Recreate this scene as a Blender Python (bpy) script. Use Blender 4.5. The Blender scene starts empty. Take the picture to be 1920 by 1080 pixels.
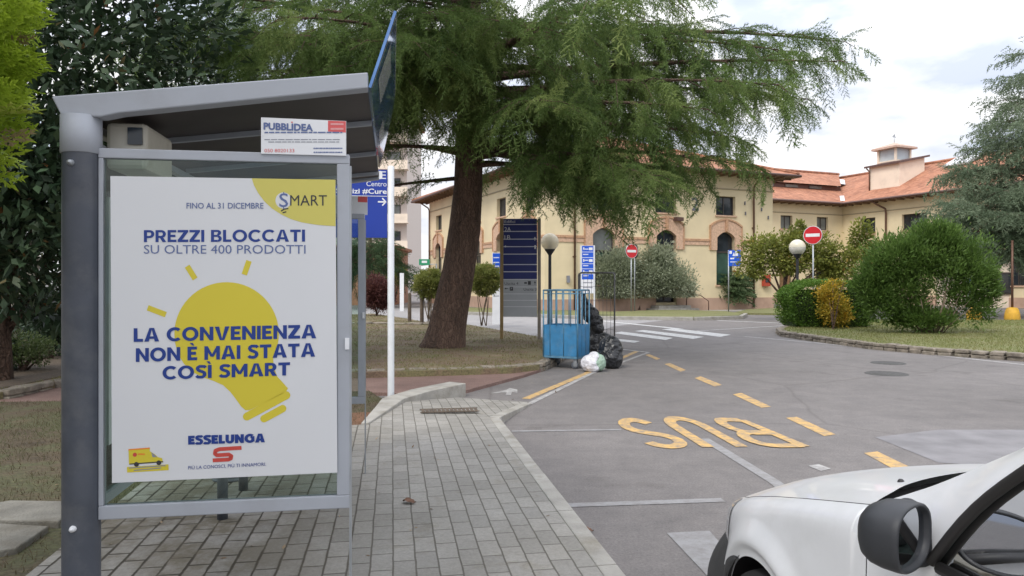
import bpy, bmesh, math, random
import numpy as np
from mathutils import Vector, Matrix, noise as mnoise

# ------------------------------------------------------------------ camera, sky, sun
SC = bpy.context.scene
COL = SC.collection
F, CX, HY, CZ = 1387.0, 960.0, 530.0, 1.70       # focal length in photo pixels, centre, horizon, eye height
cam_d = bpy.data.cameras.new('camera'); cam = bpy.data.objects.new('camera', cam_d); COL.objects.link(cam)
cam.location = (0, 0, CZ); cam.rotation_euler = (math.radians(90), 0, 0)
cam_d.sensor_width = 36.0; cam_d.lens = 36.0 * F / 1920.0
cam_d.shift_y = -(540 - HY) / 1920.0
cam_d.clip_start = 0.05; cam_d.clip_end = 3000
SC.camera = cam

SUN_EL, SUN_AZ = math.radians(50), math.radians(-148)      # azimuth measured from +Y towards +X
world = bpy.data.worlds.new("World"); SC.world = world; world.use_nodes = True
wn, wl = world.node_tree.nodes, world.node_tree.links
wn.clear()
w_out = wn.new('ShaderNodeOutputWorld'); w_bg = wn.new('ShaderNodeBackground'); w_bg.inputs['Strength'].default_value = 0.12
w_sky = wn.new('ShaderNodeTexSky'); w_sky.sky_type = 'NISHITA'; w_sky.sun_disc = False
w_sky.sun_elevation = SUN_EL; w_sky.sun_rotation = SUN_AZ; w_sky.dust_density = 2.0
w_tc = wn.new('ShaderNodeTexCoord'); w_map = wn.new('ShaderNodeMapping'); w_map.inputs['Scale'].default_value = (1.0, 1.0, 2.4)
w_map.inputs['Location'].default_value = (3.1, 0.4, 0.2)
wl.new(w_tc.outputs['Generated'], w_map.inputs['Vector'])
w_no = wn.new('ShaderNodeTexNoise'); w_no.inputs['Scale'].default_value = 2.2; w_no.inputs['Detail'].default_value = 6; w_no.inputs['Roughness'].default_value = 0.5
wl.new(w_map.outputs['Vector'], w_no.inputs['Vector'])
w_cr = wn.new('ShaderNodeValToRGB'); w_cr.color_ramp.elements[0].position = 0.22; w_cr.color_ramp.elements[1].position = 0.44
w_cr.color_ramp.elements[0].color = (0.25, 0.25, 0.25, 1); w_cr.color_ramp.elements[1].color = (1, 1, 1, 1)
wl.new(w_no.outputs['Fac'], w_cr.inputs['Fac'])
w_no2 = wn.new('ShaderNodeTexNoise'); w_no2.inputs['Scale'].default_value = 4.2; w_no2.inputs['Detail'].default_value = 7
wl.new(w_map.outputs['Vector'], w_no2.inputs['Vector'])
w_cc = wn.new('ShaderNodeValToRGB')
w_cc.color_ramp.elements[0].position = 0.42; w_cc.color_ramp.elements[0].color = (5.1, 5.6, 6.8, 1)
w_cc.color_ramp.elements[1].position = 0.54; w_cc.color_ramp.elements[1].color = (8.2, 8.2, 8.35, 1)
wl.new(w_no2.outputs['Fac'], w_cc.inputs['Fac'])
w_mix = wn.new('ShaderNodeMix'); w_mix.data_type = 'RGBA'
wl.new(w_cr.outputs['Color'], w_mix.inputs[0]); wl.new(w_sky.outputs['Color'], w_mix.inputs[6]); wl.new(w_cc.outputs['Color'], w_mix.inputs[7])
w_sx = wn.new('ShaderNodeSeparateXYZ'); wl.new(w_tc.outputs['Generated'], w_sx.inputs[0])
w_mr = wn.new('ShaderNodeMapRange'); w_mr.inputs[1].default_value = 0.0; w_mr.inputs[2].default_value = 0.9; w_mr.inputs[3].default_value = 0.66; w_mr.inputs[4].default_value = 1.6
wl.new(w_sx.outputs['Z'], w_mr.inputs[0])           # an overcast sky is brightest overhead
w_vm = wn.new('ShaderNodeVectorMath'); w_vm.operation = 'SCALE'; wl.new(w_mix.outputs[2], w_vm.inputs[0]); wl.new(w_mr.outputs[0], w_vm.inputs['Scale'])
wl.new(w_vm.outputs[0], w_bg.inputs['Color']); wl.new(w_bg.outputs['Background'], w_out.inputs['Surface'])

sun_d = bpy.data.lights.new('sun', 'SUN'); sun = bpy.data.objects.new('sun', sun_d); COL.objects.link(sun)
sun_d.energy = 1.5; sun_d.angle = math.radians(18); sun_d.color = (1.0, 0.95, 0.87)
_sd = Vector((math.sin(SUN_AZ) * math.cos(SUN_EL), math.cos(SUN_AZ) * math.cos(SUN_EL), math.sin(SUN_EL)))
sun.rotation_euler = _sd.to_track_quat('Z', 'Y').to_euler(); sun.location = (0, 0, 40)
SC.view_settings.view_transform = 'Standard'; SC.view_settings.look = 'None'
SC.view_settings.exposure = 0.55; SC.view_settings.gamma = 1.0; SC.view_settings.use_curve_mapping = False
SC.render.engine = 'CYCLES'
SC.cycles.use_denoising = True
SC.cycles.max_bounces = 8; SC.cycles.transparent_max_bounces = 16

# ------------------------------------------------------------------ helpers
random.seed(11); RNG = np.random.default_rng(7)
TH = math.atan(225.0 / F)                       # the street runs 9.2 degrees left of the view
CT, ST = math.cos(TH), math.sin(TH)
OFF = {}

def LF(lat, fwd, z=0.0):                        # street frame (lateral, along, up) -> world
    return Vector((CT * lat - ST * fwd, ST * lat + CT * fwd, z))
def G(px, py, z=0.0):                           # ground point seen at a photo pixel
    d = (CZ - z) * F / (py - HY); return Vector(((px - CX) / F * d, d, z))
def A(px, py, d):                               # point at a depth
    return Vector(((px - CX) / F * d, d, CZ + (HY - py) / F * d))
def onplane(px, py, fwd):                       # photo pixel on the cross-street plane at fwd -> (lat, z)
    k = (px - CX) / F; lat = fwd * (ST + k * CT) / (CT - k * ST)
    return lat, CZ + (HY - py) / F * (ST * lat + CT * fwd)

def tag(o, label=None, cat=None, group=None, kind=None):
    if label: o['label'] = label
    if cat: o['category'] = cat
    if group: o['group'] = group
    if kind: o['kind'] = kind
    return o
def thing(name, label, cat, loc, rz=0.0, group=None, off=None):
    o = bpy.data.objects.new(name, None); COL.objects.link(o); o.empty_display_size = 0.2
    o.location = loc; o.rotation_euler = (0, 0, rz); tag(o, label, cat, group)
    OFF[o] = Vector(off) if off is not None else Vector((0, 0, 0))
    return o
def street_thing(name, label, cat, lat, fwd, z=0.0, group=None):    # parts are given in street coordinates
    return thing(name, label, cat, LF(lat, fwd, z), TH, group, (lat, fwd, z))
def wthing(name, label, cat, loc, group=None):                      # parts are given in world coordinates
    return thing(name, label, cat, loc, 0.0, group, loc)
def copy_tree(o, parent=None):
    c = o.copy(); COL.objects.link(c)
    if parent: c.parent = parent
    for ch in list(o.children): copy_tree(ch, c)
    return c

class MB:
    def __init__(s): s.v = []; s.f = []; s.m = []; s.s = []
    def add(s, vs, fs, mi=0, smooth=False):
        b = len(s.v); s.v.extend([tuple(p) for p in vs])
        for f in fs: s.f.append([i + b for i in f]); s.m.append(mi); s.s.append(smooth)
        return s
    def boxb(s, x0, x1, y0, y1, z0, z1, mi=0, M=None):
        vs = [Vector(p) for p in ((x0,y0,z0),(x1,y0,z0),(x1,y1,z0),(x0,y1,z0),(x0,y0,z1),(x1,y0,z1),(x1,y1,z1),(x0,y1,z1))]
        if M is not None: vs = [M @ p for p in vs]
        return s.add(vs, [(3,2,1,0),(4,5,6,7),(0,1,5,4),(1,2,6,5),(2,3,7,6),(3,0,4,7)], mi)
    def box(s, c, size, rz=0.0, mi=0):
        M = Matrix.Translation(Vector(c)) @ Matrix.Rotation(rz, 4, 'Z'); a, b, h = size[0]/2, size[1]/2, size[2]/2
        return s.boxb(-a, a, -b, b, -h, h, mi, M)
    def prism(s, poly, z0, z1, mi=0, mtop=None, M=None):
        n = len(poly)
        ar = sum(poly[i][0]*poly[(i+1)%n][1]-poly[(i+1)%n][0]*poly[i][1] for i in range(n))
        if ar < 0: poly = poly[::-1]
        vs = [Vector((p[0], p[1], z0)) for p in poly] + [Vector((p[0], p[1], z1)) for p in poly]
        if M is not None: vs = [M @ p for p in vs]
        b = len(s.v)
        s.add(vs, [tuple(range(n))[::-1]] + [(i, (i+1)%n, n+(i+1)%n, n+i) for i in range(n)], mi)
        s.f.append([b + n + i for i in range(n)]); s.m.append(mi if mtop is None else mtop); s.s.append(False)
        return s
    def tube(s, pts, r, n=8, mi=0, caps=True):
        pts = [Vector(p) for p in pts]; m = len(pts)
        rr = [r]*m if not hasattr(r, '__len__') else list(r)
        vs = []; prev = None
        for i, p in enumerate(pts):
            t = (pts[min(i+1, m-1)] - pts[max(i-1, 0)]).normalized()
            if prev is None:
                a = Vector((0,0,1)) if abs(t.z) < .9 else Vector((1,0,0)); u = t.cross(a).normalized()
            else:
                u = (prev - t * prev.dot(t)).normalized()
            prev = u; w = t.cross(u)
            for k in range(n):
                an = 2*math.pi*k/n; vs.append(p + (u*math.cos(an) + w*math.sin(an))*rr[i])
        fs = [(i*n+k, i*n+(k+1)%n, (i+1)*n+(k+1)%n, (i+1)*n+k) for i in range(m-1) for k in range(n)]
        s.add(vs, fs, mi, True)
        if caps:
            b = len(s.v) - len(vs)
            s.f.append([b+k for k in range(n)][::-1]); s.m.append(mi); s.s.append(False)
            s.f.append([b+(m-1)*n+k for k in range(n)]); s.m.append(mi); s.s.append(False)
        return s
    def lathe(s, prof, n=16, c=(0,0,0), mi=0, M=None):
        vs = []
        for r, z in prof:
            for k in range(n):
                an = 2*math.pi*k/n; p = Vector((r*math.cos(an), r*math.sin(an), z))
                vs.append((M @ p if M is not None else p) + Vector(c))
        m = len(prof)
        return s.add(vs, [(i*n+k, i*n+(k+1)%n, (i+1)*n+(k+1)%n, (i+1)*n+k) for i in range(m-1) for k in range(n)], mi, True)
    def grid(s, P, mi=0, smooth=True, flip=False):               # P[i][j] of points
        a, b = len(P), len(P[0]); vs = [p for row in P for p in row]
        fs = [(i*b+j, (i+1)*b+j, (i+1)*b+j+1, i*b+j+1) for i in range(a-1) for j in range(b-1)]
        if flip: fs = [f[::-1] for f in fs]
        return s.add(vs, fs, mi, smooth)
    def build(s, name, mats, parent=None, bevel=0.0, kind=None):
        if not isinstance(mats, (list, tuple)): mats = [mats]
        me = bpy.data.meshes.new(name)
        off = OFF.get(parent, Vector((0,0,0))) if parent is not None else Vector((0,0,0))
        me.from_pydata([(p[0]-off[0], p[1]-off[1], p[2]-off[2]) for p in s.v], [], s.f)
        for m in mats: me.materials.append(m)
        me.polygons.foreach_set('material_index', s.m); me.polygons.foreach_set('use_smooth', s.s); me.update()
        o = bpy.data.objects.new(name, me); COL.objects.link(o)
        if parent is not None: o.parent = parent; OFF[o] = off
        if bevel > 0:
            b = o.modifiers.new('bevel', 'BEVEL'); b.width = bevel; b.segments = 2; b.limit_method = 'ANGLE'; b.angle_limit = math.radians(40)
        if kind: o['kind'] = kind
        return o

def arr_mesh(name, V, Fa, mat, parent=None, tint=None, smooth=False):
    V = np.asarray(V, dtype=np.float32); Fa = np.asarray(Fa, dtype=np.int32); k = Fa.shape[1]
    if parent is not None: V = V - np.array(OFF[parent], dtype=np.float32)
    me = bpy.data.meshes.new(name)
    me.vertices.add(len(V)); me.vertices.foreach_set('co', V.ravel())
    me.loops.add(Fa.size); me.loops.foreach_set('vertex_index', Fa.ravel())
    me.polygons.add(len(Fa)); me.polygons.foreach_set('loop_start', np.arange(0, Fa.size, k, dtype=np.int32))
    me.polygons.foreach_set('loop_total', np.full(len(Fa), k, dtype=np.int32))
    if smooth: me.polygons.foreach_set('use_smooth', np.ones(len(Fa), dtype=bool))
    me.update(calc_edges=True)
    if tint is not None:
        at = me.attributes.new('tint', 'FLOAT', 'POINT'); at.data.foreach_set('value', np.asarray(tint, dtype=np.float32))
    me.materials.append(mat)
    o = bpy.data.objects.new(name, me); COL.objects.link(o)
    if parent is not None: o.parent = parent; OFF[o] = OFF[parent]
    return o

# ------------------------------------------------------------------ text as flat polygons
_TX = {}
def text_polys(body, bold=0.0):
    key = (body, bold)
    if key in _TX: return _TX[key]
    cu = bpy.data.curves.new('lettering', 'FONT'); cu.body = body; cu.offset = bold; cu.size = 1.0; cu.resolution_u = 3
    ob = bpy.data.objects.new('lettering', cu); COL.objects.link(ob)
    dg = bpy.context.evaluated_depsgraph_get(); ev = ob.evaluated_get(dg); me = ev.to_mesh()
    vs = [(v.co.x, v.co.y) for v in me.vertices]; fs = [tuple(p.vertices) for p in me.polygons]
    ev.to_mesh_clear(); bpy.data.objects.remove(ob); bpy.data.curves.remove(cu)
    _TX[key] = (vs, fs); return vs, fs
def cap_h(bold=0.0):
    vs, _ = text_polys('H', bold); ys = [p[1] for p in vs]; return min(ys), max(ys)

def bold_shifts(b):
    if b <= 0: return [(0, 0)]
    b *= .62; return [(0,0)] + [(b*math.cos(a), b*math.sin(a)) for a in [i*math.pi/4 for i in range(8)]]
class Flat:
    """flat artwork on a plane: fn maps design (x, y, layer) to a local point"""
    def __init__(s, mb, fn): s.mb = mb; s.fn = fn
    def poly(s, pts, mi, layer=1):
        n = len(pts); vs = [s.fn(p[0], p[1], layer) for p in pts]
        s.mb.add(vs, [tuple(range(n))], mi)
    def rect(s, x0, y0, x1, y1, mi, layer=1): s.poly([(x0,y0),(x1,y0),(x1,y1),(x0,y1)], mi, layer)
    def disc(s, cx, cy, r, mi, layer=1, n=28, ry=None):
        ry = r if ry is None else ry
        s.poly([(cx+r*math.cos(2*math.pi*k/n), cy+ry*math.sin(2*math.pi*k/n)) for k in range(n)], mi, layer)
    def stroke(s, pts, w, mi, layer=1):
        for a, b in zip(pts[:-1], pts[1:]):
            dx, dy = b[0]-a[0], b[1]-a[1]; L = math.hypot(dx, dy) or 1; nx, ny = -dy/L*w/2, dx/L*w/2
            s.poly([(a[0]+nx,a[1]+ny),(b[0]+nx,b[1]+ny),(b[0]-nx,b[1]-ny),(a[0]-nx,a[1]-ny)], mi, layer)
        for p in pts[1:-1]: s.disc(p[0], p[1], w/2, mi, layer+.15, 10)
    def text(s, body, x0, x1, base, cap, mi, layer=1, bold=0.0, down=True):
        bold_ = bold; bold = 0.0
        """fit text between x0 and x1, baseline at base, capital height cap; down: design y grows downwards"""
        vs, fs = text_polys(body, bold)
        if not vs: return
        xs = [p[0] for p in vs]; a, b = min(xs), max(xs); c0, c1 = cap_h(bold)
        if x1 is None: x1 = x0 + (b-a) * cap/(c1-c0)
        sx = (x1-x0)/(b-a); sy = cap/(c1-c0); sg = -1 if down else 1
        for q, (ox, oy) in enumerate(bold_shifts(bold_)): s.mb.add([s.fn(x0+(p[0]-a+ox)*sx, base + sg*(p[1]-c0+oy)*sy, layer+.06*q) for p in vs], fs, mi)
    def lines(s, x0, x1, y, h, mi, layer=1, seed=0):               # illegibly small print: word-sized dashes
        r = random.Random(seed); x = x0
        while x < x1:
            w = min((x1-x0)*r.uniform(.03, .1), x1-x); s.rect(x, y, x+w, y+h, mi, layer); x += w + (x1-x0)*.012

# ------------------------------------------------------------------ heavy geometric capitals for the poster
def _ring(cx, cy, rx, ry, tx, ty, a0, a1, n=22):
    out = []
    for i in range(n):
        a, b = [math.radians(a0+(a1-a0)*(i+k)/n) for k in (0, 1)]
        out.append([(cx+rx*math.cos(a), cy+ry*math.sin(a)), (cx+rx*math.cos(b), cy+ry*math.sin(b)), (cx+(rx-tx)*math.cos(b), cy+(ry-ty)*math.sin(b)), (cx+(rx-tx)*math.cos(a), cy+(ry-ty)*math.sin(a))])
    return out
def _r(x0, y0, x1, y1): return [(x0,y0),(x1,y0),(x1,y1),(x0,y1)]
def cap_glyph(ch, w):
    """list of (layer, polygons) and the advance width of a capital of height 1 and stroke w"""
    h = w*1.16; t = w*.92
    if ch == ' ': return .30, []
    if ch == 'I': return w, [[_r(0,0,w,1)]]
    if ch == 'Ì': return w, [[_r(0,0,w,1)], [[(-.10,1.28),(.10,1.28),(.20,1.08),(.06,1.08)]]]
    if ch == 'L': return .58, [[_r(0,0,w,1)], [_r(w,0,.58,t)]]
    if ch in 'EÈ':
        g = [[_r(0,0,w,1)], [_r(w,0,.62,t), _r(w,1-t,.61,1), _r(w,.5-t/2+.01,.55,.5+t/2+.01)]]
        if ch == 'È': g.append([[(.14,1.28),(.34,1.28),(.44,1.08),(.30,1.08)]])
        return .62, g
    if ch == 'T': return .74, [[_r(0,1-t,.74,1)], [_r(.37-w/2,0,.37+w/2,1-t)]]
    if ch == 'A': W = .92; c = W/2; return W, [[[(0,0),(h,0),(c+.02,1),(c-h*.52,1)]], [[(W-h,0),(W,0),(c+h*.52,1),(c-.02,1)]], [_r(.2,.20,W-.2,.20+t*.85)]]
    if ch == 'V': W = .92; c = W/2; return W, [[[(0,1),(h,1),(c+.02,0),(c-h*.52,0)]], [[(W-h,1),(W,1),(c+h*.52,0),(c-.02,0)]]]
    if ch == 'N': W = .84; return W, [[_r(0,0,w,1), _r(W-w,0,W,1)], [[(0,1),(w*.95,1),(W,0),(W-w*.95,0)]]]
    if ch == 'M': W = 1.0; c = W/2; return W, [[_r(0,0,w,1), _r(W-w,0,W,1)], [[(0,1),(w*.9,1),(c+w*.42,.22),(c-w*.42,.22)]], [[(W-w*.9,1),(W,1),(c+w*.42,.22),(c-w*.42,.22)]]]
    if ch == 'Z': W = .74; return W, [[_r(0,0,W,t), _r(0,1-t,W,1)], [[(0,t*.8),(h*1.2,t*.8),(W,1-t*.8),(W-h*1.2,1-t*.8)]]]
    if ch == 'O': return 1.02, [_ring(.51,.5,.51,.52,w,t,0,360,36)]
    if ch == 'C': return .88, [_ring(.51,.5,.51,.52,w,t,46,314,30)]
    if ch == 'G': return .94, [_ring(.51,.5,.51,.52,w,t,46,318,30), [_r(.94-w,.12,.94,.52)], [_r(.56,.52-t*.0,.94,.52+t*.75)]]
    if ch == 'U': return .82, [[_r(0,.4,w,1), _r(.82-w,.4,.82,1)], _ring(.41,.4,.41,.42,w,t,180,360,18)]
    if ch in 'PR':
        g = [[_r(0,0,w,1)], [_r(w,1-t*.95,.40,1), _r(w,.34,.40,.34+t*.9)], _ring(.40,.67,.33,.33,w,t*.92,-90,90,16)]
        if ch == 'R': g.append([[(.30,.36),(.30+h,.36),(.76,0),(.76-h*1.05,0)]])
        return (.76 if ch == 'R' else .73), g
    if ch == 'B': return .76, [[_r(0,0,w,1)], [_r(w,1-t*.85,.44,1), _r(w,.5-t*.4,.46,.5+t*.42), _r(w,0,.46,t*.85)], _ring(.44,.76,.27,.24,w,t*.85,-90,90,14), _ring(.47,.27,.29,.27,w,t*.85,-90,90,14)]
    if ch == 'S':
        c = [(.64,.80),(.56,.90),(.42,.955-t*.22),(.26,.93-t*.1),(.155,.83),(.13,.73),(.18,.63),(.30,.555),(.44,.50),(.55,.42),(.585,.30),(.545,.18),(.44,.09),(.30,.05+t*.18),(.16,.10),(.06,.20)]
        P = []; n = len(c); L, R = [], []
        for i in range(n):
            a, b = c[max(0,i-1)], c[min(n-1,i+1)]; d = math.hypot(b[0]-a[0], b[1]-a[1]); nx, ny = -(b[1]-a[1])/d*w*.5, (b[0]-a[0])/d*t*.5
            L.append((c[i][0]+nx, c[i][1]+ny)); R.append((c[i][0]-nx, c[i][1]-ny))
        return .70, [[[L[i],L[i+1],R[i+1],R[i]] for i in range(n-1)]]
    return .6, []
def heavy_text(fl, body, x0, x1, b0, b1, cap, mi, layer, w=.235, gap=.085):
    gl = [cap_glyph(ch, w) for ch in body]; tot = sum(g[0] for g in gl) + gap*(len(gl)-1); sx = (x1-x0)/tot; x = 0.0
    for adv, parts in gl:
        for k, polys in enumerate(parts):
            for po in polys:
                ar = sum(po[i][0]*po[(i+1)%len(po)][1]-po[(i+1)%len(po)][0]*po[i][1] for i in range(len(po)))
                if ar < 0: po = po[::-1]
                fl.poly([(x0+(x+p[0])*sx, b0+(b1-b0)*(x+p[0])/tot - p[1]*cap) for p in po], mi, layer+.18*k)
        x += adv + gap

# ------------------------------------------------------------------ materials
MATS = {}
def nt(name):
    m = bpy.data.materials.new(name); m.use_nodes = True; n = m.node_tree.nodes; l = m.node_tree.links
    return m, n, l, n['Principled BSDF']
def mat(name, col, rough=0.6, metal=0.0, var=0.0, vscale=4.0, bump=0.0, bscale=60.0, dirt=None, dscale=1.5, damt=0.5, coat=0.0, spec=0.5):
    m, n, l, p = nt(name)
    p.inputs['Base Color'].default_value = (*col, 1); p.inputs['Roughness'].default_value = rough; p.inputs['Metallic'].default_value = metal
    p.inputs['Coat Weight'].default_value = coat; p.inputs['Specular IOR Level'].default_value = spec
    tc = n.new('ShaderNodeTexCoord'); cur = None
    if var > 0:
        no = n.new('ShaderNodeTexNoise'); no.inputs['Scale'].default_value = vscale; no.inputs['Detail'].default_value = 6; l.new(tc.outputs['Object'], no.inputs['Vector'])
        r = n.new('ShaderNodeValToRGB'); r.color_ramp.elements[0].position = .3; r.color_ramp.elements[1].position = .7
        r.color_ramp.elements[0].color = (*[c*(1-var) for c in col], 1); r.color_ramp.elements[1].color = (*[min(1, c*(1+var)) for c in col], 1)
        l.new(no.outputs['Fac'], r.inputs['Fac']); cur = r.outputs['Color']
    if dirt is not None:
        no = n.new('ShaderNodeTexNoise'); no.inputs['Scale'].default_value = dscale; no.inputs['Detail'].default_value = 8; no.inputs['Roughness'].default_value = .65; l.new(tc.outputs['Object'], no.inputs['Vector'])
        r = n.new('ShaderNodeValToRGB'); r.color_ramp.elements[0].position = .5; r.color_ramp.elements[1].position = .72
        r.color_ramp.elements[1].color = (damt, damt, damt, 1); r.color_ramp.elements[0].color = (0, 0, 0, 1); l.new(no.outputs['Fac'], r.inputs['Fac'])
        mx = n.new('ShaderNodeMix'); mx.data_type = 'RGBA'; l.new(r.outputs['Color'], mx.inputs[0])
        if cur is not None: l.new(cur, mx.inputs[6])
        else: mx.inputs[6].default_value = (*col, 1)
        mx.inputs[7].default_value = (*dirt, 1); cur = mx.outputs[2]
    if cur is not None: l.new(cur, p.inputs['Base Color'])
    if bump > 0:
        no = n.new('ShaderNodeTexNoise'); no.inputs['Scale'].default_value = bscale; no.inputs['Detail'].default_value = 4; l.new(tc.outputs['Object'], no.inputs['Vector'])
        b = n.new('ShaderNodeBump'); b.inputs['Strength'].default_value = bump; b.inputs['Distance'].default_value = .02; l.new(no.outputs['Fac'], b.inputs['Height']); l.new(b.outputs['Normal'], p.inputs['Normal'])
    MATS[name] = m; return m
def glass_mat(name, tint, refl=0.06, rough=0.0):
    m, n, l, p = nt(name); n.remove(p); out = n['Material Output']
    t = n.new('ShaderNodeBsdfTransparent'); t.inputs['Color'].default_value = (*tint, 1)
    g = n.new('ShaderNodeBsdfGlossy'); g.inputs['Roughness'].default_value = rough
    fr = n.new('ShaderNodeFresnel'); fr.inputs['IOR'].default_value = 1.5
    mx = n.new('ShaderNodeMixShader'); l.new(fr.outputs['Fac'], mx.inputs[0]); l.new(t.outputs[0], mx.inputs[1]); l.new(g.outputs[0], mx.inputs[2])
    l.new(mx.outputs[0], out.inputs['Surface']); MATS[name] = m; return m
def leaf_mat(name, c_dark, c_mid, c_light, trans=0.35, rough=0.55, accent=None):
    m, n, l, p = nt(name); out = n['Material Output']
    at = n.new('ShaderNodeAttribute'); at.attribute_name = 'tint'
    r = n.new('ShaderNodeValToRGB'); e = r.color_ramp.elements
    e[0].position = 0; e[0].color = (*c_dark, 1); e[1].position = .85 if accent else 1; e[1].color = (*c_light, 1)
    x = e.new(.5); x.color = (*c_mid, 1)
    if accent: y = e.new(.92); y.color = (*accent, 1)
    l.new(at.outputs['Fac'], r.inputs['Fac']); l.new(r.outputs['Color'], p.inputs['Base Color']); p.inputs['Roughness'].default_value = rough
    p.inputs['Specular IOR Level'].default_value = .3
    tr = n.new('ShaderNodeBsdfTranslucent'); l.new(r.outputs['Color'], tr.inputs['Color'])
    mx = n.new('ShaderNodeMixShader'); mx.inputs[0].default_value = trans; l.new(p.outputs[0], mx.inputs[1]); l.new(tr.outputs[0], mx.inputs[2])
    l.new(mx.outputs[0], out.inputs['Surface']); MATS[name] = m; return m

def asphalt_mat():
    m, n, l, p = nt('asphalt'); tc = n.new('ShaderNodeTexCoord')
    def no(sc, det=5, ro=.6):
        x = n.new('ShaderNodeTexNoise'); x.inputs['Scale'].default_value = sc; x.inputs['Detail'].default_value = det; x.inputs['Roughness'].default_value = ro; l.new(tc.outputs['Object'], x.inputs['Vector']); return x.outputs['Fac']
    def ramp(f, a, b, ca, cb):
        r = n.new('ShaderNodeValToRGB'); r.color_ramp.elements[0].position = a; r.color_ramp.elements[1].position = b; r.color_ramp.elements[0].color = (*ca, 1); r.color_ramp.elements[1].color = (*cb, 1); l.new(f, r.inputs['Fac']); return r.outputs['Color']
    def mul(a, b):
        x = n.new('ShaderNodeMix'); x.data_type = 'RGBA'; x.blend_type = 'MULTIPLY'; x.inputs[0].default_value = 1; l.new(a, x.inputs[6]); l.new(b, x.inputs[7]); return x.outputs[2]
    base = ramp(no(.35, 6), .3, .7, (.152, .141, .137), (.198, .184, .180))
    base = mul(base, ramp(no(2.5, 8, .7), .3, .75, (.78, .78, .79), (1.12, 1.11, 1.10)))
    base = mul(base, ramp(no(55, 4, .85), .3, .7, (.62, .62, .62), (1.36, 1.35, 1.34)))
    base = mul(base, ramp(no(14, 6, .8), .3, .7, (.88, .88, .88), (1.12, 1.12, 1.11)))
    vo = n.new('ShaderNodeTexVoronoi'); vo.feature = 'DISTANCE_TO_EDGE'; vo.inputs['Scale'].default_value = .22
    wv = n.new('ShaderNodeMix'); wv.data_type = 'RGBA'; wv.inputs[0].default_value = .12; l.new(tc.outputs['Object'], wv.inputs[6])
    nn = n.new('ShaderNodeTexNoise'); nn.inputs['Scale'].default_value = 1.3; nn.inputs['Detail'].default_value = 6; l.new(tc.outputs['Object'], nn.inputs['Vector']); l.new(nn.outputs['Color'], wv.inputs[7])
    l.new(wv.outputs[2], vo.inputs['Vector'])
    base = mul(base, ramp(vo.outputs['Distance'], .0, .006, (.78, .77, .76), (1, 1, 1)))
    base = mul(base, ramp(no(.9, 5, .6), .60, .70, (1, 1, 1), (.74, .73, .72)))
    l.new(base, p.inputs['Base Color']); p.inputs['Roughness'].default_value = .8
    b = n.new('ShaderNodeBump'); b.inputs['Strength'].default_value = .35; b.inputs['Distance'].default_value = .01; l.new(no(90, 3, .8), b.inputs['Height']); l.new(b.outputs['Normal'], p.inputs['Normal'])
    return m
def paint_mat(name, col, wear=.5, under=(.185, .173, .169)):
    m, n, l, p = nt(name); tc = n.new('ShaderNodeTexCoord')
    x = n.new('ShaderNodeTexNoise'); x.inputs['Scale'].default_value = 9; x.inputs['Detail'].default_value = 10; x.inputs['Roughness'].default_value = .75; l.new(tc.outputs['Object'], x.inputs['Vector'])
    r = n.new('ShaderNodeValToRGB'); r.color_ramp.elements[0].position = wear-.1; r.color_ramp.elements[1].position = wear+.16
    r.color_ramp.elements[0].color = (*under, 1); r.color_ramp.elements[1].color = (*col, 1)
    l.new(x.outputs['Fac'], r.inputs['Fac']); l.new(r.outputs['Color'], p.inputs['Base Color']); p.inputs['Roughness'].default_value = .75
    return m
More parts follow.
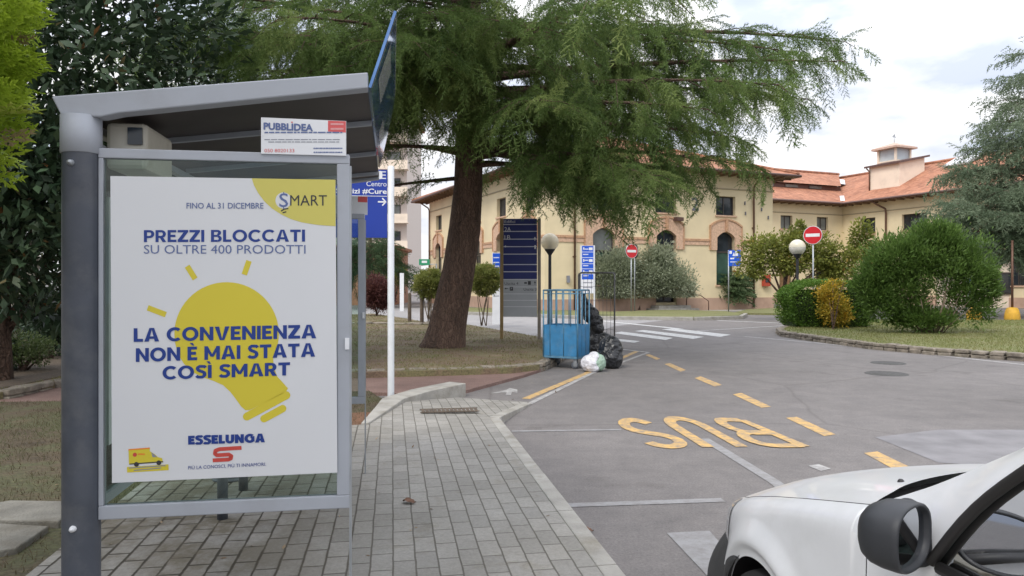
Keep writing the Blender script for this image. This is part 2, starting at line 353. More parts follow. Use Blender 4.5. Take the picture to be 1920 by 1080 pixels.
def paver_mat():
    m, n, l, p = nt('pavers'); tc = n.new('ShaderNodeTexCoord'); mp = n.new('ShaderNodeMapping'); mp.inputs['Rotation'].default_value = (0, 0, math.radians(-90)); 
    l.new(tc.outputs['Object'], mp.inputs['Vector'])
    br = n.new('ShaderNodeTexBrick'); br.inputs['Scale'].default_value = 1.0; br.inputs['Brick Width'].default_value = .25; br.inputs['Row Height'].default_value = .126
    br.inputs['Mortar Size'].default_value = .0058; br.inputs['Mortar Smooth'].default_value = .3; br.offset = .5
    br.inputs['Color1'].default_value = (.245, .235, .216, 1); br.inputs['Color2'].default_value = (.312, .298, .274, 1); br.inputs['Mortar'].default_value = (.085, .076, .062, 1)
    nd = n.new('ShaderNodeTexNoise'); nd.inputs['Scale'].default_value = 6.0; nd.inputs['Detail'].default_value = 3; l.new(mp.outputs[0], nd.inputs['Vector'])
    va = n.new('ShaderNodeVectorMath'); va.operation = 'MULTIPLY_ADD'; va.inputs[1].default_value = (.012, .012, 0); l.new(nd.outputs['Color'], va.inputs[0]); l.new(mp.outputs[0], va.inputs[2])
    l.new(va.outputs[0], br.inputs['Vector'])
    def no(sc, det=6, ro=.6):
        x = n.new('ShaderNodeTexNoise'); x.inputs['Scale'].default_value = sc; x.inputs['Detail'].default_value = det; x.inputs['Roughness'].default_value = ro; l.new(tc.outputs['Object'], x.inputs['Vector']); return x.outputs['Fac']
    def ramp(f, a, b, ca, cb):
        r = n.new('ShaderNodeValToRGB'); r.color_ramp.elements[0].position = a; r.color_ramp.elements[1].position = b; r.color_ramp.elements[0].color = (*ca, 1); r.color_ramp.elements[1].color = (*cb, 1); l.new(f, r.inputs['Fac']); return r.outputs['Color']
    def mul(a, b):
        x = n.new('ShaderNodeMix'); x.data_type = 'RGBA'; x.blend_type = 'MULTIPLY'; x.inputs[0].default_value = 1; l.new(a, x.inputs[6]); l.new(b, x.inputs[7]); return x.outputs[2]
    c = mul(br.outputs['Color'], ramp(no(1.1), .3, .7, (.8, .79, .76), (1.1, 1.1, 1.1)))
    c = mul(c, ramp(no(45, 4, .8), .3, .7, (.8, .8, .8), (1.15, 1.15, 1.15)))
    c = mul(c, ramp(no(3.5, 8, .7), .55, .75, (1, 1, 1), (.72, .68, .58)))
    # moss and dirt grows on the shelter side of the pavement
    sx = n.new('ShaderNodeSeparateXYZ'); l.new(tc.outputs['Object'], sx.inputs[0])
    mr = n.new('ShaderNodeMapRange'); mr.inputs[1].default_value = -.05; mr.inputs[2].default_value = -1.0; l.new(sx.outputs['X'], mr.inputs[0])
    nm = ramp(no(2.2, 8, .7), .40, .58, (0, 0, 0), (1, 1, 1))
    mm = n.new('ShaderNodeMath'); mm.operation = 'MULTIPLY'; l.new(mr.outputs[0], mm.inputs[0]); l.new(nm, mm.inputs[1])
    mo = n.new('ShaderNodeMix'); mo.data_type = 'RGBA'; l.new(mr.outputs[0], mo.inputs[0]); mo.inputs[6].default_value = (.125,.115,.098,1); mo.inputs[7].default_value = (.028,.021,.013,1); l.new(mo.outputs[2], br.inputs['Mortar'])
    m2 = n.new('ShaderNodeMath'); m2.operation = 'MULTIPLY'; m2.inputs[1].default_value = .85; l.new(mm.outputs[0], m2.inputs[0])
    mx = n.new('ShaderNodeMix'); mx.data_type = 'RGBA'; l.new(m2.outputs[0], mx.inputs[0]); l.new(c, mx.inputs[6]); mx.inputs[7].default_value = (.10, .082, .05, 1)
    # soil and moss that has crept out of the joints
    b2 = n.new('ShaderNodeTexBrick'); b2.offset = .5; b2.inputs['Scale'].default_value = 1.0; b2.inputs['Brick Width'].default_value = .25; b2.inputs['Row Height'].default_value = .126
    b2.inputs['Mortar Size'].default_value = .012; b2.inputs['Mortar Smooth'].default_value = .5; l.new(va.outputs[0], b2.inputs['Vector'])
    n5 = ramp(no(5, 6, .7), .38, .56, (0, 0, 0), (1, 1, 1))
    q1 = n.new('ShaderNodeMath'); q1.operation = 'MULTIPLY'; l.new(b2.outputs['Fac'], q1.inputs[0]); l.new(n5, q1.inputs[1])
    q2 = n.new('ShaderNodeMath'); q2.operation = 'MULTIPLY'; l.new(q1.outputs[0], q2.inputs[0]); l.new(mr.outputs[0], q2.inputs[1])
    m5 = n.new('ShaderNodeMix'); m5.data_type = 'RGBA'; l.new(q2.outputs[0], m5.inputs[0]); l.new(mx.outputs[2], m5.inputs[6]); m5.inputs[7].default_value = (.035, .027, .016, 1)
    l.new(m5.outputs[2], p.inputs['Base Color']); p.inputs['Roughness'].default_value = .85
    b = n.new('ShaderNodeBump'); b.inputs['Strength'].default_value = .6; b.inputs['Distance'].default_value = .006; b.invert = True
    ad = n.new('ShaderNodeMath'); ad.operation = 'MULTIPLY_ADD'; ad.inputs[1].default_value = .25; l.new(no(60, 3), ad.inputs[0]); l.new(br.outputs['Fac'], ad.inputs[2]); l.new(ad.outputs[0], b.inputs['Height']); l.new(b.outputs['Normal'], p.inputs['Normal'])
    return m
def ground_mat(name, cols, sc=1.2, fine=25, bump=.5):
    m, n, l, p = nt(name); tc = n.new('ShaderNodeTexCoord')
    a = n.new('ShaderNodeTexNoise'); a.inputs['Scale'].default_value = sc; a.inputs['Detail'].default_value = 9; a.inputs['Roughness'].default_value = .68; l.new(tc.outputs['Object'], a.inputs['Vector'])
    r = n.new('ShaderNodeValToRGB'); e = r.color_ramp.elements; e[0].position = .32; e[0].color = (*cols[0], 1); e[1].position = .68; e[1].color = (*cols[-1], 1)
    for i, c in enumerate(cols[1:-1]): x = e.new(.32 + .36*(i+1)/(len(cols)-1)); x.color = (*c, 1)
    l.new(a.outputs['Fac'], r.inputs['Fac'])
    f = n.new('ShaderNodeTexNoise'); f.inputs['Scale'].default_value = fine; f.inputs['Detail'].default_value = 6; l.new(tc.outputs['Object'], f.inputs['Vector'])
    r2 = n.new('ShaderNodeValToRGB'); r2.color_ramp.elements[0].position = .3; r2.color_ramp.elements[1].position = .7; r2.color_ramp.elements[0].color = (.65,.65,.65,1); r2.color_ramp.elements[1].color = (1.25,1.25,1.25,1); l.new(f.outputs['Fac'], r2.inputs['Fac'])
    x = n.new('ShaderNodeMix'); x.data_type = 'RGBA'; x.blend_type = 'MULTIPLY'; x.inputs[0].default_value = 1; l.new(r.outputs['Color'], x.inputs[6]); l.new(r2.outputs['Color'], x.inputs[7])
    l.new(x.outputs[2], p.inputs['Base Color']); p.inputs['Roughness'].default_value = .9
    b = n.new('ShaderNodeBump'); b.inputs['Strength'].default_value = bump; b.inputs['Distance'].default_value = .03; l.new(f.outputs['Fac'], b.inputs['Height']); l.new(b.outputs['Normal'], p.inputs['Normal'])
    return m
def bark_mat():
    m, n, l, p = nt('bark'); tc = n.new('ShaderNodeTexCoord'); mp = n.new('ShaderNodeMapping'); mp.inputs['Scale'].default_value = (1, 1, .16); wn_ = n.new('ShaderNodeTexNoise'); wn_.inputs['Scale'].default_value = 4; wn_.inputs['Detail'].default_value = 5; l.new(tc.outputs['Object'], wn_.inputs['Vector']); wv_ = n.new('ShaderNodeVectorMath'); wv_.operation = 'MULTIPLY_ADD'; wv_.inputs[1].default_value = (.22,.22,.6); l.new(wn_.outputs['Color'], wv_.inputs[0]); l.new(tc.outputs['Object'], wv_.inputs[2]); l.new(wv_.outputs[0], mp.inputs['Vector'])
    v = n.new('ShaderNodeTexVoronoi'); v.inputs['Scale'].default_value = 17; v.feature = 'DISTANCE_TO_EDGE'; l.new(mp.outputs[0], v.inputs['Vector'])
    a = n.new('ShaderNodeTexNoise'); a.inputs['Scale'].default_value = 5; a.inputs['Detail'].default_value = 9; a.inputs['Roughness'].default_value = .7; l.new(mp.outputs[0], a.inputs['Vector'])
    r = n.new('ShaderNodeValToRGB'); r.color_ramp.elements[0].position = .3; r.color_ramp.elements[1].position = .72; r.color_ramp.elements[0].color = (.060,.038,.028,1); r.color_ramp.elements[1].color = (.21,.132,.095,1); l.new(a.outputs['Fac'], r.inputs['Fac'])
    r2 = n.new('ShaderNodeValToRGB'); r2.color_ramp.elements[0].position = 0; r2.color_ramp.elements[1].position = .12; r2.color_ramp.elements[0].color = (.55,.53,.52,1); r2.color_ramp.elements[1].color = (1.1,1.1,1.1,1); l.new(v.outputs['Distance'], r2.inputs['Fac'])
    x = n.new('ShaderNodeMix'); x.data_type = 'RGBA'; x.blend_type = 'MULTIPLY'; x.inputs[0].default_value = 1; l.new(r.outputs['Color'], x.inputs[6]); l.new(r2.outputs['Color'], x.inputs[7])
    l.new(x.outputs[2], p.inputs['Base Color']); p.inputs['Roughness'].default_value = .9
    b = n.new('ShaderNodeBump'); b.inputs['Strength'].default_value = 1.0; b.inputs['Distance'].default_value = .09; l.new(v.outputs['Distance'], b.inputs['Height']); l.new(b.outputs['Normal'], p.inputs['Normal'])
    return m
def tile_mat():
    m, n, l, p = nt('roof_tiles'); tc = n.new('ShaderNodeTexCoord')
    a = n.new('ShaderNodeTexNoise'); a.inputs['Scale'].default_value = .8; a.inputs['Detail'].default_value = 8; a.inputs['Roughness'].default_value = .7; l.new(tc.outputs['Object'], a.inputs['Vector'])
    r = n.new('ShaderNodeValToRGB'); r.color_ramp.elements[0].position = .3; r.color_ramp.elements[1].position = .7; r.color_ramp.elements[0].color = (.29,.122,.07,1); r.color_ramp.elements[1].color = (.45,.212,.13,1); l.new(a.outputs['Fac'], r.inputs['Fac'])
    v = n.new('ShaderNodeTexVoronoi'); v.inputs['Scale'].default_value = 3.2; l.new(tc.outputs['Object'], v.inputs['Vector'])
    r2 = n.new('ShaderNodeValToRGB'); r2.color_ramp.elements[0].color = (.72,.7,.68,1); r2.color_ramp.elements[1].color = (1.2,1.18,1.15,1); l.new(v.outputs['Color'], r2.inputs['Fac'])
    x = n.new('ShaderNodeMix'); x.data_type = 'RGBA'; x.blend_type = 'MULTIPLY'; x.inputs[0].default_value = 1; l.new(r.outputs['Color'], x.inputs[6]); l.new(r2.outputs['Color'], x.inputs[7])
    l.new(x.outputs[2], p.inputs['Base Color']); p.inputs['Roughness'].default_value = .85
    b = n.new('ShaderNodeBump'); b.inputs['Strength'].default_value = .8; b.inputs['Distance'].default_value = .08; l.new(v.outputs['Distance'], b.inputs['Height']); l.new(b.outputs['Normal'], p.inputs['Normal'])
    return m
def plate_mat(name, col, rough=.35, coat=0.0): return mat(name, col, rough, coat=coat, var=.06, vscale=3)

M_ASPH = asphalt_mat(); M_PAVE = paver_mat(); M_BARK = bark_mat(); M_TILE = tile_mat()
M_KERB = mat('kerb_concrete', (.33,.315,.285), .85, var=.18, vscale=5, bump=.4, dirt=(.17,.15,.11), dscale=3, damt=.7)
M_STONE = mat('rubble_stone', (.22,.19,.155), .9, var=.4, vscale=6, bump=.8, bscale=22, dirt=(.13,.12,.08), dscale=4, damt=.8)
M_GRASSG = ground_mat('turf', [(.050,.037,.022), (.082,.061,.035), (.070,.072,.030), (.11,.083,.048)], 1.1, 30)
M_GRASSI = ground_mat('island_turf', [(.115,.075,.05), (.17,.12,.078), (.15,.135,.062), (.22,.165,.105)], 1.0, 30); M_LAWN = ground_mat('lawn', [(.13,.135,.05), (.17,.175,.065), (.19,.175,.085)], .8, 20)
M_SOIL = ground_mat('soil', [(.05,.037,.026), (.085,.062,.042), (.12,.09,.06)], 1.5, 30)
M_REDP = ground_mat('red_asphalt', [(.165,.105,.088), (.20,.125,.105), (.235,.155,.13)], 2.0, 60, .3)
M_REDT = ground_mat('red_tiles', [(.27,.125,.09), (.32,.15,.11)], 2.0, 40, .3)
M_ROADL = ground_mat('glare_asphalt', [(.26,.25,.25), (.33,.32,.32)], 1.0, 40, .2)  # far asphalt coloured paler to stand for overexposure at a grazing view
M_PYEL = paint_mat('yellow_paint', (.60,.375,.125), .43)
M_PWRN = paint_mat('worn_white_paint', (.42,.41,.40), .44); M_PWHT = paint_mat('white_paint', (.54,.54,.53), .38)
M_PGRY = paint_mat('faded_paint', (.275,.272,.275), .42)
M_ALU = mat('grey_aluminium', (.36,.38,.42), .58, .1, var=.05, vscale=2, dirt=(.25,.25,.25), dscale=2.5, damt=.35)
M_POST = mat('dark_grey_paint', (.078,.087,.108), .42, .1, var=.14, vscale=7, dirt=(.2,.2,.2), dscale=4, damt=.4, bump=.05)
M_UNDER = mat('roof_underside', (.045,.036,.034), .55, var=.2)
M_GLASS = glass_mat('clear_glass', (.80,.88,.84)); M_GLASS2 = glass_mat('van_glass', (.62,.70,.66))
M_WHITE = mat('poster_white', (.63,.638,.655), .4, var=.015, vscale=1.5)
M_YEL = mat('print_yellow', (.60,.50,.035), .4); M_YEL2 = mat('print_yellow_pale', (.56,.50,.11), .4)
M_NAVY = mat('print_blue', (.007,.036,.22), .4); M_NAVT = mat('print_slate', (.10,.14,.30), .4)
M_BLK = mat('print_black', (.03,.03,.035), .5); M_RED = mat('print_red', (.52,.06,.045), .4); M_ORG = mat('print_orange', (.75,.22,.03), .4)
M_GRYP = mat('print_grey', (.22,.23,.27), .5)
M_SIGNB = plate_mat('sign_blue', (.012,.04,.30), .35); M_SIGND = plate_mat('sign_dark_blue', (.012,.022,.15), .5); M_SIGNL = plate_mat('sign_bright_blue', (.012,.09,.55), .35)
M_SIGNW = plate_mat('sign_white', (.72,.73,.75), .4); M_SIGNG = plate_mat('sign_silver', (.42,.44,.46), .6)
M_SIGNR = plate_mat('sign_red', (.55,.02,.03), .35); M_PALE = mat('pale_print', (.5,.56,.68), .5)
M_GALV = mat('galvanised_steel', (.36,.38,.40), .45, .6, var=.15, vscale=6)
M_WPOLE = mat('white_pole_paint', (.62,.64,.66), .4, var=.06, vscale=5, dirt=(.35,.34,.3), dscale=3, damt=.4)
M_BLKM = mat('black_metal', (.025,.025,.028), .5, .2, var=.2)
M_WOOD = mat('weathered_wood', (.30,.22,.12), .75, var=.3, vscale=8)
M_TIMB = mat('old_timber', (.10,.075,.055), .85, var=.3, vscale=8)
# ------------------------------------------------------------------ the ground
def S2(p): return (CT*p[0] + ST*p[1], -ST*p[0] + CT*p[1])          # world xy -> street (lat, fwd)
def street_build(mb, name, mats, **k):
    o = mb.build(name, mats, **k); o.rotation_euler = (0, 0, TH); return o
m = MB(); m.add([(-900,-60,0),(900,-60,0),(900,1500,0),(-900,1500,0)], [(0,1,2,3)]); m.build('road', M_ASPH, kind='structure')
def gpoly(pts, z): return [tuple(G(x, y, z))[:2] for x, y in pts]
def sheet(name, pts, z, mt, kind='structure'):
    m = MB(); m.add([(p[0], p[1], z) for p in pts], [tuple(range(len(pts)))])
    if m.v and sum(pts[i][0]*pts[(i+1)%len(pts)][1]-pts[(i+1)%len(pts)][0]*pts[i][1] for i in range(len(pts))) < 0: m.f[0] = m.f[0][::-1]
    return m.build(name, mt, kind=kind)

# pavement with its pavers, street coordinates
m = MB()
m.prism([(-1.95,-4),(1.125,-4),(1.125,8.55),(-.25,8.42),(-1.95,8.12)], -.02, .12)
A0, A1 = Vector((-.25,8.42,.119)), Vector((1.125,8.55,.119))
B0, B1 = Vector((.17,9.93,.118)), Vector((1.42,9.35,.05))
C0, C1 = Vector((.89,10.9,.012)), Vector((1.92,10.3,.008))
def row(a, b, n=8): return [a.lerp(b, i/n) for i in range(n+1)]
m.grid([row(A0, A1), row(B0, B1), row(C0, C1)], smooth=False, flip=True)
street_build(m, 'pavement', M_PAVE, kind='structure')
m = MB(); y = -4.0
while y < 8.5:
    y1 = min(y+1.0, 8.57); dz = random.uniform(-.003, .003); m.boxb(1.128, 1.245, y+.004, y1-.004, -.02, .123+dz); y += 1.0
K = [(1.19,8.6),(1.3,8.95),(1.52,9.45),(1.86,10.15)]
for i in range(3):
    a, b = Vector((*K[i],0)), Vector((*K[i+1],0)); d = (b-a).normalized(); nrm = Vector((d.y,-d.x,0))*.065
    z0, z1 = .122-.032*i, .122-.032*(i+1)
    m.add([a-nrm+Vector((0,0,-.02)), a+nrm+Vector((0,0,-.02)), b+nrm+Vector((0,0,-.02)), b-nrm+Vector((0,0,-.02)), a-nrm+Vector((0,0,z0)), a+nrm+Vector((0,0,z0)), b+nrm+Vector((0,0,z1)), b-nrm+Vector((0,0,z1))],
          [(3,2,1,0),(4,5,6,7),(0,1,5,4),(1,2,6,5),(2,3,7,6),(3,0,4,7)])
street_build(m, 'pavement_kerb', M_KERB, kind='structure', bevel=.008)
# raised kerb curving round the end of the pavement
m = MB(); K = [(-.30,8.40),(-.12,9.25),(.02,9.95),(.42,10.55),(.98,11.12)]
for i in range(4):
    a, b = Vector((*K[i],0)), Vector((*K[i+1],0)); d = (b-a).normalized(); nrm = Vector((d.y,-d.x,0)); w = [.04,.10,.15,.16,.16]
    b2 = b - d*.006
    m.add([p + Vector((0,0,z)) for z in (-.02,) for p in (a-nrm*w[i], a+nrm*w[i], b2+nrm*w[i+1], b2-nrm*w[i+1])] +
          [p for p in (a-nrm*w[i]+Vector((0,0,.14+.015*i)), a+nrm*w[i]+Vector((0,0,.14+.015*i)), b2+nrm*w[i+1]+Vector((0,0,.155+.015*i)), b2-nrm*w[i+1]+Vector((0,0,.155+.015*i)))],
          [(3,2,1,0),(4,5,6,7),(0,1,5,4),(1,2,6,5),(2,3,7,6),(3,0,4,7)])
street_build(m, 'ramp_kerb', M_KERB, kind='structure', bevel=.01)
m = MB(); y = -.0                                                     # drain grille let into the pavement end
for i in range(14): m.boxb(.36+i*.05, .395+i*.05, 9.05, 9.25, .121, .128)
m.boxb(.34, 1.06, 9.02, 9.05, .121, .129); m.boxb(.34, 1.06, 9.25, 9.28, .121, .129)
o = street_build(m, 'drain_grille', M_TIMB); tag(o, 'rusty drain grille let into the pavement before the ramp', 'drain grille')

# verge beside the pavement, red path, islands
vp = [tuple(LF(*p))[:2] for p in [(-16,-4),(-1.955,-4),(-1.955,8.125),(-.33,8.42),(-.05,10.02)]] + [tuple(G(x, y, .06))[:2] for x, y in [(692,737),(120,757),(-500,764)]]
m = MB(); m.prism(vp, -.05, .095); m.build('verge', M_GRASSG, kind='structure')
rp = gpoly([(-500,764),(120,757),(692,736),(735,736)], .05) + [tuple(LF(.55,10.75))[:2], tuple(LF(.9,11.0))[:2]] + gpoly([(985,702),(1022,690),(690,700),(120,716),(-500,722)], .05)
m = MB(); m.prism(rp, -.05, .05); m.build('footpath', M_REDP, kind='structure')
isl_front = [(-500,742),(0,736),(120,712),(400,702),(686,698),(840,694),(960,690),(1010,684),(1052,664),(1062,648),(1050,638),(1015,632),(944,620),(880,609),(800,604),(760,597),(700,588),(400,600),(-500,618)]
ISL = gpoly(isl_front, .15)
def resample(pts, step):
    out = []
    for a, b in zip(pts[:-1], pts[1:]):
        L = math.dist(a, b); n = max(1, int(L/step))
        for i in range(n): t = i/n; out.append((a[0]+(b[0]-a[0])*t, a[1]+(b[1]-a[1])*t))
    return out + [pts[-1]]
def mound(name, poly, z, mt, bump=.0, c=None, rad=3):
    m = MB(); m.prism(poly, -.05, z); return m.build(name, mt, kind='structure')
mound('planted_island', ISL, .15, M_GRASSI)
def rubble_kerb(name, pix, z, h, w, step=.3):
    pts = [tuple(G(x, y, z))[:2] for x, y in pix]; pts = resample(pts, step); m = MB(); r = random.Random(len(pts))
    for a, b in zip(pts[:-1], pts[1:]):
        L = math.dist(a, b); an = math.atan2(b[1]-a[1], b[0]-a[0]); c = ((a[0]+b[0])/2, (a[1]+b[1])/2)
        for lvl in range(2):
            hh = h*r.uniform(.42, .55); zz = lvl*h*.5
            vs = []
            M = Matrix.Translation((c[0], c[1], zz)) @ Matrix.Rotation(an + r.uniform(-.08, .08), 4, 'Z')
            sx, sy = L/2*r.uniform(.85, .99), w/2*r.uniform(.8, 1.15)
            for z_ in (0, hh):
                for ux, uy in ((-1,-1),(1,-1),(1,1),(-1,1)): vs.append(M @ Vector((ux*sx*r.uniform(.85,1), uy*sy*r.uniform(.8,1), z_*r.uniform(.85,1.1) - (.02 if z_ == 0 and lvl == 0 else 0))))
            m.add(vs, [(3,2,1,0),(4,5,6,7),(0,1,5,4),(1,2,6,5),(2,3,7,6),(3,0,4,7)])
    return m.build(name, M_STONE, kind='structure', bevel=.02)
rubble_kerb('stone_kerb', [(-300,748),(0,742),(120,716),(400,706),(686,700),(840,696),(960,692),(1012,686),(1056,664),(1066,648)], .1, .17, .24)
rubble_kerb('stone_kerb', [(600,608),(700,607),(795,609),(812,604)], .15, .22, .3, .6)
M_SLAB = mat('slab_stone', (.19,.18,.155), .9, var=.25, vscale=5, bump=.5, dirt=(.10,.085,.06), dscale=3, damt=.7)
m = MB()                                                             # soil bed and slabs at the far left
m.prism(gpoly([(-500,735),(0,729),(120,705),(420,697),(420,606),(-500,626)], .155), .1, .158); m.build('planting_soil', M_SOIL, kind='structure')
m = MB(); m.prism([tuple(LF(*p))[:2] for p in [(-4.4,3.5),(-1.96,3.5),(-1.96,4.15),(-4.4,4.15)]], .05, .102); m.build('soil_strip', M_SOIL, kind='structure')
for i, (pp, nm) in enumerate([([(-60,992),(0,985),(92,990),(30,1032),(-60,1046)], 'slab of pale stone lying in the dirt nearest the grey post'), ([(-60,958),(20,944),(160,946),(110,984),(-60,980)], 'slab of pale stone lying behind another at the grass edge')]):
    m = MB(); pl = gpoly(pp, .12); c = Vector((*pl[0], .0)); m.prism(pl, .06, .135+.01*i); o = m.build('stone_slab', M_SLAB, bevel=.01); tag(o, nm, 'stone slab', 'stone slabs beside the shelter')
m = MB(); m.prism([tuple(LF(*p))[:2] for p in [(-.95,8.30),(-.36,8.40),(-.2,9.3),(-.95,9.2)]], .05, .105); m.build('brick_dust_ground', ground_mat('brick_dust', [(.12,.06,.03), (.20,.10,.055)], 3, 40), kind='structure')
sheet('side_road', gpoly([(250,607),(560,601),(700,590),(800,606),(940,622),(1015,636),(1060,640),(1150,612),(1250,600),(1100,589),(850,578),(560,572),(200,575)], .002), .002, M_ROADL)
# island with the olive tree and lawn before the building
m = MB(); m.prism(gpoly([(845,583),(1000,588),(1100,592),(1300,594),(1385,591),(1392,588),(1360,583),(1280,581),(1235,581),(1150,584),(1000,580),(845,575)], .14), -.05, .14); m.build('lawn_strip', M_LAWN, kind='structure')
m = MB(); K = [tuple(G(x, y, .14))[:2] for x, y in [(845,584),(1000,589),(1100,593),(1300,595),(1385,592.5),(1394,588)]]
for a, b in zip(K[:-1], K[1:]):
    L = math.dist(a, b); M = Matrix.Translation((*a, 0)) @ Matrix.Rotation(math.atan2(b[1]-a[1], b[0]-a[0]), 4, 'Z'); m.boxb(0, L-.01, -.2, 0, -.02, .16, 0, M)
m.build('lawn_kerb', M_KERB, kind='structure', bevel=.02)
m = MB(); m.prism(gpoly([(1375,586),(1475,588),(1640,584),(1640,578),(1452,577),(1400,580)], .1), -.05, .1); m.build('lawn_corner', M_LAWN, kind='structure')
sheet('forecourt', gpoly([(1000,580),(1150,584),(1390,583),(1460,576.5),(1250,575),(1000,578)], .006), .006, M_KERB)
# island on the right with hedge and bush
RI = [(1462,619),(1530,629),(1640,643),(1760,652),(1925,663),(2300,676),(2300,598),(1920,600),(1640,600),(1500,604)]
m = MB(); m.prism(gpoly(RI, .16), -.05, .16); m.build('garden_island', M_LAWN, kind='structure')
rubble_kerb('stone_kerb', [(1500,606),(1462,618),(1470,624),(1530,632),(1640,646),(1760,656),(1925,667),(2250,680)], .12, .17, .3)
sheet('far_road', gpoly([(1700,597),(2300,597),(2300,578),(1700,578)], .005), .005, M_ASPH)

# ------------------------------------------------------------------ road markings (painted sheets 4 mm up)
def marking(name, quads, mt, z=.004, kind='structure'):
    m = MB()
    for q in quads:
        pts = [tuple(G(x, y, 0))[:2] for x, y in q]
        ar = sum(pts[i][0]*pts[(i+1)%len(pts)][1]-pts[(i+1)%len(pts)][0]*pts[i][1] for i in range(len(pts)))
        if ar < 0: pts = pts[::-1]
        m.add([(p[0], p[1], z) for p in pts], [tuple(range(len(pts)))])
    return m.build(name, mt, kind=kind)
def band(pix, w):                                                    # line of constant width through ground pixels
    P = [G(x, y, 0) for x, y in pix]; out = []
    for a, b in zip(P[:-1], P[1:]):
        d = (b-a).normalized(); n = Vector((-d.y, d.x, 0))*w/2; out.append([a+n, b+n, b-n, a-n])
    return out
def line_mark(name, pix, w, mt, z=.004):
    m = MB()
    for q in band(pix, w):
        q = [Vector((p.x, p.y, z)) for p in q]; m.add(q, [(3,2,1,0)])
    return m.build(name, mt, kind='structure')
line_mark('white_edge_line', [(940,783),(1108,701),(1216,661)], .09, M_PWRN, z=.005)
line_mark('yellow_edge_line', [(986,748),(1098,701),(1194,659)], .13, M_PYEL)
line_mark('white_stop_line', [(1100,648),(1215,661)], .08, M_PWHT, z=.0075)
marking('yellow_lane_dashes', [
    [(1210,666),(1217,664),(1238,673),(1231,675)], [(1246,683),(1256,681),(1286,694),(1276,697)], [(1302,709),(1314,706),(1354,722),(1340,725)],
    [(1374,740),(1390,737),(1446,763),(1428,765)], [(1474,784),(1494,782),(1567,815),(1545,818)], [(1620,850),(1645,847),(1722,884),(1690,888)]], M_PYEL)
line_mark('white_right_edge_line', [(1396,631),(1530,643),(1700,660),(1920,684),(2300,726)], .14, M_PWRN)
marking('zebra_crossing', [
    [(1148,639),(1160,636),(1200,640),(1190,643)], [(1150,625),(1165,622),(1262,634),(1248,638)], [(1190,621),(1206,619),(1320,632),(1300,636)], [(1240,618),(1262,616),(1371,628),(1350,632)],
    ], M_PWHT, z=.0065)
line_mark('zebra_edge_line', [(1128,602),(1275,617)], .34, M_PWHT, z=.0085)
line_mark('white_give_way_line', [(1345,601),(1465,606)], .25, M_PWHT)
line_mark('white_junction_line', [(1290,622),(1470,611)], .1, M_PWHT, z=.0095)
line_mark('faded_bay_line', [(960,809),(1165,806)], .075, M_PGRY)
line_mark('faded_bay_line', [(1066,948),(1356,938)], .10, M_PGRY)
line_mark('faded_bay_line', [(1320,823),(1452,904),(1560,985)], .11, M_PGRY, z=.0045)
marking('faded_bay_line', [[(1250,1000),(1330,996),(1400,1075),(1335,1090)]], M_PGRY)
marking('road_patch', [[(1640,820),(1760,806),(1920,806),(2100,830),(2100,890),(1760,868)]], mat('patched_asphalt', (.205,.198,.206), .8, var=.18, vscale=3, bump=.3, bscale=80), z=.003)
marking('white_stud_mark', [[(1515,874),(1535,871),(1558,879),(1540,884)]], M_PWRN)
marking('white_arrow_mark', [[(918,738),(950,731),(956,728),(970,731),(970,737),(960,735),(958,741),(948,741),(950,736)]], M_PWRN, z=.004)
# the letters of BUS, read from the other end of the bay
RB = [0.0]
LB = [(1158,793),(1158,838),(1508,838),(1420,785)]
def bus_pt(u, v):                                                    # u 0..1 left to right, v 0 far .. 1 near
    top = Vector((1150 + (1395-1150)*u, 786 - 3*math.sin(math.pi*u), 0)); bot = Vector((1222 + (1522-1222)*u, 842 - 4*u, 0))
    t = top.lerp(bot, v); return G(t.x, t.y, 0)
m = MB(); fl = Flat(m, lambda x, y, L: Vector((*bus_pt(x, y)[:2], .006)))
def thick(pts, w):
    for a, b in zip(pts[:-1], pts[1:]): 
        fl.mb.add([fl.fn(*p, 1) for p in ((a[0]-w[0], a[1]-w[1]), (b[0]-w[0], b[1]-w[1]), (b[0]+w[0], b[1]+w[1]), (a[0]+w[0], a[1]+w[1]))], [(0,1,2,3)])
def ribbon(pts, w, asp):                                             # constant-width ribbon in design space, asp scales x against y
    n = len(pts); L, R = [], []
    for i in range(n):
        a, b = pts[max(0, i-1)], pts[min(n-1, i+1)]; dx, dy = (b[0]-a[0])*asp, b[1]-a[1]; d = math.hypot(dx, dy) or 1
        nx, ny = -dy/d*w/asp, dx/d*w; L.append((pts[i][0]+nx, pts[i][1]+ny)); R.append((pts[i][0]-nx, pts[i][1]-ny))
    RB[0] += .0006; vs = [fl.fn(*p, 1) + Vector((0,0,RB[0])) for p in L] + [fl.fn(*p, 1) + Vector((0,0,RB[0])) for p in R]
    fl.mb.add(vs, [(i, i+1, n+i+1, n+i) for i in range(n-1)])
def arc(cx, cy, rx, ry, a0, a1, n=9): return [(cx+rx*math.cos(math.radians(a0+(a1-a0)*i/n)), cy+ry*math.sin(math.radians(a0+(a1-a0)*i/n))) for i in range(n+1)]
S_ = arc(.115, .26, .095, .20, -20, -180, 8) + arc(.115, .26, .095, .20, 180, 120, 3)[1:] + arc(.135, .74, .105, .20, -60, 20, 3) + arc(.135, .74, .105, .20, 20, 165, 8)[1:]
ribbon(S_, .070, 1.8)
ribbon([(.36,.98)] + arc(.465, .28, .105, .24, 180, 360, 12) + [(.57,.98)], .069, 1.8)
ribbon([(.955,1.0),(.955,.05)], .066, 1.8)
ribbon([(.95,.06)] + arc(.82, .29, .085, .23, -90, -270, 8) + [(.95,.52)], .066, 1.8)
ribbon([(.95,.5)] + arc(.80, .735, .10, .23, -90, -270, 8) + [(.95,.965)], .066, 1.8)
m.build('bus_lettering', M_PYEL, kind='structure')
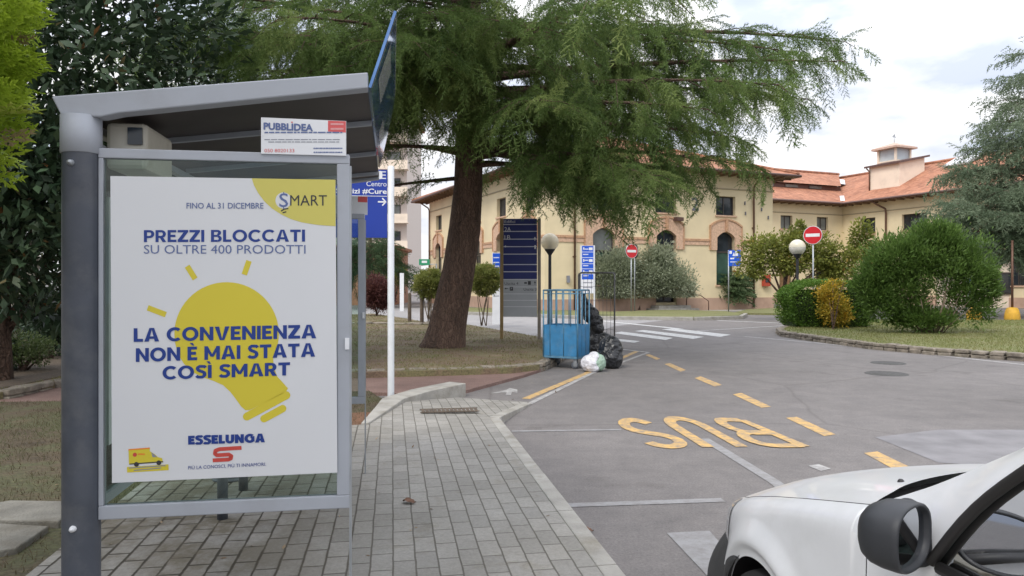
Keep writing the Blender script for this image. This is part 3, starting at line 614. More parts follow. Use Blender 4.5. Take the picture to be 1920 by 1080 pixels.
for i, (x, y, r, lb) in enumerate([(1662,701,.36,'dark round manhole cover in the road nearer to the camera'), (1665,681,.33,'dark round manhole cover farther along the road')]):
    m = MB(); c = G(x, y, 0); m.lathe([(0,.012),(r*.8,.012),(r*.82,.008),(r*.9,.008),(r*.92,.012),(r,.012),(r+.02,.0)], 28, (c.x, c.y, 0)); o = m.build('manhole_cover', mat('manhole_iron_%d' % i, (.085,.083,.08), .7, .3, var=.3, vscale=15, bump=.5, bscale=50)); tag(o, lb, 'manhole cover', 'manhole covers in the road')

# ------------------------------------------------------------------ bus shelter (street coordinates)
sh = street_thing('bus_shelter', 'grey metal bus shelter with sloping roof and glass end panels', 'bus shelter', -.7, 4.7, .12)
def post_part(lat, fwd):
    m = MB(); m.lathe([(.0735,.12),(.0735,.2),(.0725,2.24),(.0735,2.242)], 28, (lat,fwd,0)); p = m.build('post', M_POST, sh)
    m = MB(); m.lathe([(.0735,2.242),(.079,2.244),(.079,2.40),(.06,2.402)], 28, (lat,fwd,0)); m.build('collar', M_ALU, p)
    m = MB(); m.lathe([(.0,.026),(.011,.02),(.014,.0)], 10, (0,0,0)); 
    for v in range(len(m.v)): q = m.v[v]; m.v[v] = (lat-.012+q[0], fwd-.07-q[2], 2.195+q[1])
    m.build('bolt', M_GALV, p)
    m = MB(); m.lathe([(.0,.022),(.011,.016),(.014,.0)], 10, (0,0,0)); m.v = [(lat-.004+q[0], fwd-.072-q[2], .685+q[1]) for q in m.v]; m.build('bolt', M_SIGNW, p)
    m = MB(); m.lathe([(.074,.121),(.13,.121),(.13,.135),(.074,.135)], 24, (lat,fwd,0)); m.build('base_flange', M_POST, p)
for fw in (3.373, 6.25): post_part(-1.294, fw)
def beam(fw):
    m = MB(); prof = [(-1.39,2.47),(-.105,2.628),(-.105,2.558),(-1.13,2.41),(-1.2,2.392),(-1.352,2.392)]
    M = Matrix(((1,0,0,0),(0,0,1,fw),(0,1,0,0),(0,0,0,1)))
    m.prism(prof, 0, .085, 0, None, M); m.build('roof_beam', M_ALU, sh, bevel=.006)
beam(3.32); beam(6.22)
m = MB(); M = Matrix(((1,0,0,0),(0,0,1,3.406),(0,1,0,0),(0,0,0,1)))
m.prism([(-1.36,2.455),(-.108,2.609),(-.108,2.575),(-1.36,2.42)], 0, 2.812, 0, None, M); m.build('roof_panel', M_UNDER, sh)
for fw in (4.05, 5.0, 5.9):
    m = MB(); pr = [(-1.3,2.427),(-.108,2.574),(-.108,2.548),(-1.3,2.401)]; m.prism(pr, 0, .03, 0, None, Matrix(((1,0,0,0),(0,0,1,fw),(0,1,0,0),(0,0,0,1)))); m.build('roof_rail', M_ALU, sh)
m = MB(); m.boxb(-1.345, -1.30, 3.41, 6.21, 2.37, 2.405); m.build('eaves_rail', M_ALU, sh)
# leaning fascia sign along the road edge of the roof
fpoly = [(3.33,0),(3.33,1),(4.82,1),(5.02,.86),(5.25,.62),(5.45,.34),(5.62,0)]
def fas(a, b, off=0.0): return Vector((-.103 + .112*b + off, a, 2.565 + .345*b - off*.3))
m = MB(); n = len(fpoly)
m.add([fas(*p) for p in fpoly] + [fas(p[0], p[1], .012) for p in fpoly], [tuple(range(n)), tuple(range(n, 2*n))[::-1]] + [(i, n+i, n+(i+1)%n, (i+1)%n) for i in range(n)])
M_FAS = mat('fascia_blue', (.07,.18,.42), .10, .45, coat=1.0, var=.3, vscale=2.5); M_FASW = mat('fascia_white', (.62,.63,.66), .15, coat=1.0)
fo = m.build('fascia_sign', M_FAS, sh)
m = MB(); ff = Flat(m, lambda x, y, L: fas(x, y, -.0012*L)); 
ff.stroke([(3.36,.03),(3.36,.97),(4.80,.97)], .022, 0); ff.stroke([(3.36,.05),(5.5,.05)], .03, 0)
fr = Flat(m, lambda x, y, L: fas(x, y, .012 + .0012*L))
fr.stroke([(3.36,.03),(3.36,.97),(4.80,.97)], .03, 0); fr.rect(3.5,.25,4.0,.75,0); fr.rect(4.5,.1,5.2,.35,0)
m.build('fascia_lettering', M_FASW, fo)
# glazed end panels
def end_panel(fw):
    L0, L1, Z0, Z1 = -1.222, (-.186 if fw < 4 else -.222), .70, 2.268
    m = MB(); t = .03
    m.boxb(L0, L1, fw-.02, fw+.02, Z1-.042, Z1); m.boxb(L0, L1, fw-.02, fw+.02, Z0, Z0+.058)
    m.boxb(L1-.055, L1, fw-.0195, fw+.0195, Z0+.058, Z1-.042); m.boxb(L0, L0+.02, fw-.0195, fw+.0195, Z0+.058, Z1-.042)
    pf = m.build('end_frame', M_ALU, sh, bevel=.004)
    m = MB(); m.boxb(L0+.02, L1-.055, fw-.003, fw+.003, Z0+.058, Z1-.042); m.build('end_glass', M_GLASS, pf)
    m = MB(); m.boxb(L1-.001, L1+.008, fw-.018, fw+.022, .12, Z1-.05); m.build('edge_leg', M_GALV, pf)
    m = MB(); m.box((L1-.01, fw-.024, 1.43), (.018,.012,.05)); m.build('clip', M_SIGNW, pf)
end_panel(3.373); end_panel(6.24)
# glazed back wall with timetable board, bench
m = MB(); m.boxb(-1.262, -1.256, 3.46, 6.16, .77, 2.26); bw = m.build('back_glass', M_GLASS, sh)
m = MB()
for a, b in ((3.45,6.17),): m.boxb(-1.275,-1.243, a, b, 2.26, 2.30); m.boxb(-1.275,-1.243, a, b, .725, .77)
for y in (4.37, 5.28): m.boxb(-1.272,-1.246, y-.015, y+.015, .77, 2.26)
m.build('back_rails', M_ALU, sh)
m = MB(); m.boxb(-1.252, -1.238, 3.52, 4.25, .98, 2.08); tb = m.build('timetable_board', M_SIGNW, sh)
m = MB(); ft = Flat(m, lambda x, y, L: Vector((-1.238+.0012*L, x, y)))
ft.rect(3.56,1.78,4.2,2.02,1); ft.rect(3.56,1.55,4.2,1.565,0); ft.rect(3.6,1.45,3.62,1.7,0)
for i in range(16): ft.lines(3.56, 4.2, 1.02+i*.031, .012, 2, 1, i)
m.build('timetable_print', [M_SIGNL, mat('print_mauve', (.30,.24,.36), .5), M_GRYP], tb)
m = MB(); m.boxb(-1.2,-.86, 4.95, 6.1, .545, .58); m.build('bench_seat', M_POST, sh, bevel=.01)
for y in (5.2, 5.9):
    m = MB(); m.tube([(-1.12, y, .12), (-1.12, y, .545)], .035, 12); m.build('bench_leg', M_POST, sh)
# display cabinet under the roof
db = street_thing('display_cabinet', 'cream display cabinet with dark screen hung under the shelter roof', 'display cabinet', -1.16, 3.75, 2.1)
m = MB(); m.boxb(-1.245,-1.075, 3.50, 3.9, 2.20, 2.408); m.build('cabinet', mat('cream_enamel', (.62,.59,.50), .5, var=.08, dirt=(.3,.28,.2), dscale=3, damt=.5), db, bevel=.02)
m = MB(); m.boxb(-1.15,-1.09, 3.486, 3.4985, 2.31, 2.385); m.build('screen', mat('dark_screen', (.012,.025,.04), .15), db)

# ------------------------------------------------------------------ poster in the end panel
PF = 3.343
po = street_thing('advertising_poster', 'white supermarket poster with blue slogan over a yellow light bulb', 'poster', -.71, PF, .85)
def pp(x, y, L=0):
    lat, z = onplane(x, y, PF); return Vector((lat, PF - .0008*L, z))
m = MB(); c4 = [pp(207,330), pp(629,337), pp(632.5,886), pp(210,905.5)]
m.add([p for p in c4] + [p + Vector((0,.006,0)) for p in c4], [(0,3,2,1),(4,5,6,7),(0,1,5,4),(1,2,6,5),(2,3,7,6),(3,0,4,7)])
f = Flat(m, pp)
# px design: (x, y) read off the sheet; lines follow the sheet's own edges
YB = lambda x, y0, y1: y0 + (y1-y0)*(x-207)/425.0
pw, py_, pb, pt, pk, pr, pg, po_, py2 = range(9)
f.poly([(472,334.5),(476,347),(484,362),(496,378),(510,391),(527,402),(546,411),(566,417),(590,421),(610,423),(629.3,424),(629,337)], py2)
f.disc(531.5,376,15,pw,1.6)
for t in [("S",524,540,388,25,pt,.012)]: f.text(t[0],t[1],t[2],t[3],t[4],t[5],2.4,t[6])
f.stroke([(532,360),(532,366)],1.8,pt,2.4); f.stroke([(532,387),(532,392)],1.8,pt,2.4); f.stroke([(527,396),(533,392),(541,391)],2.2,pk,2.4); f.stroke([(530,399),(537,397)],2.2,pk,2.4)
f.text("MART",544,613,385.5,19.5,pk,2.4,.0)
f.text("FINO AL 31 DICEMBRE",350,494,391,10.5,pt,2,.012)
heavy_text(f, "PREZZI BLOCCATI", 270, 572, 454, 453, 22.5, pb, 2, .215)
f.text("SU OLTRE 400 PRODOTTI",270,573,475.5,16,pt,2,.0)
# light bulb
bulb = [(425+98*math.cos(math.radians(a)), 626+97*math.sin(math.radians(a))) for a in range(-215, 21, 6)]
bulb += [(512,672),(514,690),(520,706),(531,718),(540,728),(536,735),(468,769),(460,769),(452,762),(442,748),(432,735),(418,722),(400,714),(380,707),(362,698)]
f.poly(bulb, py_, 1)
f.stroke([(463,781),(537,741)],15,py_,1); f.disc(463,781,7.5,py_,1.2,14); f.disc(537,741,7.5,py_,1.2,14)
f.stroke([(495,785),(530,766)],14,py_,1); f.disc(495,785,7,py_,1.2,14); f.disc(530,766,7,py_,1.2,14)
for a, b in (((351,499),(366,523)),((467,489),(458,515)),((277,577),(311,590))): f.stroke([a,b],10.5,py_,1)
def tilt_text(body, x0, x1, b0, b1, cap, mi, layer, bold):           # baseline runs from b0 to b1
    bold_ = bold; bold = 0.0; vs, fs = text_polys(body, bold); xs = [p[0] for p in vs]; a, b = min(xs), max(xs); k0, k1 = cap_h(bold); sx = (x1-x0)/(b-a); sy = cap/(k1-k0)
    for q, (ox, oy) in enumerate(bold_shifts(bold_)): f.mb.add([pp(x0+(p[0]-a+ox)*sx, b0+(b1-b0)*(p[0]-a)/(b-a) - (p[1]-k0+oy)*sy, layer+.06*q) for p in vs], fs, mi)
heavy_text(f, "LA CONVENIENZA", 251, 593, 641, 634, 25.5, pb, 3)
heavy_text(f, "NON È MAI STATA", 255, 591, 678.5, 668.5, 25.5, pb, 3)
heavy_text(f, "COSÌ SMART", 305, 544, 711.5, 703.5, 24.5, pb, 3)
heavy_text(f, "ESSELUNGA", 353, 497, 833.5, 829, 16.5, pb, 3, .31, .05)
S2_ = [(453,839.5),(412,842),(404,845),(403,850.5),(407,853.5),(429,852),(434,855),(433,859.5),(428,861.5),(399,863)]
f.stroke(S2_, 7.2, pr, 2)
tilt_text("PIÙ LA CONOSCI, PIÙ TI INNAMORI.",353,499,880,873,6.2,pb,3,.0)
# delivery van and its yellow strip
f.poly([(241,842),(281,839),(281,846),(291,852),(296,857),(304,859),(306,867),(242,871)], py_, 1.4)
f.poly([(241,842),(281,839),(281,841.5),(241,844.5)], po_, 2); f.disc(253,852.5,4,pr,2,14); f.lines(259,272,850,3,po_,2,4)
f.poly([(284,848),(290,852.5),(295,857),(286,857)], pg, 2); f.disc(256,870.5,4.6,pk,2.2,14); f.disc(298,867.5,4.6,pk,2.2,14); f.poly([(243,869),(306,864.5),(306,866.5),(243,871)], pk, 2)
f.poly([(238,875.5),(316,870.5),(316.5,881.5),(238.5,886)], py_, 1)
for i, yy in enumerate((876.5,881)): f.mb.add([pp(x, y, 2) for x, y in [(242+9*i,yy),(311-9*i,yy-4.6),(311-9*i,yy-2.8),(242+9*i,yy+1.8)]], [(0,3,2,1)], pg)
m.build('poster_sheet', [M_WHITE, M_YEL, M_NAVY, M_NAVT, M_BLK, M_RED, M_GRYP, M_ORG, M_YEL2], po)

# agency plates on top of the end panels
def agency(fw, label, full):
    ag = street_thing('advertising_plate', label, 'sign', -.35, fw, 2.26, 'advertising plates on the end panels')
    s = 3.345/fw
    def q(x, y, L=0):
        lat, z = onplane(x, y, 3.345); return Vector((lat, fw - .0008*L, z))
    m = MB(); c = [q(489.5,220), q(649,227), q(649,292), q(489.5,288)]
    m.add(c + [p + Vector((0,.008,0)) for p in c], [(0,3,2,1),(4,5,6,7),(0,1,5,4),(1,2,6,5),(2,3,7,6),(3,0,4,7)])
    g = Flat(m, q); g.poly([(615,226.2),(648.5,227.5),(648.5,248.5),(615,246.5)], 2)
    if full:
        vs, fs = text_polys("PUBBLIDEA", 0); xs = [p[0] for p in vs]; a, b = min(xs), max(xs); k0, k1 = cap_h(0)
        for j, (ox, oy) in enumerate(bold_shifts(.07)): m.add([q(495+(p[0]-a+ox)/(b-a)*91, 242.5+3.2*(p[0]-a)/(b-a)-(p[1]-k0+oy)/(k1-k0)*12, 2+.06*j) for p in vs], fs, 1)
        g.disc(547.5,229.5,1.6,2,2,8)
        g.lines(496,642,247.2,2.4,1,2,3); g.lines(496,638,261,1.4,3,2,5); g.lines(503,636,265.5,1.4,3,2,6)
        vs, fs = text_polys("050 8020133", .0); xs = [p[0] for p in vs]; a, b = min(xs), max(xs)
        m.add([q(496+(p[0]-a)/(b-a)*56, 285.5-(p[1])*9, 2) for p in vs], fs, 2)
        g.lines(588,642,277,2.2,1,2,8); g.lines(588,642,284.5,2.2,1,2,9)
        g.lines(620,644,231,3.5,4,2,10); g.lines(620,644,240,3.5,4,2,12)
    m.build('plate', [M_SIGNW, M_NAVT, mat('plate_red_%d' % int(fw), (.62,.10,.10), .5), M_GRYP, mat('plate_pink_%d' % int(fw), (.72,.36,.36), .5)], ag)
agency(3.345, 'white advertising plate with red corner and company name standing above the poster', True)
agency(6.235, 'white advertising plate with red corner on the far end panel', False)

# ------------------------------------------------------------------ signs
def pole_sign_local(w0, w1, z0, z1, y=-.03): return Flat
def face(mb, y): return Flat(mb, lambda x, z, L: Vector((x, y - .0012*L, z)))
# blue direction sign on a white pole
d = 10.2; b = A(733, 740, d); zt = A(733, 316, d).z
s1 = thing('direction_sign', 'blue hospital direction sign with white arrow on a tall white pole', 'sign', (b.x, b.y, .09), math.radians(8))
H = zt - .09
m = MB(); m.lathe([(.046,0),(.046,H+.02),(.03,H+.035),(0,H+.04)], 20); m.build('pole', M_WPOLE, s1)
pz0, pz1 = A(0,446,d).z-.09, A(0,319,d).z-.09
m = MB(); m.boxb(-1.35, -.05, -.02, .02, pz0, pz1); fc = face(m, -.02); fy = lambda y: A(0, y, d).z - .09; fx = lambda x: (x-733)/F*d
T = lambda t, x0, x1, yb, cap, bold=0., mi=1: fc.text(t, fx(x0), fx(x1), fy(yb), cap/F*d, mi, 1, bold, down=False)
T("1", 706,714,336,14,.05); T("E", 715,724,336,14,0); T("Centro", 688,725,350,9,0); T("Servizi #Cure", 633,725,364,9,.03)
fc.rect(fx(560), fy(369), fx(726), fy(368), 1)
fc.stroke([(fx(709),fy(379)),(fx(723),fy(379))], .02, 1); fc.stroke([(fx(717),fy(372)),(fx(723.5),fy(379)),(fx(717),fy(386))], .018, 1)
m.build('sign_panel', [M_SIGNB, M_SIGNW], s1, )
# totem with blue and silver slats
d = 20.4; b = A(976, 632, d); zb = .15
s2 = thing('directory_totem', 'tall directory totem with dark blue and silver slats between two posts', 'sign', (b.x, b.y, zb), math.radians(-4))
fx = lambda x: (x-976)/F*d; fz = lambda y: A(0, y, d).z - zb
for x in (940.5, 1011):
    m = MB(); m.boxb(fx(x)-.045, fx(x)+.045, -.045, .045, 0, fz(410)); m.build('post', mat('bronze_post_%d' % x, (.30,.21,.09) if x < 960 else (.24,.21,.17), .5, .2, var=.2), s2, bevel=.008)
m = MB(); rows = [410,421,434,448.5,462.5,476.5,496,509.5,524]
for i in range(8): m.boxb(fx(944), fx(1007), -.03, .03, fz(rows[i+1]-.8), fz(rows[i]+.8) , 0)
ys = [524,538,551,563,575,594]
for i in range(5): m.boxb(fx(944), fx(1007), -.03, .03, fz(ys[i+1]-.6), fz(ys[i]+.6), 1)
m.boxb(fx(944), fx(1007), -.02, .02, fz(594), fz(410), 2)
f2 = face(m, -.03); T2 = lambda t, x0, x1, yb, cap, mi, bold=0.: f2.text(t, fx(x0), fx(x1), fz(yb), cap/F*d, mi, 1, bold, down=False)
T2("Edifici", 946,966,418,5,2); T2("2A", 946,958,434,8,2); T2("1B", 946,957,449,8,2)
def arrow(fl, cx, cz, s, ang, mi, w=None):
    w = w or s*.28; ca, sa = math.cos(ang), math.sin(ang); R_ = lambda p: (cx+p[0]*ca-p[1]*sa, cz+p[0]*sa+p[1]*ca)
    fl.stroke([R_((-s,0)), R_((s*.7,0))], w, mi); fl.poly([R_(p) for p in ((s,0),(.1*s,.62*s),(.1*s,-.62*s))], mi, 1.3)
arrow(f2, fx(949), fz(462), .055, math.pi, 2); arrow(f2, fx(1003), fz(448), .055, math.pi/2, 2); T2("1",1002,1005,467,7,2)
T2("Uscita 4", 946,972,534,5,3); T2("Uscita 3", 982,1006,545,5,3); f2.rect(fx(990),fz(534),fx(995.5),fz(527),3); arrow(f2, fx(1003), fz(530.5), .05, math.pi/2, 3)
f2.rect(fx(983),fz(532),fx(988),fz(529),3); arrow(f2, fx(949.5), fz(541), .05, math.pi, 3); f2.rect(fx(956),fz(545),fx(962),fz(538),3); f2.text("P", fx(958), fx(960.3), fz(543.5), .06, 1, 2, .02, down=False)
m.build('slats', [M_SIGND, M_SIGNG, M_SIGNW, M_BLK], s2)
# blue and white totem behind the trolley
d = 34.; b = A(1101, 590, d); s3 = thing('parking_totem', 'blue and white direction totem standing behind the trolley cages', 'sign', (b.x, b.y, .0), math.radians(3))
fx = lambda x: (x-1101)/F*d; fz = lambda y: A(0, y, d).z
for x in (1089, 1114.3):
    m = MB(); m.boxb(fx(x)-.03, fx(x)+.03, -.03, .03, 0, fz(460)); m.build('post', M_WPOLE, s3)
m = MB(); m.boxb(fx(1090.2), fx(1113), -.022, .022, fz(550), fz(460.5), 1); f3 = face(m, -.022)
for y0, y1 in ((461,472),(473,482.5),(483.5,494),(495,503.5),(504.5,513),(514,524)): f3.rect(fx(1091), fz(y1), fx(1112.5), fz(y0), 0)
for y in (466,488,509): f3.rect(fx(1104),fz(y+3),fx(1111),fz(y-2),1,2); f3.rect(fx(1093),fz(y+2.5),fx(1095.5),fz(y-2),1,2)
for i, y in enumerate((478,499,518,489,511,468)): f3.lines(fx(1093), fx(1103), fz(y), .045, 1, 2, i)
for y in (531,540): f3.lines(fx(1093), fx(1111), fz(y), .05, 2, 2, y)
m.build('sign_panel', [M_SIGNL, M_SIGNW, M_GRYP], s3)
# light blue totem seen beyond the topiary
d = 30.; b = A(931, 606, d); s4 = thing('small_totem', 'small blue and white totem half hidden behind the dark directory', 'sign', (b.x, b.y, .0), 0)
fx = lambda x: (x-931)/F*d; fz = lambda y: A(0, y, d).z
m = MB(); m.boxb(fx(923), fx(938), -.02, .02, 0, fz(474), 1); f4 = face(m, -.02); f4.rect(fx(924),fz(512),fx(937.5),fz(475),0)
for i, y in enumerate((484,493,500,507)): f4.lines(fx(925), fx(936), fz(y), .04, 1, 2, i)
for i, y in enumerate((523,533,545,556)): f4.lines(fx(925), fx(936), fz(y), .04, 2, 2, i)
m.build('sign_panel', [M_SIGNL, M_SIGNW, M_GRYP], s4)
# no-entry signs
def no_entry(px, py, d, ph, zb, label, rot):
    b = A(px, py, d); s = thing('no_entry_sign', label, 'sign', (b.x, b.y, zb), rot, 'no entry signs'); r = ph/F*d/2; zc = b.z - zb
    m = MB(); m.tube([(0,0,-.05),(0,0,zc+r*.3)], .03, 10); m.build('pole', M_GALV, s)
    m = MB(); M = Matrix.Translation((0,-.035,zc)) @ Matrix.Rotation(math.radians(90), 4, 'X')
    m.lathe([(0,0),(r,0),(r,.012),(0,.012)], 36, (0,0,0), 0, M); fl = Flat(m, lambda x, z, L: Vector((x, -.047-.0015*L, zc+z)))
    fl.disc(0,0,r*.97,1,1,36); fl.disc(0,0,r*.93,2,2,36); fl.rect(-r*.72,-r*.17,r*.72,r*.17,1,3.2)
    m.build('disc', [M_GALV, M_SIGNW, M_SIGNR], s)
no_entry(1524.5, 441, 28., 35, .1, 'large no entry sign on a grey pole behind the clipped hedge', math.radians(-38))
no_entry(1183.5, 471, 40., 27, .14, 'small no entry sign standing in front of the olive tree', math.radians(25))
m = MB()
d = 40.6; b = A(1190, 471, d)
rs = thing('round_sign_back', 'grey back of a round sign beside the small no entry disc', 'sign', (b.x, b.y, .14), math.radians(60)); zc = b.z-.14
m.tube([(0,0,-.05),(0,0,zc)], .03, 8); m.build('pole', M_GALV, rs)
m = MB(); m.lathe([(0,0),(.38,0),(.38,.015),(0,.015)], 30, (0,0,0), 0, Matrix.Translation((0,-.05,zc)) @ Matrix.Rotation(math.radians(90), 4, 'X')); m.build('disc', M_BLKM, rs)
# square blue sign on the lawn tip
d = 40.; b = A(1366, 586, d); s5 = thing('blue_square_sign', 'square bright blue sign on a thin grey pole before the tall arched window', 'sign', (b.x, b.y, .1), math.radians(-14))
fx = lambda x: (x-1366)/F*d; fz = lambda y: A(0, y, d).z-.1
m = MB(); m.tube([(0,0,0),(0,0,fz(469))], .035, 10); m.build('pole', M_GALV, s5)
m = MB(); m.boxb(.0, fx(1388), -.05, -.035, fz(499), fz(469)); f5 = face(m, -.05)
f5.rect(fx(1367.5),fz(476),fx(1372),fz(470.5),1); f5.rect(fx(1378),fz(480),fx(1383),fz(471),1); f5.poly([(fx(1373),fz(480)),(fx(1378),fz(480)),(fx(1375.5),fz(473))],1); f5.rect(fx(1369),fz(486),fx(1376),fz(483.5),1); f5.lines(fx(1369),fx(1380),fz(492),.05,1)
m.build('sign_panel', [M_SIGNL, M_SIGNW], s5)
# green sign far left on an arm
d = 46.; b = A(818, 585, d); s6 = thing('green_sign', 'small green sign on a horizontal arm beyond the topiary', 'sign', (b.x, b.y, 0), 0)
fx = lambda x: (x-818)/F*d; fz = lambda y: A(0, y, d).z
m = MB(); m.tube([(0,0,0),(0,0,fz(495)),(fx(790),0,fz(497))], .05, 8); m.build('pole', M_GALV, s6)
m = MB(); m.boxb(fx(786),fx(806),-.08,-.06,fz(497),fz(486)); f6 = face(m, -.08); f6.rect(fx(791),fz(493),fx(801),fz(489),1); m.build('sign_panel', [mat('sign_green', (.02,.25,.12), .4), M_SIGNW], s6)
# white board post
d = 44.; b = A(753.5, 575, d); s7 = thing('white_marker_post', 'thin white marker post before the low terracotta building', 'post', (b.x, b.y, 0), 0)
m = MB(); m.boxb(-.12,.12,-.03,.03,.0,A(0,512,d).z); m.build('post', M_SIGNW, s7)

# globe lamps

def globe_mat():
    m, n, l, p = nt('lamp_globe'); out = n['Material Output']; p.inputs['Base Color'].default_value = (.80,.74,.58,1); p.inputs['Roughness'].default_value = .25
    t = n.new('ShaderNodeBsdfTransparent'); t.inputs['Color'].default_value = (.95,.9,.78,1); x = n.new('ShaderNodeMixShader'); x.inputs[0].default_value = .72
    l.new(t.outputs[0], x.inputs[1]); l.new(p.outputs[0], x.inputs[2]); l.new(x.outputs[0], out.inputs['Surface']); return m
M_GLOBE = globe_mat()
def globe_lamp(px, py, d, dia, zb, label, hat, mt):
    b = A(px, py, d); s = thing('street_lamp', label, 'street lamp', (b.x, b.y, zb), 0, 'globe street lamps'); r = dia/2; zc = b.z - zb
    m = MB(); m.lathe([(.09,0),(.09,.5),(.055,.55),(.05,zc-r-.12)], 14); m.build('pole', M_BLKM, s)
    m = MB(); m.lathe([(.05,zc-r-.14),(.07,zc-r-.1),(.17,zc-r+.04),(.185,zc-r+.09),(.0,zc-r+.09)], 18); m.build('cup', M_BLKM, s)
    m = MB(); m.lathe([(r*math.sin(math.radians(a)), zc - r*math.cos(math.radians(a))) for a in range(16, 181, 8)], 28); g = m.build('globe', mt, s)
    m = MB(); m.lathe([(0,zc-r+.09),(.07,zc-r+.1),(.075,zc),(.06,zc+.1),(0,zc+.13)], 14); m.build('bulb', M_GLOBIN, g)
    if hat:
        m = MB(); m.lathe([(r*1.012*math.sin(math.radians(a)), zc - r*1.012*math.cos(math.radians(a))) for a in range(90, 181, 10)], 28); m.build('top_shade', M_GLOBCAP, s)
M_GLOBIN = mat('lamp_inner', (.62,.60,.52), .5); M_GLOBCAP = mat('globe_cap', (.62,.58,.46), .35)
globe_lamp(1031, 454, 24., .58, .0, 'clear globe street lamp on black pole beside the dark directory totem', False, M_GLOBE)
globe_lamp(1495, 464, 28., .60, .1, 'frosted globe street lamp above the hedge beside the large no entry sign', True, mat('frosted_globe', (.60,.58,.52), .25, var=.12, vscale=6))

# ------------------------------------------------------------------ laundry trolley, roll cage and sacks
M_BLUE = mat('trolley_blue', (.035,.19,.38), .5, var=.2, vscale=6, dirt=(.16,.25,.33), dscale=5, damt=.5); M_BLUEF = mat('trolley_frame', (.10,.24,.36), .5, .2, var=.25, vscale=10)
M_CAGE = mat('cage_steel', (.14,.14,.14), .5, .3, var=.25, vscale=10); M_RUB = mat('castor_rubber', (.10,.11,.13), .6)
b = G(1083, 693, 0); yaw = math.radians(-28)
tr = thing('laundry_trolley', 'blue sheet sided laundry trolley with barred top and four castors', 'trolley', (b.x, b.y, 0), yaw)
W, D_ = .74, .60; z0, z1, z2 = .25, .86, 1.55
m = MB(); m.boxb(-W, 0, 0, D_, z0-.05, z0); m.build('floor_frame', M_BLUEF, tr, bevel=.01)
for nm, q in (('side_panel', (-W+.02,-.02,-.004,.004)), ('side_panel', (-W+.02,-.02,D_-.004,D_+.004)), ('side_panel', (-.004,.004,.02,D_-.02)), ('side_panel', (-W-.004,-W+.004,.02,D_-.02))):
    m = MB(); m.boxb(*q, z0, z1)
    m.build(nm, M_BLUE, tr)
m = MB()
for x, y in ((0,0),(-W,0),(0,D_),(-W,D_)): m.tube([(x,y,z0-.03),(x,y,z2)], .016, 8)
for y in (0, D_):
    m.tube([(-W,y,z2),(0,y,z2)], .016, 8); m.tube([(-W,y,z2-.07),(0,y,z2-.07)], .009, 6)
    for i in range(1, 5): m.tube([(-W*i/5,y,z1-.02 if i % 2 else z0),(-W*i/5,y,z2)], .011, 6)
for x in (0, -W):
    m.tube([(x,0,z2),(x,D_,z2)], .016, 8)
    for i in (1, 2): m.tube([(x,D_*i/3,z0),(x,D_*i/3,z2)], .010, 6)
m.build('bars', M_BLUEF, tr)
for x, y in ((-.07,.07),(-W+.07,.07),(-.07,D_-.07),(-W+.07,D_-.07)):
    m = MB(); m.boxb(x-.035,x+.035,y-.03,y-.024,.05,.2); m.boxb(x-.035,x+.035,y+.024,y+.03,.05,.2); m.boxb(x-.04,x+.04,y-.035,y+.035,.195,.205); ca = m.build('castor', M_GALV, tr)
    m = MB(); m.lathe([(0,-.018),(.06,-.02),(.072,-.012),(.072,.012),(.06,.02),(0,.018)], 18, (x-.02,y,.072), 0, Matrix.Rotation(math.radians(90), 4, 'X')); m.build('wheel', M_RUB, ca)
b = G(1085, 668, 0)
rc = thing('roll_cage', 'tall grey wire roll cage behind the blue trolley holding a black sack', 'roll cage', (b.x, b.y, 0), math.radians(-8))
W, D_, H = .82, .62, 1.93; m = MB()
for x in (0, W):
    m.tube([(x,0,.2),(x,0,H-.05),(x+(.05 if x == 0 else -.05),0,H),(W/2,0,H)], .018, 8); m.tube([(x,D_,.2),(x,D_,H)], .018, 8); m.tube([(x,0,H-.03),(x,D_,H-.03)], .014, 8)
m.tube([(0,D_,H),(W,D_,H)], .016, 8); m.build('frame', M_CAGE, rc)
m = MB()
for i in range(1, 9): m.tube([(W*i/9,D_,.25),(W*i/9,D_,H)], .0045, 5)
for i in range(1, 6):
    for x in (0, W): m.tube([(x,D_*i/6,.25),(x,D_*i/6,H)], .0045, 5)
for k in range(1, 5): m.tube([(0,D_,.25+k*.34),(W,D_,.25+k*.34)], .004, 5)
m.build('wire_mesh', M_CAGE, rc)
m = MB(); m.boxb(0,W,0,D_,.18,.21); m.build('floor_frame', M_CAGE, rc)
for x, y in ((.07,.07),(W-.07,.07),(.07,D_-.07),(W-.07,D_-.07)):
    m = MB(); m.boxb(x-.03,x+.03,y-.028,y-.022,.05,.18); m.boxb(x-.03,x+.03,y+.022,y+.028,.05,.18); ca = m.build('castor', M_GALV, rc)
    m = MB(); m.lathe([(0,-.018),(.06,-.02),(.07,0),(.06,.02),(0,.018)], 16, (x,y,.07), 0, Matrix.Rotation(math.radians(90), 4, 'X')); m.build('wheel', M_RUB, ca)

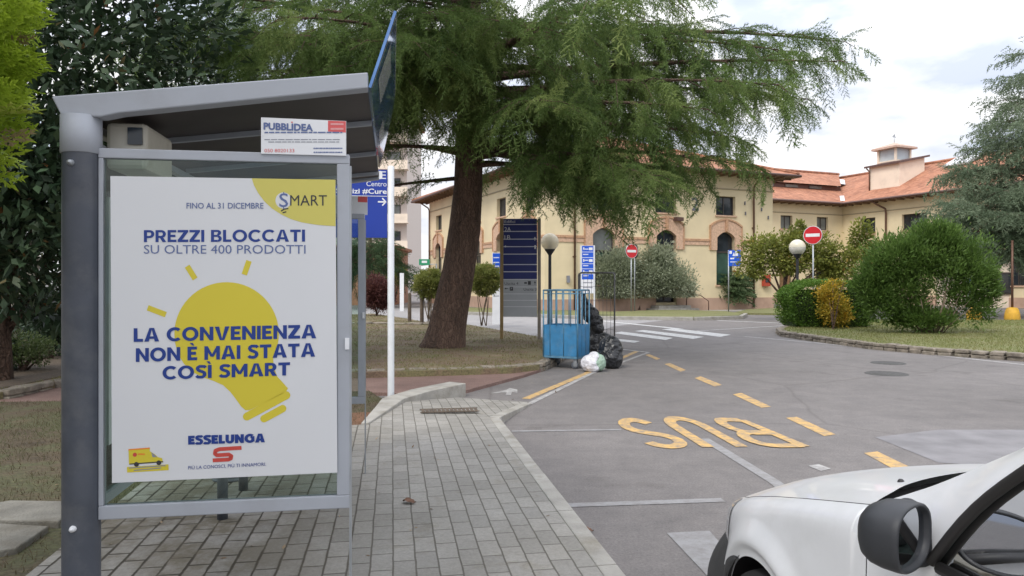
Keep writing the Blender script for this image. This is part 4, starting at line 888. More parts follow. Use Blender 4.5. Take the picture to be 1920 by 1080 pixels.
def sack(name, label, c, pts, mt, knot=None, seed=0, crease=.045):
    """a crumpled sack: metaball-like union of spheres, ray-sampled from its centre, with folds"""
    me = bpy.data.meshes.new(name); bm = bmesh.new(); bmesh.ops.create_icosphere(bm, subdivisions=6, radius=1.0)
    ctr = Vector((sum(p[0] for p in pts)/len(pts), sum(p[1] for p in pts)/len(pts), sum(p[2] for p in pts)/len(pts)))
    for v in bm.verts:
        dr = v.co.normalized(); best = .02
        for x, y, z, r in pts:
            o = Vector((x,y,z)) - ctr; t = o.dot(dr); disc = r*r - (o.length_squared - t*t)
            if disc > 0: best = max(best, t + math.sqrt(disc))
        p = ctr + dr*best; q = p*5.5 + Vector((seed,seed*2,0))
        r1 = 1-abs(mnoise.noise(q)); r2 = 1-abs(mnoise.noise(q*2.3 + Vector((5,1,seed)))); 
        r3 = 1-abs(mnoise.noise(q*5.5)); p += dr*((r1-.75)*crease*.8 + (r2-.75)*crease*.55 + (r3-.75)*crease*.25); p.z = max(p.z, .012 + .006*mnoise.noise(q*3)); v.co = p
    bmesh.ops.smooth_vert(bm, verts=bm.verts, factor=.3, use_axis_x=True, use_axis_y=True, use_axis_z=True)
    bm.to_mesh(me); bm.free()
    for p in me.polygons: p.use_smooth = True
    me.materials.append(mt); o = bpy.data.objects.new(name, me); COL.objects.link(o); o.location = c; tag(o, label, 'rubbish bag', 'bags of rubbish by the trolley'); return o
def plastic(name, col, rough): 
    m_ = mat(name, col, rough, var=.25, vscale=7, bump=.9, bscale=14); return m_
M_SACK = plastic('black_plastic', (.016,.017,.020), .3); M_SACKW = plastic('white_plastic', (.62,.62,.66), .35)
M_SACKG = plastic('green_print_plastic', (.30,.42,.33), .4)
b = G(1143, 690, 0); sack('rubbish_bag', 'full black rubbish sack standing on the road right of the white bag', b, [(0,0,.2,.26),(.02,.05,.38,.24),(-.02,.1,.2,.25),(.05,0,.5,.14)], M_SACK, seed=1)
b = G(1112, 668, 0); sack('rubbish_bag', 'tall black rubbish sack slumped out of the roll cage', Vector((b.x,b.y,0)), [(-.16,.1,1.22,.10),(-.20,.12,1.40,.055),(-.12,.08,1.10,.15),(-.04,.02,.95,.19),(.06,0,.80,.17),(.10,-.02,.66,.15),(.08,.05,.5,.17),(.04,.1,.3,.2)], M_SACK, seed=2)
b = G(1127, 672, 0); sack('rubbish_bag', 'crumpled black bag wedged low between trolley and standing sack', Vector((b.x-.05,b.y-.1,0)), [(0,0,.22,.22),(.10,-.05,.42,.17),(-.08,0,.40,.15)], M_SACK, seed=3)
b = G(1112, 697, 0); wb = sack('rubbish_bag', 'white plastic bag of rubbish lying before the blue trolley', b, [(0,0,.15,.18),(.09,.02,.17,.165),(-.07,.02,.16,.165),(.02,0,.24,.14)], M_SACKW, seed=4, crease=.03)
wb.data.materials.append(M_SACKG)
for p in wb.data.polygons:
    c = p.center
    if c.x > .07 + .03*math.sin(c.z*25) and c.y < .08: p.material_index = 1
# ------------------------------------------------------------------ buildings
M_PLAS = mat('cream_plaster', (.70,.59,.385), .85, var=.07, vscale=.6, bump=.15, bscale=25, dirt=(.58,.48,.31), dscale=.7, damt=.45)
M_PLAS2 = mat('pale_plaster', (.76,.65,.53), .85, var=.06, vscale=.6, dirt=(.45,.38,.32), dscale=.9, damt=.4)
M_BRICK = mat('brick_trim', (.47,.28,.17), .85, var=.22, vscale=9, bump=.4, bscale=30); M_BRICKP = mat('brick_pale', (.57,.38,.265), .85, var=.2, vscale=9)
M_PLINTH = mat('pink_plinth', (.46,.31,.23), .85, var=.15, vscale=2, dirt=(.28,.2,.15), dscale=1, damt=.6)
M_WGL = mat('window_glass', (.028,.034,.042), .06, var=.5, vscale=1.2); M_WGL2 = mat('window_blind', (.16,.17,.16), .3, var=.3, vscale=1.5)
M_WFR = mat('dark_frame', (.05,.04,.035), .5); M_WGREEN = mat('green_blind', (.03,.075,.055), .4, var=.3, vscale=2); M_PIPE = mat('copper_pipe', (.14,.075,.05), .5, .3, var=.2)
M_GUT = mat('dark_gutter', (.11,.06,.05), .5, .2); M_SOFF = mat('eave_timber', (.20,.12,.07), .8, var=.3); M_ZINC = mat('zinc_flashing', (.62,.62,.64), .5, .1)
M_NUM = mat('grey_numeral', (.15,.15,.17), .6)

class Fr:
    """a wall frame: local origin, along-wall direction and outward normal inside a building's own axes"""
    def __init__(s, o, d, n): s.o = Vector(o); s.d = Vector(d); s.n = Vector(n)
    def p(s, t, out, z): q = s.o + s.d*t + s.n*out; return Vector((q.x, q.y, z))
def fbox(mb, fr, t0, t1, o0, o1, z0, z1, mi=0):
    vs = [fr.p(t,o,z) for z in (z0,z1) for t,o in ((t0,o0),(t1,o0),(t1,o1),(t0,o1))]
    mb.add(vs, [(3,2,1,0),(4,5,6,7),(0,1,5,4),(1,2,6,5),(2,3,7,6),(3,0,4,7)], mi)
def wall(mb, fr, L, z0, z1, holes, mi=0, depth=.3, L0=0.0):
    ts = sorted(set([L0, L] + [h[0] for h in holes] + [h[1] for h in holes])); zs = sorted(set([z0, z1] + [h[2] for h in holes] + [h[3] for h in holes]))
    for a, b in zip(ts[:-1], ts[1:]):
        for c, d in zip(zs[:-1], zs[1:]):
            tm, zm = (a+b)/2, (c+d)/2
            if any(h[0] < tm < h[1] and h[2] < zm < h[3] for h in holes): continue
            mb.add([fr.p(a,0,c), fr.p(b,0,c), fr.p(b,0,d), fr.p(a,0,d)], [(0,1,2,3)], mi)
    for t0, t1, a, b in [h[:4] for h in holes]:
        for q in ((t0,a,t0,b),(t1,b,t1,a),(t0,b,t1,b),(t1,a,t0,a)):
            mb.add([fr.p(q[0],0,q[1]), fr.p(q[2],0,q[3]), fr.p(q[2],-depth,q[3]), fr.p(q[0],-depth,q[1])], [(0,1,2,3)], mi)
def window(par, fr, t0, t1, z0, z1, depth=.22, muls=1, bars=(), panes=None, name='window', sill=True, fw=.07):
    m = MB()
    for a, b in ((t0,t0+fw),(t1-fw,t1)): fbox(m, fr, a, b, -depth-.06, -depth, z0, z1)
    fbox(m, fr, t0+fw, t1-fw, -depth-.06, -depth, z0, z0+fw); fbox(m, fr, t0+fw, t1-fw, -depth-.06, -depth, z1-fw, z1)
    for i in range(1, muls+1): c = t0 + (t1-t0)*i/(muls+1); fbox(m, fr, c-.035, c+.035, -depth-.058, -depth+.003, z0+fw, z1-fw)
    for zb in bars: fbox(m, fr, t0+fw, t1-fw, -depth-.057, -depth+.004, zb-.05, zb+.05)
    w = m.build(name, M_WFR, par)
    cuts = [z0+fw] + list(bars) + [z1-fw]
    for i, (a, b) in enumerate(zip(cuts[:-1], cuts[1:])):
        m = MB(); fbox(m, fr, t0+fw*.6, t1-fw*.6, -depth-.05, -depth-.035, a, b); m.build('pane', (panes[i] if panes else M_WGL), w)
    if sill:
        m = MB(); fbox(m, fr, t0-.08, t1+.08, -.02, .09, z0-.09, z0); m.build('sill', M_BRICKP, w)
    return w
def arch_surround(m, fr, t0, t1, zs, zc, wdt=.5, top=.8, out=.085, keyst=True):
    """brick surround of a segmental-arched opening: opening t0..t1, springing zs, crown zc"""
    n = 14; c = (t0+t1)/2; hw = (t1-t0)/2
    seg = lambda i: 1-(2*i/n-1)**2
    inn = [(t0, zs-.65)] + [(t0+(t1-t0)*i/n, zs+.13+(zc-zs-.11)*seg(i)) for i in range(n+1)] + [(t1, zs-.65)]
    def bow(k): return zs + .25 + (zc-zs-.25+top)*(1-k*k)**.5 if abs(k) < 1 else zs + .25
    outr = [(t0-wdt, zs-.65)] + [(t0-wdt+(t1-t0+2*wdt)*i/n, zs+.80+(zc+top-zs-.85)*seg(i)) for i in range(n+1)] + [(t1+wdt, zs-.65)]
    k = len(inn); vs = [fr.p(t,out,z) for t,z in inn] + [fr.p(t,out,z) for t,z in outr] + [fr.p(t,-.2,z) for t,z in inn] + [fr.p(t,0,z) for t,z in outr]
    fs = []
    for i in range(k-1): fs += [(i,k+i,k+i+1,i+1)[::-1], (2*k+i,i,i+1,2*k+i+1), (k+i,3*k+i,3*k+i+1,k+i+1)]
    fs += [(0,2*k,3*k,k)[::-1], (k-1,2*k-1,4*k-1,3*k-1)]
    m.add(vs, [f[::-1] for f in fs], 1)
    # raised outer hood moulding
    o2 = [(c+(t-c)*1.04, z+.10 if i not in (0,k-1) else z) for i,(t,z) in enumerate(outr)]
    vs = [fr.p(t,out+.05,z) for t,z in outr] + [fr.p(t,out+.05,z) for t,z in o2] + [fr.p(t,0,z) for t,z in o2] + [fr.p(t,out,z) for t,z in outr]
    fs = []
    for i in range(k-1): fs += [(i,k+i,k+i+1,i+1), (k+i,2*k+i,2*k+i+1,k+i+1), (i,i+1,3*k+i+1,3*k+i)]
    m.add(vs, fs, 0)
    if keyst: fbox(m, fr, c-.09, c+.09, out+.002, out+.09, zc+.05, zc+top+.06, 0)
def hip_roof(par, x0, x1, y0, y1, z, pitch, ov, thick=.16):
    X0, X1, Y0, Y1 = x0-ov, x1+ov, y0-ov, y1+ov; h = min(X1-X0, Y1-Y0)/2; zr = z + h*math.tan(pitch)
    if X1-X0 < Y1-Y0: r0, r1 = ((X0+X1)/2, Y0+h), ((X0+X1)/2, Y1-h)
    else: r0, r1 = (X0+h, (Y0+Y1)/2), (X1-h, (Y0+Y1)/2)
    m = MB(); c = [(X0,Y0,z),(X1,Y0,z),(X1,Y1,z),(X0,Y1,z)]; t = [(p[0],p[1],p[2]+thick) for p in c]; a, b = (*r0,zr+thick), (*r1,zr+thick)
    vs = t + [a, b]
    fs = [(0,1,4),(1,2,5,4),(2,3,5),(3,0,4,5)] if X1-X0 < Y1-Y0 else [(0,1,5,4),(1,2,5),(2,3,4,5),(3,0,4)]
    m.add(vs, fs); m.add([tuple(p) for p in c] + t, [(i,(i+1)%4,4+(i+1)%4,4+i) for i in range(4)])
    rf = m.build('roof', M_TILE, par)
    m = MB(); m.add([(p[0],p[1],z-.004) for p in c], [(3,2,1,0)]); m.add([(x0-.0,y0,z-.3),(x1,y0,z-.3),(x1,y1,z-.3),(x0,y1,z-.3)], [(0,3,2,1)])
    for (p, q) in ((c[0],c[1]),(c[1],c[2]),(c[2],c[3]),(c[3],c[0])):
        L = math.dist(p, q); nn = int(L/.7); dx, dy = (q[0]-p[0])/L, (q[1]-p[1])/L
        for i in range(1, nn):
            cx, cy = p[0]+dx*.7*i, p[1]+dy*.7*i; ix, iy = -dy, dx
            M = Matrix.Translation((cx,cy,z-.12)) @ Matrix.Rotation(math.atan2(iy,ix), 4, 'Z'); m.boxb(.05, ov, -.05, .05, 0, .11, 0, M)
    m.build('eaves', M_SOFF, rf)
    m = MB(); e = .06
    P = [Vector((X0-e,Y0-e,z+.06)),Vector((X1+e,Y0-e,z+.06)),Vector((X1+e,Y1+e,z+.06)),Vector((X0-e,Y1+e,z+.06))]
    for i in range(4): m.tube([P[i], P[(i+1)%4]], .085, 8)
    m.build('gutter', M_GUT, rf)
    m = MB()
    for q, w in (((t[0],a)),((t[1],a if X1-X0 < Y1-Y0 else b)),((t[2],b)),((t[3],b if X1-X0 < Y1-Y0 else a)),((a,b))): m.tube([Vector(q)+Vector((0,0,.03)), Vector(w)+Vector((0,0,.03))], .11, 6)
    m.build('ridge_tiles', M_TILE, rf)
    return rf
def downpipe(par, fr, t, z1, out=.12, ov=.9):
    m = MB(); m.tube([fr.p(t,ov,z1+.05), fr.p(t,ov*.75,z1-.18), fr.p(t,out+.1,z1-.55), fr.p(t,out,z1-.75), fr.p(t,out,.15)], .06, 8)
    for z in (1.2,3.2,5.2): m.box(fr.p(t,out*.5,z), (.16,.14,.05)) 
    m.build('downpipe', M_PIPE, par)

BA = math.radians(23.2); BO = Vector((1.83, 41.5, 0)); BL, BD = 16.4, 22.2
bm_ = thing('hospital_building', 'cream two storey hospital building with brick arches and the number two on its front', 'building', BO, BA)
FRONT = Fr((0,0,0),(1,0,0),(0,-1,0)); SIDE = Fr((0,BD,0),(0,-1,0),(-1,0,0)); EZ = 8.45
bays = [3.78, 8.12, 12.62]
H1 = []; 
for c in bays: H1 += [(c-.75,c+.75,5.92,7.12)]
H1 += [(3.05,4.55,1.55,4.9),(7.42,8.85,.5,4.9),(11.9,13.3,1.55,4.9)]
sb = [2.6,7.0,11.4,15.8,20.0]; H2 = []
for c in sb: H2 += [(c-.75,c+.75,5.92,7.12),(c-.72,c+.72,1.55,4.9)]
m = MB(); wall(m, FRONT, BL, 0, EZ, H1); wall(m, SIDE, BD, 0, EZ, H2)
fr3 = Fr((BL,0,0),(0,1,0),(1,0,0)); wall(m, fr3, BD, 0, EZ, []); fr4 = Fr((BL,BD,0),(-1,0,0),(0,1,0)); wall(m, fr4, BL, 0, EZ, [])
m.build('wall', M_PLAS, bm_)
for i, c in enumerate(bays):
    window(bm_, FRONT, c-.75, c+.75, 5.92, 7.12, panes=[M_WGL])
window(bm_, FRONT, 3.05, 4.55, 1.55, 4.9, bars=(3.55,), muls=0, panes=[M_WGREEN, M_WGL2], sill=True)
window(bm_, FRONT, 11.9, 13.3, 1.55, 4.9, bars=(3.62,), muls=0, panes=[M_WGREEN, M_WGL], sill=True)
window(bm_, FRONT, 7.42, 8.85, .5, 4.9, bars=(2.6,3.7), muls=1, panes=[M_WGL, M_WGL, M_WGL], name='door', sill=False)
for c in sb:
    window(bm_, SIDE, c-.75, c+.75, 5.92, 7.12); window(bm_, SIDE, c-.72, c+.72, 1.55, 4.9, bars=(3.6,), muls=0)
m = MB()
ops = [(3.05,4.55),(7.42,8.85),(11.9,13.3)]
for a, b in ops: arch_surround(m, FRONT, a, b, 4.38, 4.86)
for c in sb: arch_surround(m, SIDE, c-.72, c+.72, 4.38, 4.86)
def bands(fr, L, gaps):
    t = 0.0
    for a, b in gaps + [(L+.0, L)]:
        if a > t: fbox(m, fr, t, a, 0, .05, 4.02, 4.26, 1); fbox(m, fr, t, a, 0, .085, 4.262, 4.40, 0)
        t = b
bands(FRONT, BL, [(a-.5, b+.5) for a, b in ops]); bands(SIDE, BD, [(c-1.22, c+1.22) for c in sb])
m.build('brick_trim', [M_BRICK, M_BRICKP], bm_)
m = MB(); 
for t0, t1 in ((-.05,7.38),(8.89,BL+.05)): fbox(m, FRONT, t0, t1, 0, .05, 0, .75)
fbox(m, SIDE, 0, BD, 0, .05, 0, .75); m.build('plinth', M_PLINTH, bm_)
m = MB(); fbox(m, FRONT, -.06, BL+.06, 0, .06, 7.55, 7.62); fbox(m, SIDE, 0, BD, 0, .06, 7.55, 7.62); m.build('cornice_line', mat('cornice_grey', (.36,.30,.2), .8), bm_)
rf = hip_roof(bm_, 0, BL, 0, BD, EZ, math.radians(20), 1.15)
m = MB(); x, y = 10.5, 11.; m.boxb(x-1.5,x+1.5,y-1.5,y+1.5,10.8,13.2); 
lt = m.build('lantern', mat('lantern_wall', (.5,.5,.5), .6, var=.1), rf)
m = MB()
for dx in (-1.52,1.42): 
    for dy in (-1.52,1.42): m.boxb(x+dx,x+dx+.1,y+dy,y+dy+.1,11,13.3)
m.boxb(x-1.8,x+1.8,y-1.8,y+1.8,13.3,13.45); m.build('lantern_frame', M_PLAS2, lt)
downpipe(bm_, FRONT, 1.85, EZ, ov=1.1); downpipe(bm_, FRONT, 14.75, EZ, ov=1.1); downpipe(bm_, SIDE, .35, EZ, ov=1.1)
m = MB(); fbox(m, FRONT, 7.0, 9.3, .05, .9, 0, .34); fbox(m, FRONT, 6.7, 9.6, .05, 1.3, 0, .17); m.build('doorstep', M_KERB, bm_)
m = MB(); m.tube([FRONT.p(9.4,.3,.3),FRONT.p(9.4,.35,1.0),FRONT.p(9.9,1.0,.95),FRONT.p(10.2,1.4,.6),FRONT.p(10.2,1.4,.05)], .03, 8); m.build('handrail', M_PIPE, bm_)
m = MB(); fl = Flat(m, lambda x, z, L: FRONT.p(x, .02+.004*L, z)); fl.text("2", 10.02, 10.52, 6.15, .78, 0, 1, .03, down=False); m.build('numeral', M_NUM, bm_)
m = MB(); m.box(FRONT.p(8.9,.2,5.55), (.55,.35,.22), .2); m.build('floodlight', M_GUT, bm_)
m = MB(); m.box(FRONT.p(15.75,.12,1.85), (.55,.2,.75)); eb = m.build('hose_cabinet', mat('cabinet_red', (.42,.06,.03), .45), bm_)
m = MB(); m.box(FRONT.p(15.75,.235,1.85), (.3,.03,.25)); m.build('window', M_WGL, eb)
m = MB(); m.box(FRONT.p(1.45,.08,1.9), (.16,.12,.4)); m.build('entry_phone', M_GRYP, bm_)
m = MB()
for t, z in ((14.1,6.75),(14.15,6.1),(15.5,6.7),(15.45,6.4),(16.0,5.9)): m.box(FRONT.p(t,.04,z), (.06,.08,.22))
m.build('bracket', M_NUM, bm_)

# L-shaped wing behind
WO = Vector((28.1, 62.9, 0))                                        # inner corner
wg = thing('rear_wing', 'cream wing with red tiled roofs meeting at a corner and a lift tower on top', 'building', WO, BA)
# local axes: x along e, y along n; wing A runs to -x, wing B runs to -y
FA = Fr((-22,0,0),(1,0,0),(0,-1,0)); FB = Fr((0,0,0),(0,-1,0),(-1,0,0)); WZ = 8.3
pA = lambda t: t + 22
HA = []
for c in (-6.15,-2.25): HA.append((pA(c)-.62, pA(c)+.62, 6.1, 7.2))
HA += [(pA(-6.2)-.7, pA(-6.2)+.7, .2, 3.2), (pA(-2.3)-.65, pA(-2.3)+.65, 1.5, 4.2)]
HB = []
for c in (2.55, 6.55, 10.5, 14.5): HB.append((c-.75, c+.75, 5.75, 7.0)); HB.append((c-.7, c+.7, 1.5, 4.4))
HB[2] = (5.75, 7.9, 5.75, 7.0)
m = MB(); wall(m, FA, 22, 0, WZ, HA); wall(m, FB, 26, 0, WZ, HB)
frE = Fr((0,-26,0),(1,0,0),(0,-1,0)); wall(m, frE, 12, 0, WZ, []); wall(m, Fr((12,-26,0),(0,1,0),(1,0,0)), 38, 0, WZ, []); wall(m, Fr((12,12,0),(-1,0,0),(0,1,0)), 34, 0, WZ, [])
m.build('wall', M_PLAS, wg)
for h in HA[:2]: window(wg, FA, *h, panes=[M_WGL2])
window(wg, FA, *HA[2], name='door', panes=[mat('brown_door', (.22,.13,.06), .6, var=.2)], sill=False, muls=1); window(wg, FA, *HA[3])
for h in HB: window(wg, FB, *h)
m = MB(); fbox(m, FA, 0, 22, 0, .05, 7.4, 7.47); fbox(m, FB, 0, 26, 0, .05, 7.4, 7.47); m.build('cornice_line', MATS['cornice_grey'], wg)
m = MB(); fbox(m, FA, 0, 14.9, 0, .05, 0, .7); fbox(m, FA, 16.6, 22, 0, .05, 0, .7); fbox(m, FB, 0, 26, 0, .05, 0, .7); m.build('plinth', M_PLINTH, wg)
ov, pt = .85, math.tan(math.radians(26)); E0 = WZ + .02
zA = lambda o: E0 + (o+ov)*pt
m = MB()
# wing A lower roof, clerestory, upper roof (mitred with wing B at the valley x = y line)
g0, g1 = 2.4, 2.0
m.add([(-24,-ov,E0),(-ov,-ov,E0),(g0,g0,zA(g0)),(-24,g0,zA(g0))], [(0,1,2,3)])
m.add([(-24,g1,zA(g0)+.35),(g1,g1,zA(g0)+.35),(6,6,zA(6)+.35),(-24,6,zA(6)+.35)], [(0,1,2,3)])
m.add([(-24,12+ov,E0),(12+ov,12+ov,E0),(6,6,zA(6)+.35),(-24,6,zA(6)+.35)], [(3,2,1,0)])
# wing B: full slope from eave to ridge, hipped at its end
m.add([(-ov,-ov,E0),(-ov,-26-ov,E0),(6,-20,zA(6)),(6,6,zA(6)),(g0,g0,zA(g0))], [(0,1,2,3,4)][:1])
m.f[-1] = m.f[-1][::-1]
m.add([(-ov,-26-ov,E0),(12+ov,-26-ov,E0),(6,-20,zA(6))], [(0,1,2)])
m.add([(12+ov,-26-ov,E0),(12+ov,12+ov,E0),(6,6,zA(6)),(6,-20,zA(6))], [(0,1,2,3)])
rf = m.build('roof', M_TILE, wg)
m = MB(); m.boxb(-24, g0-.1, g0-.05, g0+.0, zA(g0)-.1, zA(g0)+.33); 
m.build('clerestory', M_GUT, rf)
for i in range(9): m = MB(); m.boxb(-23+i*2.7, -21.6+i*2.7, g0-.125, g0-.102, zA(g0)+.02, zA(g0)+.25); m.build('clerestory_window', M_WGL2, rf)
m = MB()
m.boxb(-24, -ov+.02, -ov, .0, E0-.10, E0-.03); m.boxb(-ov, 0, -26-ov, -ov-.02, E0-.10, E0-.03)
for i in range(30): m.boxb(-.75, -.02, -.4-i*.8, -.3-i*.8, E0-.2, E0-.101)
for i in range(26): m.boxb(-.4-i*.8, -.3-i*.8, -.75, -.02, E0-.2, E0-.101)
m.build('eaves', M_SOFF, rf)
m = MB(); m.tube([(-24,-ov-.06,E0-.01),(-ov-.06,-ov-.06,E0-.01),(-ov-.06,-27,E0-.01)], .1, 8); m.build('gutter', M_GUT, rf)
m = MB(); r2 = math.sqrt(.5)
for (a, b, z0, z1) in ((-.4,.9,zA(-.4),zA(.9)),):
    m.add([(a-.3,a+.3,z0+.06),(a+.3,a-.3,z0+.06),(b+.3,b-.3,z1+.06),(b-.3,b+.3,z1+.06)], [(0,1,2,3)])
m.add([(2.9,3.5,zA(3.2)+.45),(3.5,2.9,zA(3.2)+.3),(4.9,4.3,zA(4.6)+.3),(4.3,4.9,zA(4.6)+.45)], [(0,1,2,3)])
m.build('valley_flashing', M_ZINC, rf)
m = MB(); m.tube([(6,-20,zA(6)+.05),(6,6,zA(6)+.05)], .14, 6); m.tube([(-24,6,zA(6)+.4),(6,6,zA(6)+.4)], .14, 6); m.build('ridge_tiles', M_TILE, rf)
m = MB(); fb = FB.p; m.tube([fb(3.6,ov+.05,E0), fb(3.9,.6,E0-.35), fb(4.4,.2,E0-.75), fb(4.4,.13,E0-1.1), fb(4.4,.13,.1)], .075, 8); m.build('downpipe', M_PIPE, wg)
# lift tower standing on wing B's slope
m = MB(); bx0, bx1, by0, by1 = 1.5, 4.4, -4.3, -1.4
m.add([(bx0,by0,9.2),(bx1,by0,10.2),(bx1,by1,10.2),(bx0,by1,9.2),(bx0,by0,11.35),(bx1,by0,11.95),(bx1,by1,11.95),(bx0,by1,11.35)], [(0,1,5,4),(1,2,6,5),(2,3,7,6),(3,0,4,7),(4,5,6,7)])
lt = m.build('lift_tower', M_PLAS2, rf)
m = MB(); q = .28; m.add([(bx0-q,by0-q,11.30),(bx1+q,by0-q,12.02),(bx1+q,by1+q,12.02),(bx0-q,by1+q,11.30),(bx0-q,by0-q,11.46),(bx1+q,by0-q,12.18),(bx1+q,by1+q,12.18),(bx0-q,by1+q,11.46)], [(3,2,1,0),(4,5,6,7),(0,1,5,4),(1,2,6,5),(2,3,7,6),(3,0,4,7)]); m.build('tower_roof', M_GUT, lt)
m = MB(); m.tube([(bx0-.2,by1+.1,11.3),(bx0-.08,by1-.1,11.0),(bx0-.08,by1-.1,9.3)], .06, 8); m.build('downpipe', M_PIPE, lt)
lx, ly = 4.2, -1.6; m = MB()
m.boxb(lx-.8, lx+.8, ly-.8, ly+.8, 11.4, 13.0); ln = m.build('lantern', mat('lantern_glass', (.42,.46,.48), .3, var=.2, vscale=1), lt)
m = MB()
for sx in (-1,1):
    for sy in (-1,1): m.box((lx+sx*.85, ly+sy*.85, 12.2), (.16,.16,1.7))
m.boxb(lx-.95,lx+.95,ly-.95,ly+.95,11.9,12.02); m.build('lantern_frame', M_PLAS2, ln)
m = MB(); a = 1.25; m.add([(lx-a,ly-a,13.0),(lx+a,ly-a,13.0),(lx+a,ly+a,13.0),(lx-a,ly+a,13.0),(lx-a,ly-a,13.16),(lx+a,ly-a,13.16),(lx+a,ly+a,13.16),(lx-a,ly+a,13.16),(lx,ly,13.65)], [(3,2,1,0),(0,1,5,4),(1,2,6,5),(2,3,7,6),(3,0,4,7),(4,5,8),(5,6,8),(6,7,8),(7,4,8)]); m.build('lantern_roof', mat('pale_tiles', (.50,.36,.29), .8, var=.15), ln)
m = MB(); m.tube([(lx,ly,13.6),(lx,ly,14.2)], .03, 6); m.add([(lx-.25,ly,14.1),(lx+.2,ly,14.05),(lx+.05,ly,14.4)], [(0,1,2)]); m.build('finial', M_GALV, ln)
m = MB(); m.boxb(-.05,.05,0,.1,0,.1); m = MB()
M = Matrix.Translation((5.0,-7.2,zA(5.0)+.12)) @ Matrix.Rotation(-math.radians(26), 4, 'Y'); m.boxb(-1.0,1.0,-1.1,1.1,0,.12,0,M); m.build('skylight', M_ZINC, rf)

# far left: low terracotta building and apartment tower
tb_ = wthing('terracotta_building', 'low terracotta coloured building beyond the topiary bushes', 'building', (-17, 56, 0))
m = MB(); m.boxb(-26,-9.0,56,64,0,4.3); m.build('wall', mat('terracotta_wall', (.40,.20,.13), .85, var=.15, vscale=.8, dirt=(.28,.15,.1), dscale=1.2), tb_)
m = MB(); m.boxb(-26.4,-8.7,55.6,64.4,4.3,4.55); m.build('roof', M_TILE, tb_)
for x in (-12.6,-9.9,-15.8):
    m = MB(); m.boxb(x-.5,x+.5,55.9,56.02,1.2,2.6); w = m.build('window', M_WFR, tb_); m = MB(); m.boxb(x-.42,x+.42,55.88,55.905,1.28,2.52); m.build('pane', M_WGL2, w)
m = MB(); m.boxb(-10.2,-9.4,55.93,56.0,1.7,2.3); m.build('notice_board', M_SIGNW, tb_)
ap = wthing('apartment_block', 'tall pale apartment block with stacked balconies far behind the white sign pole', 'building', (-20, 95, 0))
m = MB(); m.boxb(-34,-13.5,95,110,0,24); m.build('wall', mat('pale_pink_render', (.60,.53,.48), .85, var=.05), ap)
m = MB(); m.boxb(-34.6,-13,94.4,110.6,24,24.6); m.build('roof', M_TILE, ap)
for k in range(6):
    z = 3.4*k + 2.6
    for x in (-31,-25,-19,-15.2):
        m = MB(); m.boxb(x-.9,x+.9,94.9,95.03,z+.2,z+2.3); w = m.build('window', M_WFR, ap); m = MB(); m.boxb(x-.8,x+.8,94.87,94.905,z+.3,z+2.2); m.build('pane', M_WGL2 if (k+int(x)) % 2 else M_WGL, w)
    m = MB(); m.boxb(-22,-13.2,93.4,95,z-.15,z); m.boxb(-22,-13.2,93.4,93.5,z,z+1.0); m.build('balcony', M_PLAS2, ap)
# roofs and hill of houses peeping over the rear wing
fh = wthing('distant_white_block', 'distant white flat roofed block showing above the rear roofs', 'building', (52, 120, 0))
m = MB(); m.boxb(46,55,120,130,0,18.6); m.boxb(51,54.5,121,128,18.6,19.6); m.build('wall', mat('distant_white', (.66,.67,.68), .8), fh)
m = MB()
for i in range(5): m.boxb(46.6+i*1.7,47.7+i*1.7,119.9,120.02,16.2,17.4)
m.build('window', M_WGL2, fh)
hx = wthing('side_pavilion', 'cream pavilion seen at the right edge beyond the yellow blocks', 'building', (36, 50, 0))
m = MB(); m.boxb(31.5,46,50,60,0,3.6); m.build('wall', M_PLAS2, hx)
m = MB(); m.boxb(31,46.5,49.4,60.5,3.6,3.85); m.build('roof', M_TILE, hx)
for x in (33.2, 36.2, 39.5):
    m = MB(); m.boxb(x-.6,x+.6,49.9,50.02,.9,2.4); w = m.build('window', M_WFR, hx); m = MB(); m.boxb(x-.5,x+.5,49.87,49.905,1.0,2.3); m.build('pane', M_WGL, w)
# ------------------------------------------------------------------ vegetation
def unit(a): return a / np.maximum(np.linalg.norm(a, axis=-1, keepdims=True), 1e-9)
def frames(X, up=(0,0,1), roll=0.0, rng=RNG):
    X = unit(X); n = len(X); U = np.broadcast_to(np.array(up, float), (n,3)) + rng.normal(0, roll, (n,3))
    Y = unit(np.cross(U, X)); Z = np.cross(X, Y); return np.stack([X, Y, Z], axis=2)
def instance(TV, TF, pos, R, sc):
    n, k = len(pos), len(TV); V = np.einsum('nij,kj->nki', R, TV) * sc[:, None, None] + pos[:, None, :]
    Fs = TF[None] + (np.arange(n)*k)[:, None, None]; return V.reshape(-1, 3), Fs.reshape(-1, TF.shape[1])
LEAF_V = np.array([(0,0,0),(.4,.5,.10),(1,0,-.06),(.45,-.5,.10)]); LEAF_F = np.array([(0,1,2,3)])
def leaf_template(wd): v = LEAF_V.copy(); v[:,1] *= wd; v[:,2] *= wd; return v
def sample_clumps(clumps, rng, shell=.35, spread=.16):
    P, D, T = [], [], []
    for c, r, nsub, per in clumps:
        r = np.array(r if hasattr(r, '__len__') else (r,r,r), float)
        d = unit(rng.normal(size=(nsub,3))); rad = rng.uniform(0, 1, nsub)**shell; base = d*rad[:,None]*r
        sub = rng.normal(0, 1, (nsub, per, 3)); p = np.array(c) + base[:,None,:] + sub*(spread*r)*rng.uniform(.5, 1.2, (nsub,1,1))
        dd = unit(d[:,None,:]*.8 + unit(sub)*.9); t = rng.uniform(.1,.9,(nsub,1)) * .6 + rng.uniform(0,1,(nsub,per))*.4
        P.append(p.reshape(-1,3)); D.append(dd.reshape(-1,3)); T.append(t.reshape(-1))
    return np.concatenate(P), np.concatenate(D), np.concatenate(T)
